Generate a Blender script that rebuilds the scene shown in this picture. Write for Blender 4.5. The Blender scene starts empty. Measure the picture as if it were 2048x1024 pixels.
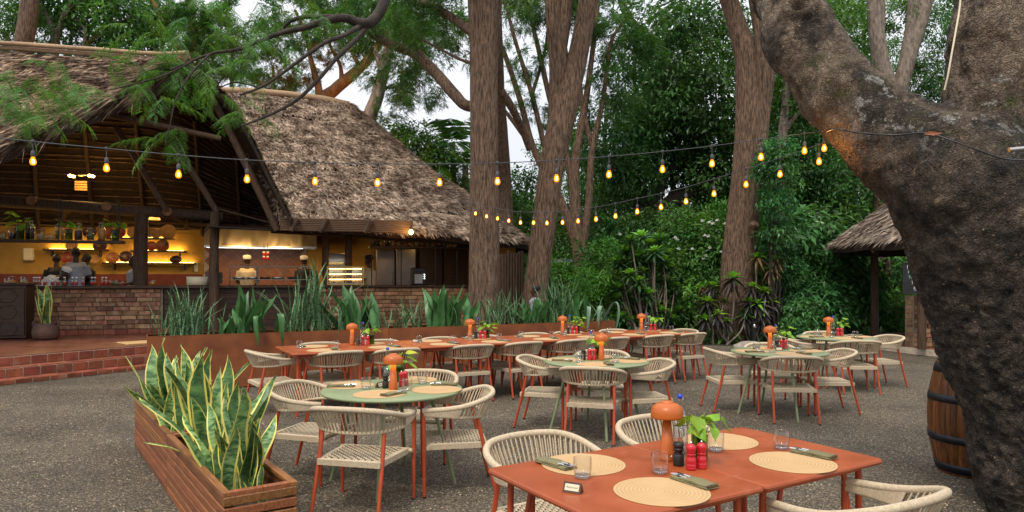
import bpy, math, random
import numpy as np
from mathutils import Vector, Matrix, Euler

R = math.radians
random.seed(11)
rng = np.random.default_rng(11)
scene = bpy.context.scene
COL = scene.collection

# ---------------------------------------------------------------- camera, sky, sun, exposure
F, YH, EYE = 1412.0, 555.0, 1.63          # focal length and horizon row measured on a 2048 px wide frame
cam_d = bpy.data.cameras.new('camera')
cam = bpy.data.objects.new('camera', cam_d)
COL.objects.link(cam)
cam.location = (0, 0, EYE)
cam.rotation_euler = (R(90), 0, 0)
cam_d.sensor_width = 36.0
cam_d.lens = F / 2048 * 36.0
cam_d.shift_y = (YH - 512) / 2048
cam_d.clip_end = 600
cam_d.clip_start = 0.05
scene.camera = cam

SUN_EL, SUN_ROT = R(58), R(205)
world = bpy.data.worlds.new('World')
scene.world = world
world.use_nodes = True
wn, wl = world.node_tree.nodes, world.node_tree.links
wn.clear()
w_out = wn.new('ShaderNodeOutputWorld')
w_bg = wn.new('ShaderNodeBackground')
w_sky = wn.new('ShaderNodeTexSky')
w_sky.sky_type = 'NISHITA'
w_sky.sun_disc = False
w_sky.sun_elevation = SUN_EL
w_sky.sun_rotation = SUN_ROT
w_sky.air_density = 1.0
w_sky.dust_density = 4.0
w_sky.ozone_density = 1.0
# overcast: the clear sky is veiled by an even pale cloud layer with soft structure
w_tc = wn.new('ShaderNodeTexCoord')
w_nz = wn.new('ShaderNodeTexNoise')
w_nz.inputs['Scale'].default_value = 2.2
w_nz.inputs['Detail'].default_value = 5
w_rp = wn.new('ShaderNodeValToRGB')
w_rp.color_ramp.elements[0].position = 0.3
w_rp.color_ramp.elements[0].color = (8.6, 8.8, 9.5, 1)
w_rp.color_ramp.elements[1].position = 0.7
w_rp.color_ramp.elements[1].color = (10.6, 10.7, 11.2, 1)
w_mx = wn.new('ShaderNodeMix')
w_mx.data_type = 'RGBA'
w_mx.inputs[0].default_value = 0.88
wl.new(w_tc.outputs['Generated'], w_nz.inputs['Vector'])
wl.new(w_nz.outputs['Fac'], w_rp.inputs['Fac'])
wl.new(w_sky.outputs['Color'], w_mx.inputs[6])
# an overcast vault: the cloud layer brightens evenly from the horizon to the zenith
w_sx = wn.new('ShaderNodeSeparateXYZ')
wl.new(w_tc.outputs['Generated'], w_sx.inputs[0])
w_mr = wn.new('ShaderNodeMapRange')
w_mr.inputs['From Min'].default_value = 0.0
w_mr.inputs['From Max'].default_value = 1.0
w_mr.inputs['To Min'].default_value = 0.56
w_mr.inputs['To Max'].default_value = 1.25
wl.new(w_sx.outputs[2], w_mr.inputs['Value'])
w_vm = wn.new('ShaderNodeVectorMath')
w_vm.operation = 'SCALE'
wl.new(w_rp.outputs['Color'], w_vm.inputs[0])
wl.new(w_mr.outputs[0], w_vm.inputs['Scale'])
wl.new(w_vm.outputs[0], w_mx.inputs[7])
wl.new(w_mx.outputs[2], w_bg.inputs['Color'])
w_bg.inputs['Strength'].default_value = 0.10
wl.new(w_bg.outputs['Background'], w_out.inputs['Surface'])

sun_d = bpy.data.lights.new('sun', 'SUN')
sun_d.energy = 1.5
sun_d.angle = R(14)
sun_d.color = (1.0, 0.91, 0.78)
sun = bpy.data.objects.new('sun', sun_d)
COL.objects.link(sun)
_sd = Vector((math.sin(SUN_ROT) * math.cos(SUN_EL), math.cos(SUN_ROT) * math.cos(SUN_EL), math.sin(SUN_EL)))
sun.rotation_euler = _sd.to_track_quat('Z', 'Y').to_euler()

scene.view_settings.view_transform = 'Standard'
scene.view_settings.look = 'None'
scene.view_settings.gamma = 1.0
scene.view_settings.use_curve_mapping = False
scene.view_settings.exposure = 0.68
scene.render.engine = 'CYCLES'
scene.cycles.max_bounces = 6
scene.cycles.transparent_max_bounces = 12
scene.cycles.transmission_bounces = 6
scene.cycles.diffuse_bounces = 3
scene.cycles.glossy_bounces = 3
scene.cycles.caustics_reflective = False
scene.cycles.caustics_refractive = False
scene.cycles.use_denoising = True
scene.cycles.sample_clamp_indirect = 4.0

# ---------------------------------------------------------------- helpers: places
def G(px, py, z=0.0):
    """the point of the horizontal plane at height z that the photograph shows at px, py"""
    Y = F * (EYE - z) / (py - YH)
    return Vector(((px - 1024) * Y / F, Y, z))

def P(px, py, Y):
    return Vector(((px - 1024) * Y / F, Y, EYE + (YH - py) * Y / F))

# ---------------------------------------------------------------- helpers: noise (numpy value noise)
def _hash(ix, iy, iz):
    h = (ix * 374761393 + iy * 668265263 + iz * 2147483647) & 0xffffffff
    h = ((h ^ (h >> 13)) * 1274126177) & 0xffffffff
    return ((h ^ (h >> 16)) & 0xffff) / 65535.0

def vnoise(p):
    p = np.asarray(p, dtype=float)
    i = np.floor(p).astype(np.int64)
    f = p - i
    f = f * f * (3 - 2 * f)
    r = 0
    for dx in (0, 1):
        for dy in (0, 1):
            for dz in (0, 1):
                w = (f[:, 0] if dx else 1 - f[:, 0]) * (f[:, 1] if dy else 1 - f[:, 1]) * (f[:, 2] if dz else 1 - f[:, 2])
                r = r + w * _hash(i[:, 0] + dx, i[:, 1] + dy, i[:, 2] + dz)
    return r * 2 - 1

def fbm(p, octv=4):
    p = np.asarray(p, dtype=float)
    a, s, r = 1.0, 1.0, 0
    for k in range(octv):
        r = r + a * vnoise(p * s + 17.3 * k)
        a *= 0.5
        s *= 2.1
    return r

# ---------------------------------------------------------------- helpers: meshes
def frame(d, up=Vector((0, 0, 1))):
    d = Vector(d).normalized()
    if abs(d.dot(up)) > 0.99:
        up = Vector((1, 0, 0))
    a = d.cross(up).normalized()
    return a, a.cross(d).normalized() * -1

def catmull(pts, n):
    """smooth path through pts (each a tuple of any length), n samples per span"""
    pts = [np.array(p, dtype=float) for p in pts]
    if len(pts) < 3:
        return [pts[0] + (pts[-1] - pts[0]) * t for t in np.linspace(0, 1, n + 1)]
    q = [2 * pts[0] - pts[1]] + pts + [2 * pts[-1] - pts[-2]]
    out = []
    for i in range(1, len(q) - 2):
        p0, p1, p2, p3 = q[i - 1:i + 3]
        for t in np.linspace(0, 1, n, endpoint=False):
            out.append(0.5 * (2 * p1 + (p2 - p0) * t + (2 * p0 - 5 * p1 + 4 * p2 - p3) * t * t + (3 * p1 - p0 - 3 * p2 + p3) * t ** 3))
    out.append(pts[-1])
    return out

class MB:
    """collects shapes and links them as ONE mesh object"""
    def __init__(s):
        s.v, s.f, s.m, s.sm = [], [], [], []

    def add(s, vs, fs, m=0, smooth=False):
        b = len(s.v)
        s.v.extend([tuple(v) for v in vs])
        for f in fs:
            s.f.append(tuple(i + b for i in f))
            s.m.append(m)
            s.sm.append(smooth)
        return s

    def box(s, c, size, rz=0, m=0, ch=0.0, mat=None):
        x, y, z = size[0] / 2, size[1] / 2, size[2] / 2
        if ch <= 0:
            vs = [(i * x, j * y, k * z) for k in (-1, 1) for j in (-1, 1) for i in (-1, 1)]
            fs = [(0, 2, 3, 1), (4, 5, 7, 6), (0, 1, 5, 4), (2, 6, 7, 3), (0, 4, 6, 2), (1, 3, 7, 5)]
        else:
            c2 = min(ch, x * .49, y * .49, z * .49)
            vs = []
            for k in (-1, 1):
                for j in (-1, 1):
                    for i in (-1, 1):
                        vs += [(i * (x - c2), j * (y - c2), k * z), (i * (x - c2), j * y, k * (z - c2)), (i * x, j * (y - c2), k * (z - c2))]
            def I(i, j, k, w):
                return ((k > 0) * 4 + (j > 0) * 2 + (i > 0)) * 3 + w
            fs = []
            for k in (-1, 1):
                q = [I(-1, -1, k, 0), I(1, -1, k, 0), I(1, 1, k, 0), I(-1, 1, k, 0)]
                fs.append(q if k > 0 else q[::-1])
            for j in (-1, 1):
                q = [I(-1, j, -1, 1), I(1, j, -1, 1), I(1, j, 1, 1), I(-1, j, 1, 1)]
                fs.append(q if j < 0 else q[::-1])
            for i in (-1, 1):
                q = [I(i, -1, -1, 2), I(i, 1, -1, 2), I(i, 1, 1, 2), I(i, -1, 1, 2)]
                fs.append(q if i > 0 else q[::-1])
            for k in (-1, 1):
                for j in (-1, 1):
                    q = [I(-1, j, k, 0), I(-1, j, k, 1), I(1, j, k, 1), I(1, j, k, 0)]
                    fs.append(q if j * k > 0 else q[::-1])
            for k in (-1, 1):
                for i in (-1, 1):
                    q = [I(i, -1, k, 0), I(i, -1, k, 2), I(i, 1, k, 2), I(i, 1, k, 0)]
                    fs.append(q if i * k < 0 else q[::-1])
            for j in (-1, 1):
                for i in (-1, 1):
                    q = [I(i, j, -1, 1), I(i, j, -1, 2), I(i, j, 1, 2), I(i, j, 1, 1)]
                    fs.append(q if i * j > 0 else q[::-1])
            for k in (-1, 1):
                for j in (-1, 1):
                    for i in (-1, 1):
                        q = [I(i, j, k, 0), I(i, j, k, 1), I(i, j, k, 2)]
                        fs.append(q if i * j * k < 0 else q[::-1])
        if mat is None:
            mat = Matrix.Translation(Vector(c)) @ Matrix.Rotation(rz, 4, 'Z')
        return s.add([mat @ Vector(v) for v in vs], fs, m)

    def tube(s, pts, rad, n=10, m=0, caps=True, smooth=True, flat=None, rough=0, rs=1.0, seed=0, twist=None):
        """round bar along pts; rad is a number or a list; flat=(a,b) squashes the section"""
        pts = [Vector(p[:3]) for p in pts]
        k = len(pts)
        if not hasattr(rad, '__len__'):
            rad = [rad] * k
        vs = []
        up = None
        for i, p in enumerate(pts):
            d = (pts[min(i + 1, k - 1)] - pts[max(i - 1, 0)])
            if d.length < 1e-9:
                d = Vector((0, 0, 1))
            d.normalize()
            if up is None:
                a, b = frame(d)
            else:
                a = (up - d * up.dot(d))
                a = a.normalized() if a.length > 1e-6 else frame(d)[0]
                b = d.cross(a).normalized()
            up = a
            for j in range(n):
                t = 2 * math.pi * j / n
                ca, sa = math.cos(t), math.sin(t)
                if flat:
                    ca *= flat[0]; sa *= flat[1]
                vs.append(p + (a * ca + b * sa) * rad[i])
        if rough:
            V = np.array([tuple(v) for v in vs])
            C = np.repeat(np.array([tuple(p) for p in pts]), n, axis=0)
            ang = np.tile(np.arange(n) * 2 * math.pi / n, k)
            L = np.repeat(np.arange(k) * 1.0, n)
            seglen = (pts[-1] - pts[0]).length / max(k - 1, 1)
            Q = np.stack([np.cos(ang) * 2.6 * rs * (1.7 if n > 40 else 1), np.sin(ang) * 2.6 * rs * (1.7 if n > 40 else 1), L * seglen * 0.9], 1) + seed * 7.7
            Q2 = np.stack([np.cos(ang) * 0.9, np.sin(ang) * 0.9, L * seglen * 0.55], 1) + seed * 3.1 + 40
            d = 0.97 + rough * (np.abs(fbm(Q, 3)) * -0.9 + 0.3) + rough * 0.55 * fbm(Q2, 2)
            vs = [tuple(x) for x in C + (V - C) * d[:, None]]
        fs = []
        for i in range(k - 1):
            for j in range(n):
                j2 = (j + 1) % n
                fs.append((i * n + j, i * n + j2, (i + 1) * n + j2, (i + 1) * n + j))
        s.add(vs, fs, m, smooth)
        if caps:
            s.add(vs[:n], [tuple(range(n))[::-1]], m)
            s.add(vs[-n:], [tuple(range(n))], m)
        return s

    def lathe(s, prof, n=24, c=(0, 0, 0), m=0, smooth=True, mat=None):
        """profile of (r, z) turned about z"""
        vs, fs = [], []
        k = len(prof)
        for r, z in prof:
            for j in range(n):
                t = 2 * math.pi * j / n
                vs.append((max(r, 1e-5) * math.cos(t), max(r, 1e-5) * math.sin(t), z))
        for i in range(k - 1):
            for j in range(n):
                j2 = (j + 1) % n
                fs.append((i * n + j, i * n + j2, (i + 1) * n + j2, (i + 1) * n + j))
        T = (mat if mat is not None else Matrix.Identity(4))
        T = Matrix.Translation(Vector(c)) @ T
        s.add([T @ Vector(v) for v in vs], fs, m, smooth)
        return s

    def prism(s, poly, z0, z1, m=0, mat=None, smooth=False):
        n = len(poly)
        vs = [(x, y, z0) for x, y in poly] + [(x, y, z1) for x, y in poly]
        fs = [tuple(range(n))[::-1], tuple(range(n, 2 * n))]
        fs += [(i, (i + 1) % n, n + (i + 1) % n, n + i) for i in range(n)]
        if mat is not None:
            vs = [mat @ Vector(v) for v in vs]
        return s.add(vs, fs, m, smooth)

    def ball(s, c, r, n=12, k=8, m=0, mat=None):
        if not hasattr(r, '__len__'):
            r = (r, r, r)
        vs, fs = [], []
        for i in range(k + 1):
            ph = math.pi * i / k
            for j in range(n):
                t = 2 * math.pi * j / n
                v = Vector((r[0] * math.sin(ph) * math.cos(t), r[1] * math.sin(ph) * math.sin(t), -r[2] * math.cos(ph)))
                if mat is not None:
                    v = mat @ v
                vs.append(Vector(c) + v)
        for i in range(k):
            for j in range(n):
                j2 = (j + 1) % n
                fs.append((i * n + j, i * n + j2, (i + 1) * n + j2, (i + 1) * n + j))
        return s.add(vs, fs, m, True)

    def mesh(s, name, mats):
        me = bpy.data.meshes.new(name)
        me.from_pydata(s.v, [], s.f)
        for mt in (mats if isinstance(mats, (list, tuple)) else [mats]):
            me.materials.append(mt)
        me.polygons.foreach_set('material_index', s.m)
        me.polygons.foreach_set('use_smooth', s.sm)
        me.update()
        return me

    def build(s, name, mats, parent=None, loc=None, rz=None, label=None, kind=None):
        o = bpy.data.objects.new(name, s.mesh(name, mats))
        COL.objects.link(o)
        if parent is not None:
            o.parent = parent
        if loc is not None:
            o.location = loc
        if rz is not None:
            o.rotation_euler = (0, 0, rz)
        if label:
            o['label'] = label
        if kind:
            o['kind'] = kind
        return o

def np_mesh(name, V, Q, mats, uv=None, smooth=False, mi=None):
    """mesh from arrays: V (n,3), Q (m,k) faces all with k corners; uv (m*k,2) per corner"""
    V = np.asarray(V, dtype=np.float32)
    Q = np.asarray(Q, dtype=np.int32)
    me = bpy.data.meshes.new(name)
    m, k = Q.shape
    me.vertices.add(len(V))
    me.vertices.foreach_set('co', V.ravel())
    me.loops.add(m * k)
    me.loops.foreach_set('vertex_index', Q.ravel())
    me.polygons.add(m)
    me.polygons.foreach_set('loop_start', np.arange(m, dtype=np.int32) * k)
    me.polygons.foreach_set('loop_total', np.full(m, k, dtype=np.int32))
    for mt in (mats if isinstance(mats, (list, tuple)) else [mats]):
        me.materials.append(mt)
    if mi is not None:
        me.polygons.foreach_set('material_index', np.asarray(mi, dtype=np.int32))
    me.polygons.foreach_set('use_smooth', np.full(m, smooth, dtype=bool))
    if uv is not None:
        l = me.uv_layers.new(name='UVMap')
        l.data.foreach_set('uv', np.asarray(uv, dtype=np.float32).ravel())
    me.update(calc_edges=True)
    me.validate()
    return me

def obj(name, me, parent=None, loc=None, rz=None, label=None, kind=None):
    o = bpy.data.objects.new(name, me)
    COL.objects.link(o)
    if parent is not None:
        o.parent = parent
    if loc is not None:
        o.location = loc
    if rz is not None:
        o.rotation_euler = (0, 0, rz)
    if label:
        o['label'] = label
    if kind:
        o['kind'] = kind
    return o

def thing(name, label, cat, loc=(0, 0, 0), rz=0, group=None):
    o = bpy.data.objects.new(name, None)
    o.empty_display_size = 0.1
    COL.objects.link(o)
    o.location = loc
    o.rotation_euler = (0, 0, rz)
    return tag(o, label, cat, group)

def tag(o, label, cat, group=None, kind=None):
    o['label'] = label
    if cat:
        o['category'] = cat
    if group:
        o['group'] = group
    if kind:
        o['kind'] = kind
    return o

KIDS = {}
def kids(o):
    return [c for c in bpy.data.objects if c.parent is o] if o.name not in KIDS else KIDS[o.name]

def remember(o):
    """caches the children of a finished thing so that copying it stays cheap"""
    ch = list(o.children)
    KIDS[o.name] = ch
    for c in ch:
        KIDS[c.name] = list(c.children)
    return o

def dup(src, label, loc, rz=0, group=None, scale=None):
    r = src.copy()
    COL.objects.link(r)
    r.location = loc
    r.rotation_euler = (0, 0, rz)
    if scale is not None:
        r.scale = scale if hasattr(scale, '__len__') else (scale,) * 3
    if label:
        r['label'] = label
    if group:
        r['group'] = group
    for ch in KIDS.get(src.name, []):
        c = ch.copy()
        COL.objects.link(c)
        c.parent = r
        for g in KIDS.get(ch.name, []):
            d = g.copy()
            COL.objects.link(d)
            d.parent = c
    return r

ORD = ['first', 'second', 'third', 'fourth', 'fifth', 'sixth', 'seventh', 'eighth', 'ninth', 'tenth', 'eleventh', 'twelfth',
       'thirteenth', 'fourteenth', 'fifteenth', 'sixteenth', 'seventeenth', 'eighteenth']

# ---------------------------------------------------------------- materials
def mat(name, c1, c2=None, ns=6.0, nd=5.0, lo=0.35, hi=0.65, rough=0.6, bump=0.0, bs=40.0, bd=0.01, ov=0.0, iv=0.0, hv=0.0, metal=0.0,
        stretch=(1, 1, 1), transl=0.0, tcol=None, spec=0.4, c3=None, ns3=2.0, lo3=0.55, hi3=0.7, coat=0.0, rough2=None, uv=False, rawspec=None):
    m = bpy.data.materials.new(name)
    m.use_nodes = True
    n, l = m.node_tree.nodes, m.node_tree.links
    n.clear()
    out = n.new('ShaderNodeOutputMaterial')
    bs_ = n.new('ShaderNodeBsdfPrincipled')
    bs_.inputs['Roughness'].default_value = rough
    bs_.inputs['Metallic'].default_value = metal
    bs_.inputs['Specular IOR Level'].default_value = spec
    bs_.inputs['Coat Weight'].default_value = coat
    tc = n.new('ShaderNodeTexCoord')
    mp = n.new('ShaderNodeMapping')
    mp.inputs['Scale'].default_value = stretch
    l.new(tc.outputs['UV' if uv else 'Object'], mp.inputs['Vector'])
    oi = None
    if ov or hv:
        oi = n.new('ShaderNodeObjectInfo')
        mu = n.new('ShaderNodeMath'); mu.operation = 'MULTIPLY'; mu.inputs[1].default_value = 61.7
        l.new(oi.outputs['Random'], mu.inputs[0])
        l.new(mu.outputs[0], mp.inputs['Location'])
    col = None
    if c2 is not None:
        nz = n.new('ShaderNodeTexNoise')
        nz.inputs['Scale'].default_value = ns
        nz.inputs['Detail'].default_value = nd
        nz.inputs['Roughness'].default_value = 0.6
        l.new(mp.outputs[0], nz.inputs['Vector'])
        rp = n.new('ShaderNodeValToRGB')
        rp.color_ramp.elements[0].position = lo
        rp.color_ramp.elements[0].color = (*c1, 1)
        rp.color_ramp.elements[1].position = hi
        rp.color_ramp.elements[1].color = (*c2, 1)
        l.new(nz.outputs['Fac'], rp.inputs['Fac'])
        col = rp.outputs['Color']
        if rough2 is not None:
            mr = n.new('ShaderNodeMapRange')
            mr.inputs['From Min'].default_value = lo
            mr.inputs['From Max'].default_value = hi
            mr.inputs['To Min'].default_value = rough
            mr.inputs['To Max'].default_value = rough2
            l.new(nz.outputs['Fac'], mr.inputs['Value'])
            l.new(mr.outputs[0], bs_.inputs['Roughness'])
        if c3 is not None:
            nz3 = n.new('ShaderNodeTexNoise')
            nz3.inputs['Scale'].default_value = ns3
            nz3.inputs['Detail'].default_value = 6
            l.new(mp.outputs[0], nz3.inputs['Vector'])
            mr3 = n.new('ShaderNodeMapRange')
            mr3.inputs['From Min'].default_value = lo3
            mr3.inputs['From Max'].default_value = hi3
            l.new(nz3.outputs['Fac'], mr3.inputs['Value'])
            mx = n.new('ShaderNodeMix'); mx.data_type = 'RGBA'
            l.new(mr3.outputs[0], mx.inputs[0])
            l.new(col, mx.inputs[6])
            mx.inputs[7].default_value = (*c3, 1)
            col = mx.outputs[2]
    else:
        rgb = n.new('ShaderNodeRGB')
        rgb.outputs[0].default_value = (*c1, 1)
        col = rgb.outputs[0]
    if ov or iv or hv:
        hs = n.new('ShaderNodeHueSaturation')
        l.new(col, hs.inputs['Color'])
        src = None
        if ov or hv:
            src = oi.outputs['Random']
        else:
            ge = n.new('ShaderNodeNewGeometry')
            src = ge.outputs['Random Per Island']
        k = ov or iv
        mr = n.new('ShaderNodeMapRange')
        mr.inputs['To Min'].default_value = 1 - k
        mr.inputs['To Max'].default_value = 1 + k
        l.new(src, mr.inputs['Value'])
        l.new(mr.outputs[0], hs.inputs['Value'])
        if hv:
            m1 = n.new('ShaderNodeMath'); m1.operation = 'MULTIPLY'; m1.inputs[1].default_value = 7.31
            l.new(src, m1.inputs[0])
            m2 = n.new('ShaderNodeMath'); m2.operation = 'FRACT'
            l.new(m1.outputs[0], m2.inputs[0])
            mr2 = n.new('ShaderNodeMapRange')
            mr2.inputs['To Min'].default_value = 0.5 - hv
            mr2.inputs['To Max'].default_value = 0.5 + hv
            l.new(m2.outputs[0], mr2.inputs['Value'])
            l.new(mr2.outputs[0], hs.inputs['Hue'])
        if iv and (ov or hv):
            ge = n.new('ShaderNodeNewGeometry')
            hs2 = n.new('ShaderNodeHueSaturation')
            mr4 = n.new('ShaderNodeMapRange')
            mr4.inputs['To Min'].default_value = 1 - iv
            mr4.inputs['To Max'].default_value = 1 + iv
            l.new(ge.outputs['Random Per Island'], mr4.inputs['Value'])
            l.new(mr4.outputs[0], hs2.inputs['Value'])
            l.new(hs.outputs['Color'], hs2.inputs['Color'])
            col = hs2.outputs['Color']
        else:
            col = hs.outputs['Color']
    l.new(col, bs_.inputs['Base Color'])
    if bump:
        nb = n.new('ShaderNodeTexNoise')
        nb.inputs['Scale'].default_value = bs
        nb.inputs['Detail'].default_value = 4
        l.new(mp.outputs[0], nb.inputs['Vector'])
        bp = n.new('ShaderNodeBump')
        bp.inputs['Strength'].default_value = bump
        bp.inputs['Distance'].default_value = bd
        l.new(nb.outputs['Fac'], bp.inputs['Height'])
        l.new(bp.outputs[0], bs_.inputs['Normal'])
    if transl:
        tr = n.new('ShaderNodeBsdfTranslucent')
        if tcol is not None:
            hm = n.new('ShaderNodeMix'); hm.data_type = 'RGBA'; hm.blend_type = 'MULTIPLY'
            hm.inputs[0].default_value = 1.0
            l.new(col, hm.inputs[6])
            hm.inputs[7].default_value = (*tcol, 1)
            l.new(hm.outputs[2], tr.inputs['Color'])
        else:
            l.new(col, tr.inputs['Color'])
        ms = n.new('ShaderNodeMixShader')
        ms.inputs[0].default_value = transl
        l.new(bs_.outputs[0], ms.inputs[1])
        l.new(tr.outputs[0], ms.inputs[2])
        l.new(ms.outputs[0], out.inputs['Surface'])
    else:
        l.new(bs_.outputs[0], out.inputs['Surface'])
    return m

def emit(name, c, strength, mixglass=None):
    m = bpy.data.materials.new(name)
    m.use_nodes = True
    n, l = m.node_tree.nodes, m.node_tree.links
    n.clear()
    out = n.new('ShaderNodeOutputMaterial')
    e = n.new('ShaderNodeEmission')
    e.inputs['Color'].default_value = (*c, 1)
    e.inputs['Strength'].default_value = strength
    if mixglass is not None:
        t = n.new('ShaderNodeBsdfTransparent')
        ms = n.new('ShaderNodeMixShader')
        ms.inputs[0].default_value = mixglass
        l.new(t.outputs[0], ms.inputs[1])
        l.new(e.outputs[0], ms.inputs[2])
        l.new(ms.outputs[0], out.inputs['Surface'])
    else:
        l.new(e.outputs[0], out.inputs['Surface'])
    return m

def glass(name, c=(1, 1, 1), rough=0.0, ior=1.45, thin=0.0):
    """thin-walled looking glass: glossy by Fresnel over a transparent body (keeps the noise low)"""
    m = bpy.data.materials.new(name)
    m.use_nodes = True
    n, l = m.node_tree.nodes, m.node_tree.links
    n.clear()
    out = n.new('ShaderNodeOutputMaterial')
    t = n.new('ShaderNodeBsdfTransparent')
    t.inputs['Color'].default_value = (*c, 1)
    g = n.new('ShaderNodeBsdfGlossy')
    g.inputs['Roughness'].default_value = rough + 0.03
    lw = n.new('ShaderNodeLayerWeight')
    lw.inputs['Blend'].default_value = 0.35
    mr = n.new('ShaderNodeMapRange')
    mr.inputs['To Min'].default_value = 0.03 + thin
    mr.inputs['To Max'].default_value = 0.75
    l.new(lw.outputs['Facing'], mr.inputs['Value'])
    pw = n.new('ShaderNodeMath'); pw.operation = 'POWER'; pw.inputs[1].default_value = 1.6
    l.new(mr.outputs[0], pw.inputs[0])
    ms = n.new('ShaderNodeMixShader')
    l.new(pw.outputs[0], ms.inputs[0])
    l.new(t.outputs[0], ms.inputs[1])
    l.new(g.outputs[0], ms.inputs[2])
    l.new(ms.outputs[0], out.inputs['Surface'])
    return m

def area(name, loc, size, power, col, direction=(0, 0, -1), shape='RECTANGLE', sy=None):
    d = bpy.data.lights.new(name, 'AREA')
    d.shape = shape
    d.size = size
    if sy:
        d.size_y = sy
    d.energy = power
    d.color = col
    o = bpy.data.objects.new(name, d)
    COL.objects.link(o)
    o.location = loc
    o.rotation_euler = (-Vector(direction)).to_track_quat('Z', 'Y').to_euler()
    return o

def point(name, loc, power, col, r=0.05):
    d = bpy.data.lights.new(name, 'POINT')
    d.energy = power
    d.color = col
    d.shadow_soft_size = r
    o = bpy.data.objects.new(name, d)
    COL.objects.link(o)
    o.location = loc
    return o

MT = {}
MT['red_metal'] = mat('red_powder_coat', (0.35, 0.055, 0.018), (0.41, 0.070, 0.024), ns=14, rough=0.42, bump=0.05, bs=400, bd=0.001, ov=0.06)
MT['red_top'] = mat('red_table_top', (0.285, 0.058, 0.013), (0.34, 0.073, 0.018), ns=5, nd=8, rough=0.31, rough2=0.46, bump=0.04, bs=350, bd=0.001, ov=0.05, c3=(0.37, 0.105, 0.045), ns3=11, lo3=0.60, hi3=0.82)
MT['green_metal'] = mat('sage_powder_coat', (0.19, 0.235, 0.115), (0.22, 0.265, 0.14), ns=5, rough=0.38, rough2=0.47, bump=0.04, bs=350, bd=0.001)
MT['rope'] = mat('rope_beige', (0.40, 0.315, 0.205), (0.55, 0.45, 0.31), ns=90, rough=0.85, bump=0.6, bs=260, bd=0.003, ov=0.06)
MT['straw'] = mat('woven_straw', (0.46, 0.28, 0.11), (0.62, 0.41, 0.19), ns=60, rough=0.7, ov=0.06)
MT['napkin'] = mat('olive_linen', (0.135, 0.118, 0.055), (0.19, 0.168, 0.083), ns=120, rough=0.9, bump=0.3, bs=300, bd=0.002, ov=0.08)
MT['steel'] = mat('brushed_steel', (0.42, 0.40, 0.38), (0.5, 0.48, 0.46), ns=3, rough=0.28, metal=1.0)
MT['steel_dark'] = mat('dim_steel', (0.20, 0.17, 0.14), (0.26, 0.22, 0.18), ns=3, rough=0.3, metal=1.0)  # darker copy of the steel: dim brown reflections put into its colour
MT['steel_pale'] = mat('pale_steel', (0.62, 0.62, 0.60), rough=0.3, metal=0.4)
MT['cutlery'] = mat('cutlery_steel', (0.75, 0.75, 0.76), rough=0.12, metal=1.0)
MT['lamp'] = mat('terracotta_enamel', (0.40, 0.094, 0.013), (0.45, 0.110, 0.017), ns=8, rough=0.36)
MT['lamp_glow'] = emit('lamp_diffuser_light', (1.0, 0.52, 0.14), 4.5)
MT['black'] = mat('black_lacquer', (0.012, 0.011, 0.011), rough=0.35)
MT['blackwood'] = mat('black_stained_wood', (0.012, 0.01, 0.009), (0.03, 0.024, 0.02), ns=10, stretch=(1, 1, 6), rough=0.5)
MT['redgloss'] = mat('red_lacquer', (0.42, 0.010, 0.018), (0.5, 0.016, 0.024), ns=5, rough=0.22, coat=0.3)
MT['chrome'] = mat('chrome', (0.8, 0.8, 0.8), rough=0.08, metal=1)
MT['glass'] = glass('clear_glass', (0.97, 0.98, 0.98), thin=0.05)
MT['water'] = glass('glass_base', (0.90, 0.93, 0.95), thin=0.22)
MT['greenglass'] = glass('green_bottle_glass', (0.45, 0.60, 0.10), thin=0.06)
MT['blue'] = mat('blue_cap', (0.015, 0.05, 0.5), rough=0.35)
MT['pothos'] = mat('pothos_leaf', (0.14, 0.34, 0.02), (0.30, 0.52, 0.04), ns=9, rough=0.4, transl=0.35, tcol=(1.2, 1.1, 0.5), ov=0.25, c3=(0.5, 0.42, 0.03), ns3=6, lo3=0.6, hi3=0.7)
MT['stem'] = mat('plant_stem', (0.10, 0.17, 0.03), rough=0.6)
MT['corten'] = mat('rusted_steel', (0.13, 0.037, 0.011), (0.29, 0.088, 0.023), ns=2.2, nd=9, lo=0.3, hi=0.72, rough=0.75, bump=0.12, bs=160, bd=0.002, c3=(0.06, 0.022, 0.012), ns3=1.3, lo3=0.55, hi3=0.8)
MT['planter_wood'] = mat('oiled_hardwood', (0.080, 0.027, 0.009), (0.30, 0.112, 0.034), ns=5, nd=8, stretch=(1.2, 14, 14), lo=0.25, hi=0.72, rough=0.4, rough2=0.6, bump=0.25, bs=30, bd=0.003, ov=0.28, hv=0.012)
MT['soil'] = mat('potting_soil', (0.02, 0.014, 0.01), (0.05, 0.035, 0.024), ns=40, rough=1, bump=1, bs=60)
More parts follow.
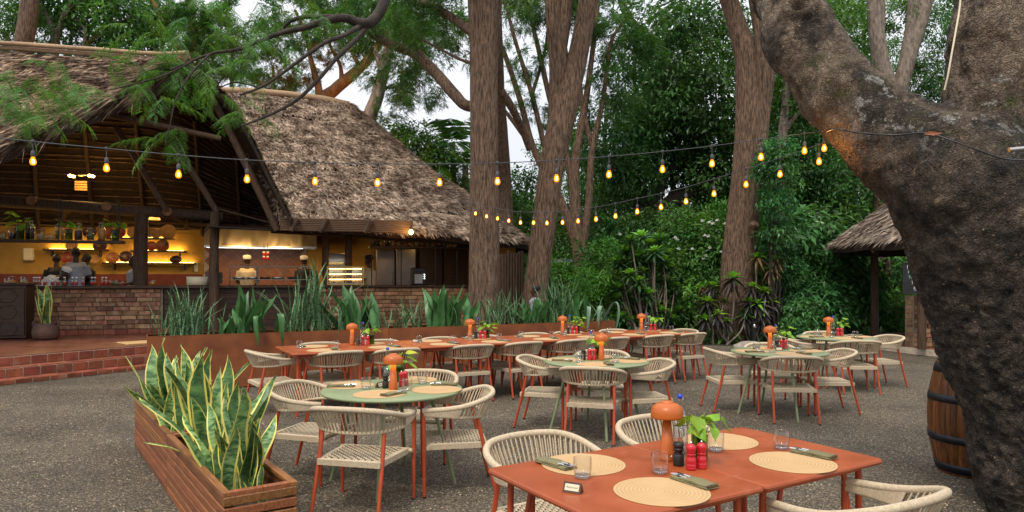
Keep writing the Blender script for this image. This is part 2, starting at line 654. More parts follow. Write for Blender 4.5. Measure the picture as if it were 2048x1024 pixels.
# ================================================================ the ground
def ground_material(name, stones):
    m = bpy.data.materials.new(name)
    m.use_nodes = True
    n, l = m.node_tree.nodes, m.node_tree.links
    n.clear()
    out = n.new('ShaderNodeOutputMaterial')
    b = n.new('ShaderNodeBsdfPrincipled')
    b.inputs['Roughness'].default_value = 0.95
    b.inputs['Specular IOR Level'].default_value = 0.2
    tc = n.new('ShaderNodeTexCoord')
    vo = n.new('ShaderNodeTexVoronoi')
    vo.inputs['Scale'].default_value = 105
    vo.inputs['Randomness'].default_value = 1
    l.new(tc.outputs['Object'], vo.inputs['Vector'])
    sx = n.new('ShaderNodeSeparateColor')
    l.new(vo.outputs['Color'], sx.inputs[0])
    rp = n.new('ShaderNodeValToRGB')
    e = rp.color_ramp.elements
    e[0].position, e[0].color = 0.0, (0.040, 0.032, 0.021, 1)
    e[1].position, e[1].color = 1.0, (0.42, 0.31, 0.19, 1)
    for p, c in ((0.35, (0.076, 0.064, 0.047)), (0.7, (0.126, 0.107, 0.080)), (0.92, (0.205, 0.17, 0.122))):
        k = e.new(p)
        k.color = (*c, 1)
    l.new(sx.outputs[0], rp.inputs['Fac'])
    nz = n.new('ShaderNodeTexNoise')
    nz.inputs['Scale'].default_value = 0.75
    nz.inputs['Detail'].default_value = 8
    nz.inputs['Roughness'].default_value = 0.62
    l.new(tc.outputs['Object'], nz.inputs['Vector'])
    mr = n.new('ShaderNodeMapRange')
    mr.inputs['From Min'].default_value = 0.3
    mr.inputs['From Max'].default_value = 0.7
    mr.inputs['To Min'].default_value = 0.62
    mr.inputs['To Max'].default_value = 1.38
    l.new(nz.outputs['Fac'], mr.inputs['Value'])
    mx = n.new('ShaderNodeMix'); mx.data_type = 'RGBA'; mx.blend_type = 'MULTIPLY'
    mx.inputs[0].default_value = 1
    l.new(rp.outputs[0], mx.inputs[6])
    l.new(mr.outputs[0], mx.inputs[7])
    l.new(mx.outputs[2], b.inputs['Base Color'])
    nb = n.new('ShaderNodeTexNoise')
    nb.inputs['Scale'].default_value = 22
    nb.inputs['Detail'].default_value = 6
    l.new(tc.outputs['Object'], nb.inputs['Vector'])
    ad = n.new('ShaderNodeMath'); ad.operation = 'MULTIPLY_ADD'
    ad.inputs[1].default_value = 1.6
    l.new(nb.outputs['Fac'], ad.inputs[0])
    l.new(vo.outputs['Distance'], ad.inputs[2])
    bp = n.new('ShaderNodeBump')
    bp.inputs['Strength'].default_value = 0.9
    bp.inputs['Distance'].default_value = 0.012
    l.new(ad.outputs[0], bp.inputs['Height'])
    l.new(bp.outputs[0], b.inputs['Normal'])
    l.new(b.outputs[0], out.inputs['Surface'])
    return m

MT['gravel'] = ground_material('gravel', True)
MT['earth'] = mat('garden_earth', (0.018, 0.015, 0.009), (0.05, 0.04, 0.022), ns=3, rough=1, bump=0.8, bs=20, bd=0.03, c3=(0.02, 0.035, 0.01), ns3=0.8)

tag(MB().add([(-220, -60, -0.03), (220, -60, -0.03), (220, 320, -0.03), (-220, 320, -0.03)], [(0, 1, 2, 3)]).build('garden_ground', MT['earth']),
    'dark leafy earth of the garden beyond the gravel yard', None, kind='structure')

# gravel yard: a gently uneven sheet whose far rim wanders along the planting
edge_px = [(1225, 700), (1300, 693), (1404, 688), (1460, 690), (1500, 687), (1585, 675), (1660, 671), (1760, 672)]
rim = [(-40.0, 15.5), (-12.0, 17.0), (-2.0, 17.0)] + [(G(x, y).x, G(x, y).y) for x, y in edge_px] + [(13.0, 18.5), (40.0, 18.0)]
gx = np.linspace(-24, 24, 161)
rim_y = np.interp(gx, [p[0] for p in rim], [p[1] for p in rim])
rim_y = rim_y + 0.22 * fbm(np.stack([gx * 1.3, gx * 0, gx * 0], 1), 3)
gt = np.concatenate([np.linspace(-4, 9, 90, endpoint=False), np.linspace(9, 17, 31)])
gt = (gt + 4) / 21.0
VX = np.repeat(gx[None], len(gt), 0)
VY = -4 + gt[:, None] * (rim_y[None] + 4)
Pn = np.stack([VX.ravel(), VY.ravel(), VX.ravel() * 0], 1)
VZ = (0.012 * fbm(Pn * 0.7, 3) + 0.004 * fbm(Pn * 3.1, 2)).reshape(VX.shape)
VZ[-1] = -0.06
nx = len(gx)
q = np.arange((len(gt) - 1) * nx).reshape(len(gt) - 1, nx)[:, :-1]
Q = np.stack([q, q + 1, q + 1 + nx, q + nx], -1).reshape(-1, 4)
tag(obj('gravel_yard', np_mesh('gravel_yard', np.stack([VX.ravel(), VY.ravel(), VZ.ravel()], 1), Q, MT['gravel'], smooth=True)),
    'dark grey gravel yard under the tables', None, kind='structure')

def chips(n, y0, y1, smin, smax, name, m, seed):
    r = np.random.default_rng(seed)
    Y = y0 + (y1 - y0) * r.random(n) ** 0.8
    X = (r.random(n) - 0.5) * 1.55 * Y
    s = smin + (smax - smin) * r.random(n) ** 2
    a = r.random(n) * 6.283
    V = np.zeros((n, 4, 3))
    for k in range(3):
        t = a + k * 2.094 + r.normal(0, .3, n)
        V[:, k, 0] = X + s * np.cos(t)
        V[:, k, 1] = Y + s * np.sin(t)
        V[:, k, 2] = 0.0
    V[:, 3, 0] = X + s * .3 * r.normal(0, 1, n)
    V[:, 3, 1] = Y + s * .3 * r.normal(0, 1, n)
    zz = 0.012 * fbm(np.stack([X, Y, X * 0], 1) * 0.7, 3) + 0.004 * fbm(np.stack([X, Y, X * 0], 1) * 3.1, 2)
    V[:, :3, 2] += zz[:, None] + 0.0005
    V[:, 3, 2] = zz + s * (0.25 + 0.6 * r.random(n))
    b = np.arange(n)[:, None] * 4
    T = np.concatenate([b + [0, 1, 3], b + [1, 2, 3], b + [2, 0, 3]], 0)
    return tag(obj(name, np_mesh(name, V.reshape(-1, 3), T, m)), 'loose pale chips scattered on the gravel yard', None, kind='stuff')

MT['chip'] = mat('stone_chip', (0.12, 0.105, 0.085), (0.36, 0.29, 0.20), ns=2.5, nd=2, rough=0.9, iv=0.6)
chips(42000, 2.6, 10.5, 0.004, 0.011, 'gravel_chips', MT['chip'], 5)

# ================================================================ the thatched restaurant
MT['plaster'] = mat('ochre_plaster', (0.33, 0.185, 0.032), (0.42, 0.245, 0.055), ns=2.5, nd=8, rough=0.85, bump=0.2, bs=14)
MT['dado'] = mat('oxblood_paint', (0.13, 0.022, 0.012), (0.17, 0.035, 0.02), ns=3, rough=0.6)
MT['brick'] = mat('clay_brick', (0.17, 0.080, 0.042), (0.33, 0.185, 0.105), ns=7, nd=7, rough=0.92, bump=0.55, bs=45, bd=0.006, ov=0.5, hv=0.018, c3=(0.36, 0.28, 0.2), ns3=3.5, lo3=0.56, hi3=0.78)
MT['mortar'] = mat('lime_mortar', (0.17, 0.135, 0.095), (0.27, 0.215, 0.155), ns=12, rough=1, bump=0.6, bs=50)
MT['tile'] = mat('quarry_tile', (0.165, 0.040, 0.018), (0.28, 0.080, 0.040), ns=6, nd=7, rough=0.55, bump=0.12, bs=40, bd=0.003, ov=0.24, hv=0.008, c3=(0.3, 0.17, 0.12), ns3=5, lo3=0.6, hi3=0.85)
MT['grout'] = mat('pale_grout', (0.36, 0.29, 0.22), (0.5, 0.42, 0.33), ns=10, rough=1)
MT['darkwood'] = mat('dark_timber', (0.022, 0.010, 0.005), (0.06, 0.028, 0.013), ns=4, nd=7, stretch=(1, 8, 8), rough=0.5, bump=0.3, bs=20, bd=0.005, ov=0.25)
MT['log'] = mat('brown_log', (0.030, 0.016, 0.009), (0.085, 0.048, 0.026), ns=6, nd=8, stretch=(6, 6, 0.8), rough=0.8, bump=0.6, bs=14, bd=0.01, ov=0.2)
MT['logend'] = mat('log_end', (0.16, 0.08, 0.035), (0.26, 0.14, 0.065), ns=20, rough=0.85)
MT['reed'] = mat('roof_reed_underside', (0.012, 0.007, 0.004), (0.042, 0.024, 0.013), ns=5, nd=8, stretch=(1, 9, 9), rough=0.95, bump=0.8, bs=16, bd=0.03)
MT['batten'] = mat('roof_batten', (0.05, 0.028, 0.014), (0.15, 0.085, 0.042), ns=6, rough=0.85, iv=0.4)
MT['thatch'] = mat('grey_thatch', (0.13, 0.078, 0.048), (0.62, 0.48, 0.36), ns=3.0, nd=6, rough=0.95, iv=0.55, transl=0.12)
MT['thatch_base'] = mat('thatch_core', (0.05, 0.033, 0.022), (0.11, 0.075, 0.05), ns=6, rough=1, bump=1, bs=14, bd=0.05)
MT['straw_thatch'] = mat('brown_straw_thatch', (0.065, 0.033, 0.018), (0.44, 0.315, 0.205), lo=.42, hi=.68, ns=3.5, nd=6, rough=0.9, iv=0.7, transl=0.12)

BE = Vector((0.9501, 0.3120, 0)); BN = Vector((-0.3120, 0.9501, 0)); B0 = Vector((-9.7, 15.1, 0))
FL = 0.39                                   # floor of the raised terrace
def W(s, n, z):
    return B0 + BE * s + BN * n + Vector((0, 0, z))
def BS(px, n):
    k = (px - 1024) / F
    o = B0 + BN * n
    return (o.x - k * o.y) / (k * BE.y - BE.x)
def BP(px, py, n):
    s = BS(px, n)
    w = W(s, n, 0)
    return Vector((w.x, w.y, EYE + (YH - py) * w.y / F))
BROT = math.atan2(BE.y, BE.x)
BMAT = Matrix.Translation(B0) @ Matrix.Rotation(BROT, 4, 'Z')      # local x = along, y = inward, z = up
def bbox(mb, s, n, z, size, m=0, ch=0.0):
    return mb.box((0, 0, 0), size, m=m, ch=ch, mat=BMAT @ Matrix.Translation((s, n, z)))

REST = thing('thatched_restaurant', 'open thatched restaurant building with brick counters, log posts and glowing kitchen', 'restaurant', (0, 0, 0))

# terrace slab and steps -------------------------------------------------
ST0, ST1 = Vector((-8.01, 11.05, 0)), Vector((-6.72, 12.97, 0))
sd = (ST1 - ST0).normalized(); sp = Vector((sd.y, -sd.x, 0))        # along the steps, and outward
def SP(a, o, z):
    return ST0 + sd * a + sp * o + Vector((0, 0, z))
A0, A1 = -3.2, 3.9
poly = [SP(A0, -0.012, 0), SP(A1, -0.012, 0), W(3.2, -0.55, 0), W(11.0, -0.55, 0), W(11.0, 4.4, 0), W(-6, 4.4, 0)]
MB().prism([(p.x, p.y) for p in poly], -0.1, FL - 0.012, m=0).build('terrace_slab', MT['grout'], REST)

def tile_floor_material():
    m = bpy.data.materials.new('terrace_tiles')
    m.use_nodes = True
    n, l = m.node_tree.nodes, m.node_tree.links
    b = n['Principled BSDF']
    b.inputs['Roughness'].default_value = 0.32
    tc = n.new('ShaderNodeTexCoord')
    mp = n.new('ShaderNodeMapping')
    mp.inputs['Rotation'].default_value = (0, 0, -math.atan2(sd.y, sd.x))
    br = n.new('ShaderNodeTexBrick')
    br.offset = 0.5
    br.inputs['Color1'].default_value = (0.115, 0.034, 0.018, 1)
    br.inputs['Color2'].default_value = (0.19, 0.062, 0.034, 1)
    br.inputs['Mortar'].default_value = (0.20, 0.13, 0.09, 1)
    br.inputs['Scale'].default_value = 1
    br.inputs['Mortar Size'].default_value = 0.006
    br.inputs['Brick Width'].default_value = 0.24
    br.inputs['Row Height'].default_value = 0.24
    l.new(tc.outputs['Object'], mp.inputs[0])
    l.new(mp.outputs[0], br.inputs['Vector'])
    l.new(br.outputs['Color'], b.inputs['Base Color'])
    bp = n.new('ShaderNodeBump')
    bp.inputs['Strength'].default_value = 0.4
    bp.inputs['Distance'].default_value = 0.004
    bp.invert = True
    l.new(br.outputs['Fac'], bp.inputs['Height'])
    l.new(bp.outputs[0], b.inputs['Normal'])
    return m
MT['floor_tiles'] = tile_floor_material()
MB().prism([(p.x, p.y) for p in poly], FL - 0.0119, FL).build('terrace_floor', MT['floor_tiles'], REST)

steps = MB()
for o0, o1, zt in ((0.0, 0.235, 0.23), (0.235, 0.47, 0.075)):
    q4 = [SP(A0, o0 - .02, 0), SP(A0, o1 - .012, 0), SP(A1, o1 - .012, 0), SP(A1, o0 - .02, 0)]
    steps.prism([(p.x, p.y) for p in q4], -0.1, zt - 0.012)
STEPS = steps.build('terrace_steps', MT['grout'], REST)
tl = 0.242
tile_r = [MB().box((0, 0, 0), (tl - 0.020, 0.02, 0.130), ch=0.003).mesh('tile', MT['tile']) for _ in range(1)][0]
tile_t = MB().box((0, 0, 0), (tl - 0.020, 0.222, 0.014), ch=0.003).mesh('tile', MT['tile'])
tile_b = MB().box((0, 0, 0), (tl - 0.020, 0.02, 0.062), ch=0.003).mesh('tile', MT['tile'])
sang = math.atan2(sd.y, sd.x)
for k in range(int((A1 - A0) / tl)):
    a = A0 + (k + .5) * tl
    for o, z, me, off in ((0.0, 0.305, tile_r, 0.0), (0.235, 0.148, tile_r, 0.04), (0.47, 0.036, tile_b, 0.08)):
        t = obj('tile', me, STEPS, SP(a + off, o - 0.004 + random.uniform(-.002, .002), z), sang)
    for o, z in ((0.118, 0.2245), (0.353, 0.0695)):
        obj('tile', tile_t, STEPS, SP(a + .02, o - .004, z), sang)

# brick counters ----------------------------------------------------------
brick_me = []
for k in range(6):
    b = MB().box((0, 0, 0), (0.30, 0.10, 0.084), ch=0.008)
    b.v = [tuple(Vector(v) + Vector((random.uniform(-.006, .006), random.uniform(-.005, .005), random.uniform(-.004, .004)))) for v in b.v]
    brick_me.append(b.mesh('brick', MT['brick']))
def brick_course_wall(parent, place, s0, s1, z0, rows, rot, L=0.315, hgt=0.098):
    for r in range(rows):
        x = s0 - random.uniform(0, L)
        while x < s1 - 0.03:
            w = L * random.choice((1, 1, 1, 1, 0.5, 0.9, 0.75))
            a, b = max(x, s0), min(x + w, s1)
            if b - a > 0.05:
                o = obj('brick', random.choice(brick_me), parent, place((a + b) / 2, random.uniform(-.008, .006), z0 + (r + .5) * hgt), rot + random.uniform(-.008, .008))
                o.scale = ((b - a - 0.014) / 0.30, 1, random.uniform(.95, 1.04) * hgt / 0.098)
            x += w

c = MB()
bbox(c, 0.62, 0.12, (FL + 1.385) / 2, (2.8, 0.2, 1.385 - FL))
CNT = c.build('brick_counter', MT['mortar'], REST)
brick_course_wall(CNT, lambda s, n, z: W(s, n + 0.03, z), -0.78, 1.98, 0.503, 9, BROT)
for k in range(13):
    obj('skirting_tile', MB().box((0, 0, 0), (0.225, 0.03, 0.105), ch=0.004).mesh('skirting_tile', MT['tile']), CNT, W(-0.68 + k * 0.235, -0.005, FL + 0.054), BROT)
c = MB()
bbox(c, 7.4, 0.12, (FL + 1.385) / 2, (4.1, 0.2, 1.385 - FL))
CNT2 = c.build('brick_counter', MT['mortar'], REST)
brick_course_wall(CNT2, lambda s, n, z: W(s, n + 0.03, z), 5.38, 9.42, FL + 0.01, 10, BROT)
# dark timber front between them, laid of boards
c = MB()
bbox(c, 3.70, 0.13, (FL + 1.385) / 2, (3.33, 0.14, 1.385 - FL))
CNT3 = c.build('timber_counter', MT['darkwood'], REST)
board = MB().box((0, 0, 0), (3.32, 0.025, 0.118), ch=0.004).mesh('board', MT['darkwood'])
for k in range(8):
    obj('board', board, CNT3, W(3.70, 0.045, FL + 0.07 + k * 0.124), BROT)
c = MB()
bbox(c, 2.28, 0.18, 1.418, (6.2, 0.55, 0.062), ch=0.012)
c.build('counter_top', MT['darkwood'], REST)
c = MB()
bbox(c, 7.48, 0.18, 1.412, (4.15, 0.55, 0.05), ch=0.012)
c.build('counter_top', MT['darkwood'], REST)

# back walls --------------------------------------------------------------
NW = 3.5
c = MB()
bbox(c, 1.9, NW + 0.1, 1.9, (17.4, 0.2, 3.2))
WALL = c.build('back_wall', MT['plaster'], REST)
c = MB()
bbox(c, -1.3, NW - 0.012, (FL + 1.72) / 2, (7.6, 0.02, 1.72 - FL))
c.build('painted_dado', MT['dado'], WALL)
c = MB()
bbox(c, -6.6, 1.6, 1.9, (0.2, 4.0, 3.4))
c.build('end_wall', MT['plaster'], REST)
c = MB()
bbox(c, 10.35, 2.0, 1.45, (0.2, 3.2, 2.2))
c.build('end_wall', MT['plaster'], REST)
# terracotta splashback with diagonal tiles
s0, s1 = BS(408, NW), BS(612, NW)
MT['splash'] = mat('terracotta_splash_tile', (0.19, 0.062, 0.025), (0.27, 0.095, 0.04), ns=4, rough=0.42, ov=0.14)
c = MB()
bbox(c, (s0 + s1) / 2, NW - 0.02, 2.0, (s1 - s0, 0.03, 2.2))
SPL = c.build('tiled_splashback', MT['grout'], WALL)
tw = 0.33
dt = MB()
h_ = tw / 2 - 0.006
dt.add([(-h_, 0, 0), (0, 0, -h_), (h_, 0, 0), (0, 0, h_), (-h_, -0.012, 0), (0, -0.012, -h_), (h_, -0.012, 0), (0, -0.012, h_)],
       [(4, 5, 6, 7), (0, 1, 5, 4), (1, 2, 6, 5), (2, 3, 7, 6), (3, 0, 4, 7)])
dtm = dt.mesh('tile', MT['splash'])
for r in range(8):
    for k in range(int((s1 - s0) / tw)):
        x = s0 + tw * (k + (0.5 if r % 2 == 0 else 1.0))
        if x + tw / 2 < s1:
            obj('tile', dtm, SPL, W(x, NW - 0.036, 1.42 + r * tw / 2), BROT)
# ---------------------------------------------------------------- posts, beams and the thatched roofs
def log(name, a, b, r0, r1=None, parent=REST, n=12, ends=True, seed=0, mt='log'):
    r1 = r1 or r0
    mb = MB()
    k = max(4, int((Vector(b) - Vector(a)).length / 0.25))
    pts = [Vector(a).lerp(Vector(b), t) for t in np.linspace(0, 1, k + 1)]
    ax = Vector((random.uniform(-1, 1), random.uniform(-1, 1), 0)) * r0 * 0.35
    pts = [p + ax * math.sin(math.pi * i / k) for i, p in enumerate(pts)]
    mb.tube(pts, list(np.linspace(r0, r1, k + 1)), n, 0, caps=False, rough=0.14, seed=random.randint(1, 99))
    mb.add(mb.v[:n], [tuple(range(n))[::-1]], 1)
    mb.add(mb.v[k * n:(k + 1) * n], [tuple(range(n))], 1)
    return mb.build(name, [MT[mt], MT['logend']], parent)

def vpost(px, n_, wpx, ztop, z0=FL):
    s = BS(px, n_)
    b = W(s, n_, z0)
    r = wpx / 2 * b.y / F
    return log('post', b, W(s, n_, ztop), r * 1.04, r * 0.96)
vpost(285, 0.62, 27, 3.25)
p2 = BP(431, 425, -0.35)
log('post', Vector((p2.x, p2.y, FL)), p2, 0.105, 0.1)
vpost(653, 0.35, 15, 2.75, 1.44)
vpost(697, 0.20, 15, 2.72, 1.43)
vpost(945, 0.4, 17, 2.5, FL)
vpost(-160, 0.62, 27, 3.2)
# the long plate beam and the joists that lie on it
log('plate_beam', BP(-260, 384, 0.62), BP(446, 434, 0.62), 0.135, 0.125)
for px, py in ((62, 401), (213, 412), (334, 423)):
    a = BP(px, py, 0.42)
    log('joist', a, a + BN * 3.0 + Vector((0, 0, .05)), 0.105, 0.1)
log('plate_beam', W(4.3, 0.3, 2.78), W(10.2, 0.3, 2.50), 0.10, 0.09)
# the gable: tie beam, rake poles, braces
log('tie_beam', BP(206, 226, -1.2), BP(442, 277, -1.2), 0.072, 0.062)
log('rafter_pole', BP(414, 168, -1.15), BP(554, 461, -1.15), 0.088, 0.082)
log('rafter_pole', BP(352, 296, -0.55), BP(434, 424, -0.4), 0.075, 0.07)
log('rafter_pole', BP(232, 255, 0.2), BP(333, 420, 0.35), 0.07, 0.07)
log('brace', BP(437, 418, -0.3), BP(545, 447, -0.3), 0.028, 0.022, n=8)
log('brace', BP(409, 463, -0.3), BP(432, 434, -0.3), 0.024, 0.02, n=8)
for px, py, px2, py2 in ((131, 412, 124, 446), (217, 420, 209, 446), (378, 428, 372, 457)):
    log('strut', BP(px, py, 1.7), BP(px2, py2, 2.1), 0.055, 0.05, n=10, mt='log')

def loft(A, B, nu, nv, fn=None):
    """grid of points between two curves (lists of Vectors of equal length)"""
    A = np.array([tuple(p) for p in A]); B = np.array([tuple(p) for p in B])
    ta = np.linspace(0, len(A) - 1, nu)
    ia = np.arange(len(A))
    Ai = np.stack([np.interp(ta, ia, A[:, k]) for k in range(3)], 1)
    Bi = np.stack([np.interp(ta, ia, B[:, k]) for k in range(3)], 1)
    v = np.linspace(0, 1, nv)[:, None, None]
    g = Ai[None] * (1 - v) + Bi[None] * v
    if fn is not None:
        g = fn(g, v)
    return g

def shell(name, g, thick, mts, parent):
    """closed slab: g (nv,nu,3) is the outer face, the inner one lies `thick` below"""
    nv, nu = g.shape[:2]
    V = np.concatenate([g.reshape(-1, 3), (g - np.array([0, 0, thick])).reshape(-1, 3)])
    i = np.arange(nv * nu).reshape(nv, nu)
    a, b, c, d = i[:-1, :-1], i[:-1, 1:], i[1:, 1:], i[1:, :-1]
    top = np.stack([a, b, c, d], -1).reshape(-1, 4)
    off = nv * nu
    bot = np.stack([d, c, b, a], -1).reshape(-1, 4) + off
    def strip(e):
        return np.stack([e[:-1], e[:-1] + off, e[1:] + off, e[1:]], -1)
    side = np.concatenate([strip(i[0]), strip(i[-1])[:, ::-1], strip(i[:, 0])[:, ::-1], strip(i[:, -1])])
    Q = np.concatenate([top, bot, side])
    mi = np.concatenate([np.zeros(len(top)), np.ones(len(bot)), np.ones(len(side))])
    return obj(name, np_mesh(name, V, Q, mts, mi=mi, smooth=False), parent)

def strands(name, g, rows, per_row, length, width, mt, parent, seed, fall=None, lift=0.05, jitter=0.22, spread=0.35, wobble=0.22, rowlift=0.05):
    """thatch: rows of overlapping blades down the surface g (v=0 eave, v=1 ridge)"""
    r = np.random.default_rng(seed)
    nv, nu = g.shape[:2]
    n = rows * per_row
    row = np.repeat(np.arange(rows), per_row)
    u = r.random(n)
    wob = wobble * vnoise(np.stack([u * 9, row * 0.9, row * 0.0 + seed], 1))
    v = np.clip((row + 0.95 + wob + r.normal(0, jitter, n) * 0.40) / rows, 0.0, 1.0)
    fu, fv = u * (nu - 1), v * (nv - 1)
    iu, iv = np.minimum(fu.astype(int), nu - 2), np.minimum(fv.astype(int), nv - 2)
    du, dv = (fu - iu)[:, None], (fv - iv)[:, None]
    p = (g[iv, iu] * (1 - du) * (1 - dv) + g[iv, iu + 1] * du * (1 - dv) + g[iv + 1, iu] * (1 - du) * dv + g[iv + 1, iu + 1] * du * dv)
    tu = g[iv, iu + 1] - g[iv, iu]
    tv = g[iv, iu] - g[iv + 1, iu]
    tu /= np.linalg.norm(tu, axis=1)[:, None] + 1e-9
    tv /= np.linalg.norm(tv, axis=1)[:, None] + 1e-9
    nn = np.cross(tu, -tv)
    nn /= np.linalg.norm(nn, axis=1)[:, None] + 1e-9
    nn *= np.sign(nn[:, 2:3] + 1e-9)
    d = tv + tu * r.normal(0, spread, n)[:, None]
    if fall is not None:
        d = np.array(fall)[None] + tv * 0.25 + tu * r.normal(0, spread, n)[:, None]
    d /= np.linalg.norm(d, axis=1)[:, None]
    L = length * (0.55 + 0.9 * r.random(n))
    wd = width * (0.5 + r.random(n))
    side = np.cross(d, nn)
    side = side + nn * r.normal(0, 0.45, n)[:, None]
    side /= np.linalg.norm(side, axis=1)[:, None] + 1e-9
    h0 = rowlift * 0.2 + 0.012 * r.random(n)
    h1 = rowlift * 0.6 + lift * r.random(n)
    h2 = rowlift * 1.0 + lift * 1.4 * r.normal(0.4, .6, n)
    a = p + nn * h0[:, None]
    b = p + d * (L * 0.55)[:, None] + nn * h1[:, None]
    c = p + d * L[:, None] + nn * h2[:, None] - np.array([0, 0, 1]) * (0.12 * L * r.random(n))[:, None]
    V = np.stack([a - side * wd[:, None] * .5, a + side * wd[:, None] * .5, b + side * wd[:, None] * .55, c, b - side * wd[:, None] * .55], 1)
    k = np.arange(n)[:, None] * 5
    Q = np.concatenate([k + [0, 1, 2, 4], k + [4, 2, 3, 3]], 0)
    # triangles for the tip
    V4 = V.reshape(-1, 3)
    T = np.concatenate([k + [0, 1, 2], k + [0, 2, 4], k + [4, 2, 3]], 0)
    return obj(name, np_mesh(name, V4, T, mt), parent, kind='stuff')

# --- big roof on the right: straight front, rounded hip at its right end
SE0 = BS(566, -0.95)
def roof_big():
    eave, ridge = [], []
    for t in np.linspace(0, 1, 12):
        s = SE0 + t * (9.3 - SE0)
        eave.append(W(s, -0.95, 2.93 - 0.055 * (s - 3.0)))
        ridge.append(W(3.0 + t * 3.2, 3.0, 6.52))
    for t in np.linspace(0, 1, 14)[1:]:
        a = t * math.pi * 0.85
        eave.append(W(9.3 + 1.65 * math.sin(a), .95 - 1.9 * math.cos(a), 2.58 - 0.14 * min(1, t * 2)))
        ridge.append(W(6.2 + 0.05 * math.sin(a), 3.0 + 0.05 * t, 6.52))
    def fn(g, v):
        g = g.copy()
        bulge = np.sin(np.pi * v[..., 0]) * -0.10
        g[..., 2] += bulge
        q = g.reshape(-1, 3)
        g[..., 2] += (0.05 * fbm(q * 1.1, 2)).reshape(g.shape[:2])
        return g
    return loft(eave, ridge, 90, 34, fn)
gb = roof_big()
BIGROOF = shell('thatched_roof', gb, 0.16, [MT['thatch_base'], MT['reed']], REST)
strands('thatch_strands', gb, 25, 2600, 0.30, 0.026, MT['thatch'], BIGROOF, 3, lift=0.035, spread=0.34, rowlift=0.13, wobble=.16, jitter=.15)
strands('eave_fringe', gb[:3], 2, 2600, 0.30, 0.03, MT['thatch'], BIGROOF, 4, lift=0.03, spread=0.3, rowlift=0.05)
# ridge capping: a bound roll of reed
rc = MB()
rp_ = catmull([W(2.6, 3.0, 6.62), W(4.0, 2.95, 6.66), W(5.4, 2.95, 6.62), W(6.35, 2.95, 6.50)], 8)
rc.tube([Vector(p) for p in rp_], 0.095, 10, rough=0.2, seed=4)
MT['ridge'] = mat('ridge_reed', (0.26, 0.16, 0.09), (0.45, 0.31, 0.19), ns=5, nd=7, stretch=(8, 8, 8), rough=0.9, bump=0.6, bs=30)
rc.build('ridge_cap', MT['ridge'], BIGROOF)

# reed blind rolled under the eave
rb = MB()
for k in range(7):
    off = k * 0.031
    rb.tube([BP(560, 438 + 3.6 * k, -1.30), BP(690, 440 + 3.6 * k, -1.30), BP(826, 443.5 + 3.6 * k, -1.30)], 0.026, 7)
MT['blind'] = mat('reed_blind', (0.06, 0.032, 0.017), (0.115, 0.066, 0.036), ns=8, stretch=(1, 1, 30), rough=0.9, bump=0.4, bs=60)
rb.build('reed_blind', MT['blind'], REST)
for px, py in ((648, 441), (737, 443), (590, 440)):
    log('bracket', BP(px + 6, py - 3, -1.38), BP(px - 8, py + 22, -1.36), 0.06, 0.05, n=9)
# soffit behind the blind (closes the eave)
sf = MB()
sf.add([W(3.0, -0.9, 2.70), W(10.0, -0.9, 2.46), W(10.0, 0.5, 2.60), W(3.0, 0.5, 2.85)], [(0, 1, 2, 3)])
sf.add([W(3.0, -0.9, 2.72), W(10.0, -0.9, 2.48), W(10.0, 0.5, 2.62), W(3.0, 0.5, 2.87)], [(3, 2, 1, 0)])
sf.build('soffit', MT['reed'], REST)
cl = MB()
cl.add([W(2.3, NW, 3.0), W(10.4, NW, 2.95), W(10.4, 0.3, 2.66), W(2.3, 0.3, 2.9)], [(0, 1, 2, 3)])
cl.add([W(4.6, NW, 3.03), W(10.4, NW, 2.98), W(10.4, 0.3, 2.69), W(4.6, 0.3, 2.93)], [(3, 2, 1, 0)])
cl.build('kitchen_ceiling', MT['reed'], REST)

# --- the raised gable on the left
def PX(px, py, Y):
    return P(px, py, Y)
edgeL = [PX(-420, 470, 11.2), PX(-200, 388, 12.0), PX(0, 312, 12.7), PX(100, 268, 13.1), PX(200, 222, 13.6), PX(300, 178, 14.1), PX(345, 150, 14.35), PX(375, 128, 14.5)]
ridgeL = [PX(-420, 96, 15.6), PX(-200, 100, 15.7), PX(0, 103, 15.8), PX(100, 109, 15.85), PX(200, 116, 15.9), PX(280, 122, 16.0), PX(335, 124, 16.0), PX(380, 122, 15.6)]
def fnL(g, v):
    g = g.copy()
    q = g.reshape(-1, 3)
    g[..., 2] += (0.06 * fbm(q * 1.0, 2)).reshape(g.shape[:2]) + (np.sin(np.pi * v[..., 0]) * 0.10)
    return g
gl = loft(edgeL, ridgeL, 60, 26, fnL)
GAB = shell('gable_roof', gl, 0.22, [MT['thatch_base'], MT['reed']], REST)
fall = (Vector(PX(0, 305, 12.7)) - Vector(PX(300, 178, 14.1))).normalized()
strands('thatch_strands', gl, 22, 800, 0.8, 0.026, MT['straw_thatch'], GAB, 8, fall=tuple(fall), lift=0.11, spread=0.30, rowlift=0.09, jitter=.5, wobble=.5)
strands('eave_fringe', gl[:4], 3, 1100, 0.55, 0.02, MT['straw_thatch'], GAB, 9, fall=tuple(fall + Vector((0, 0, -.25))), lift=0.05, spread=0.3, rowlift=0.05)
rc = MB()
for dz in (0.0, 0.085):
    pts = [Vector(p) + Vector((0, -0.05 - dz, 0.06 + dz)) for p in catmull([tuple(p) for p in ridgeL], 5)]
    rc.tube(pts, 0.05, 9, rough=0.2, seed=9)
rc.build('ridge_cap', MT['ridge'], GAB)
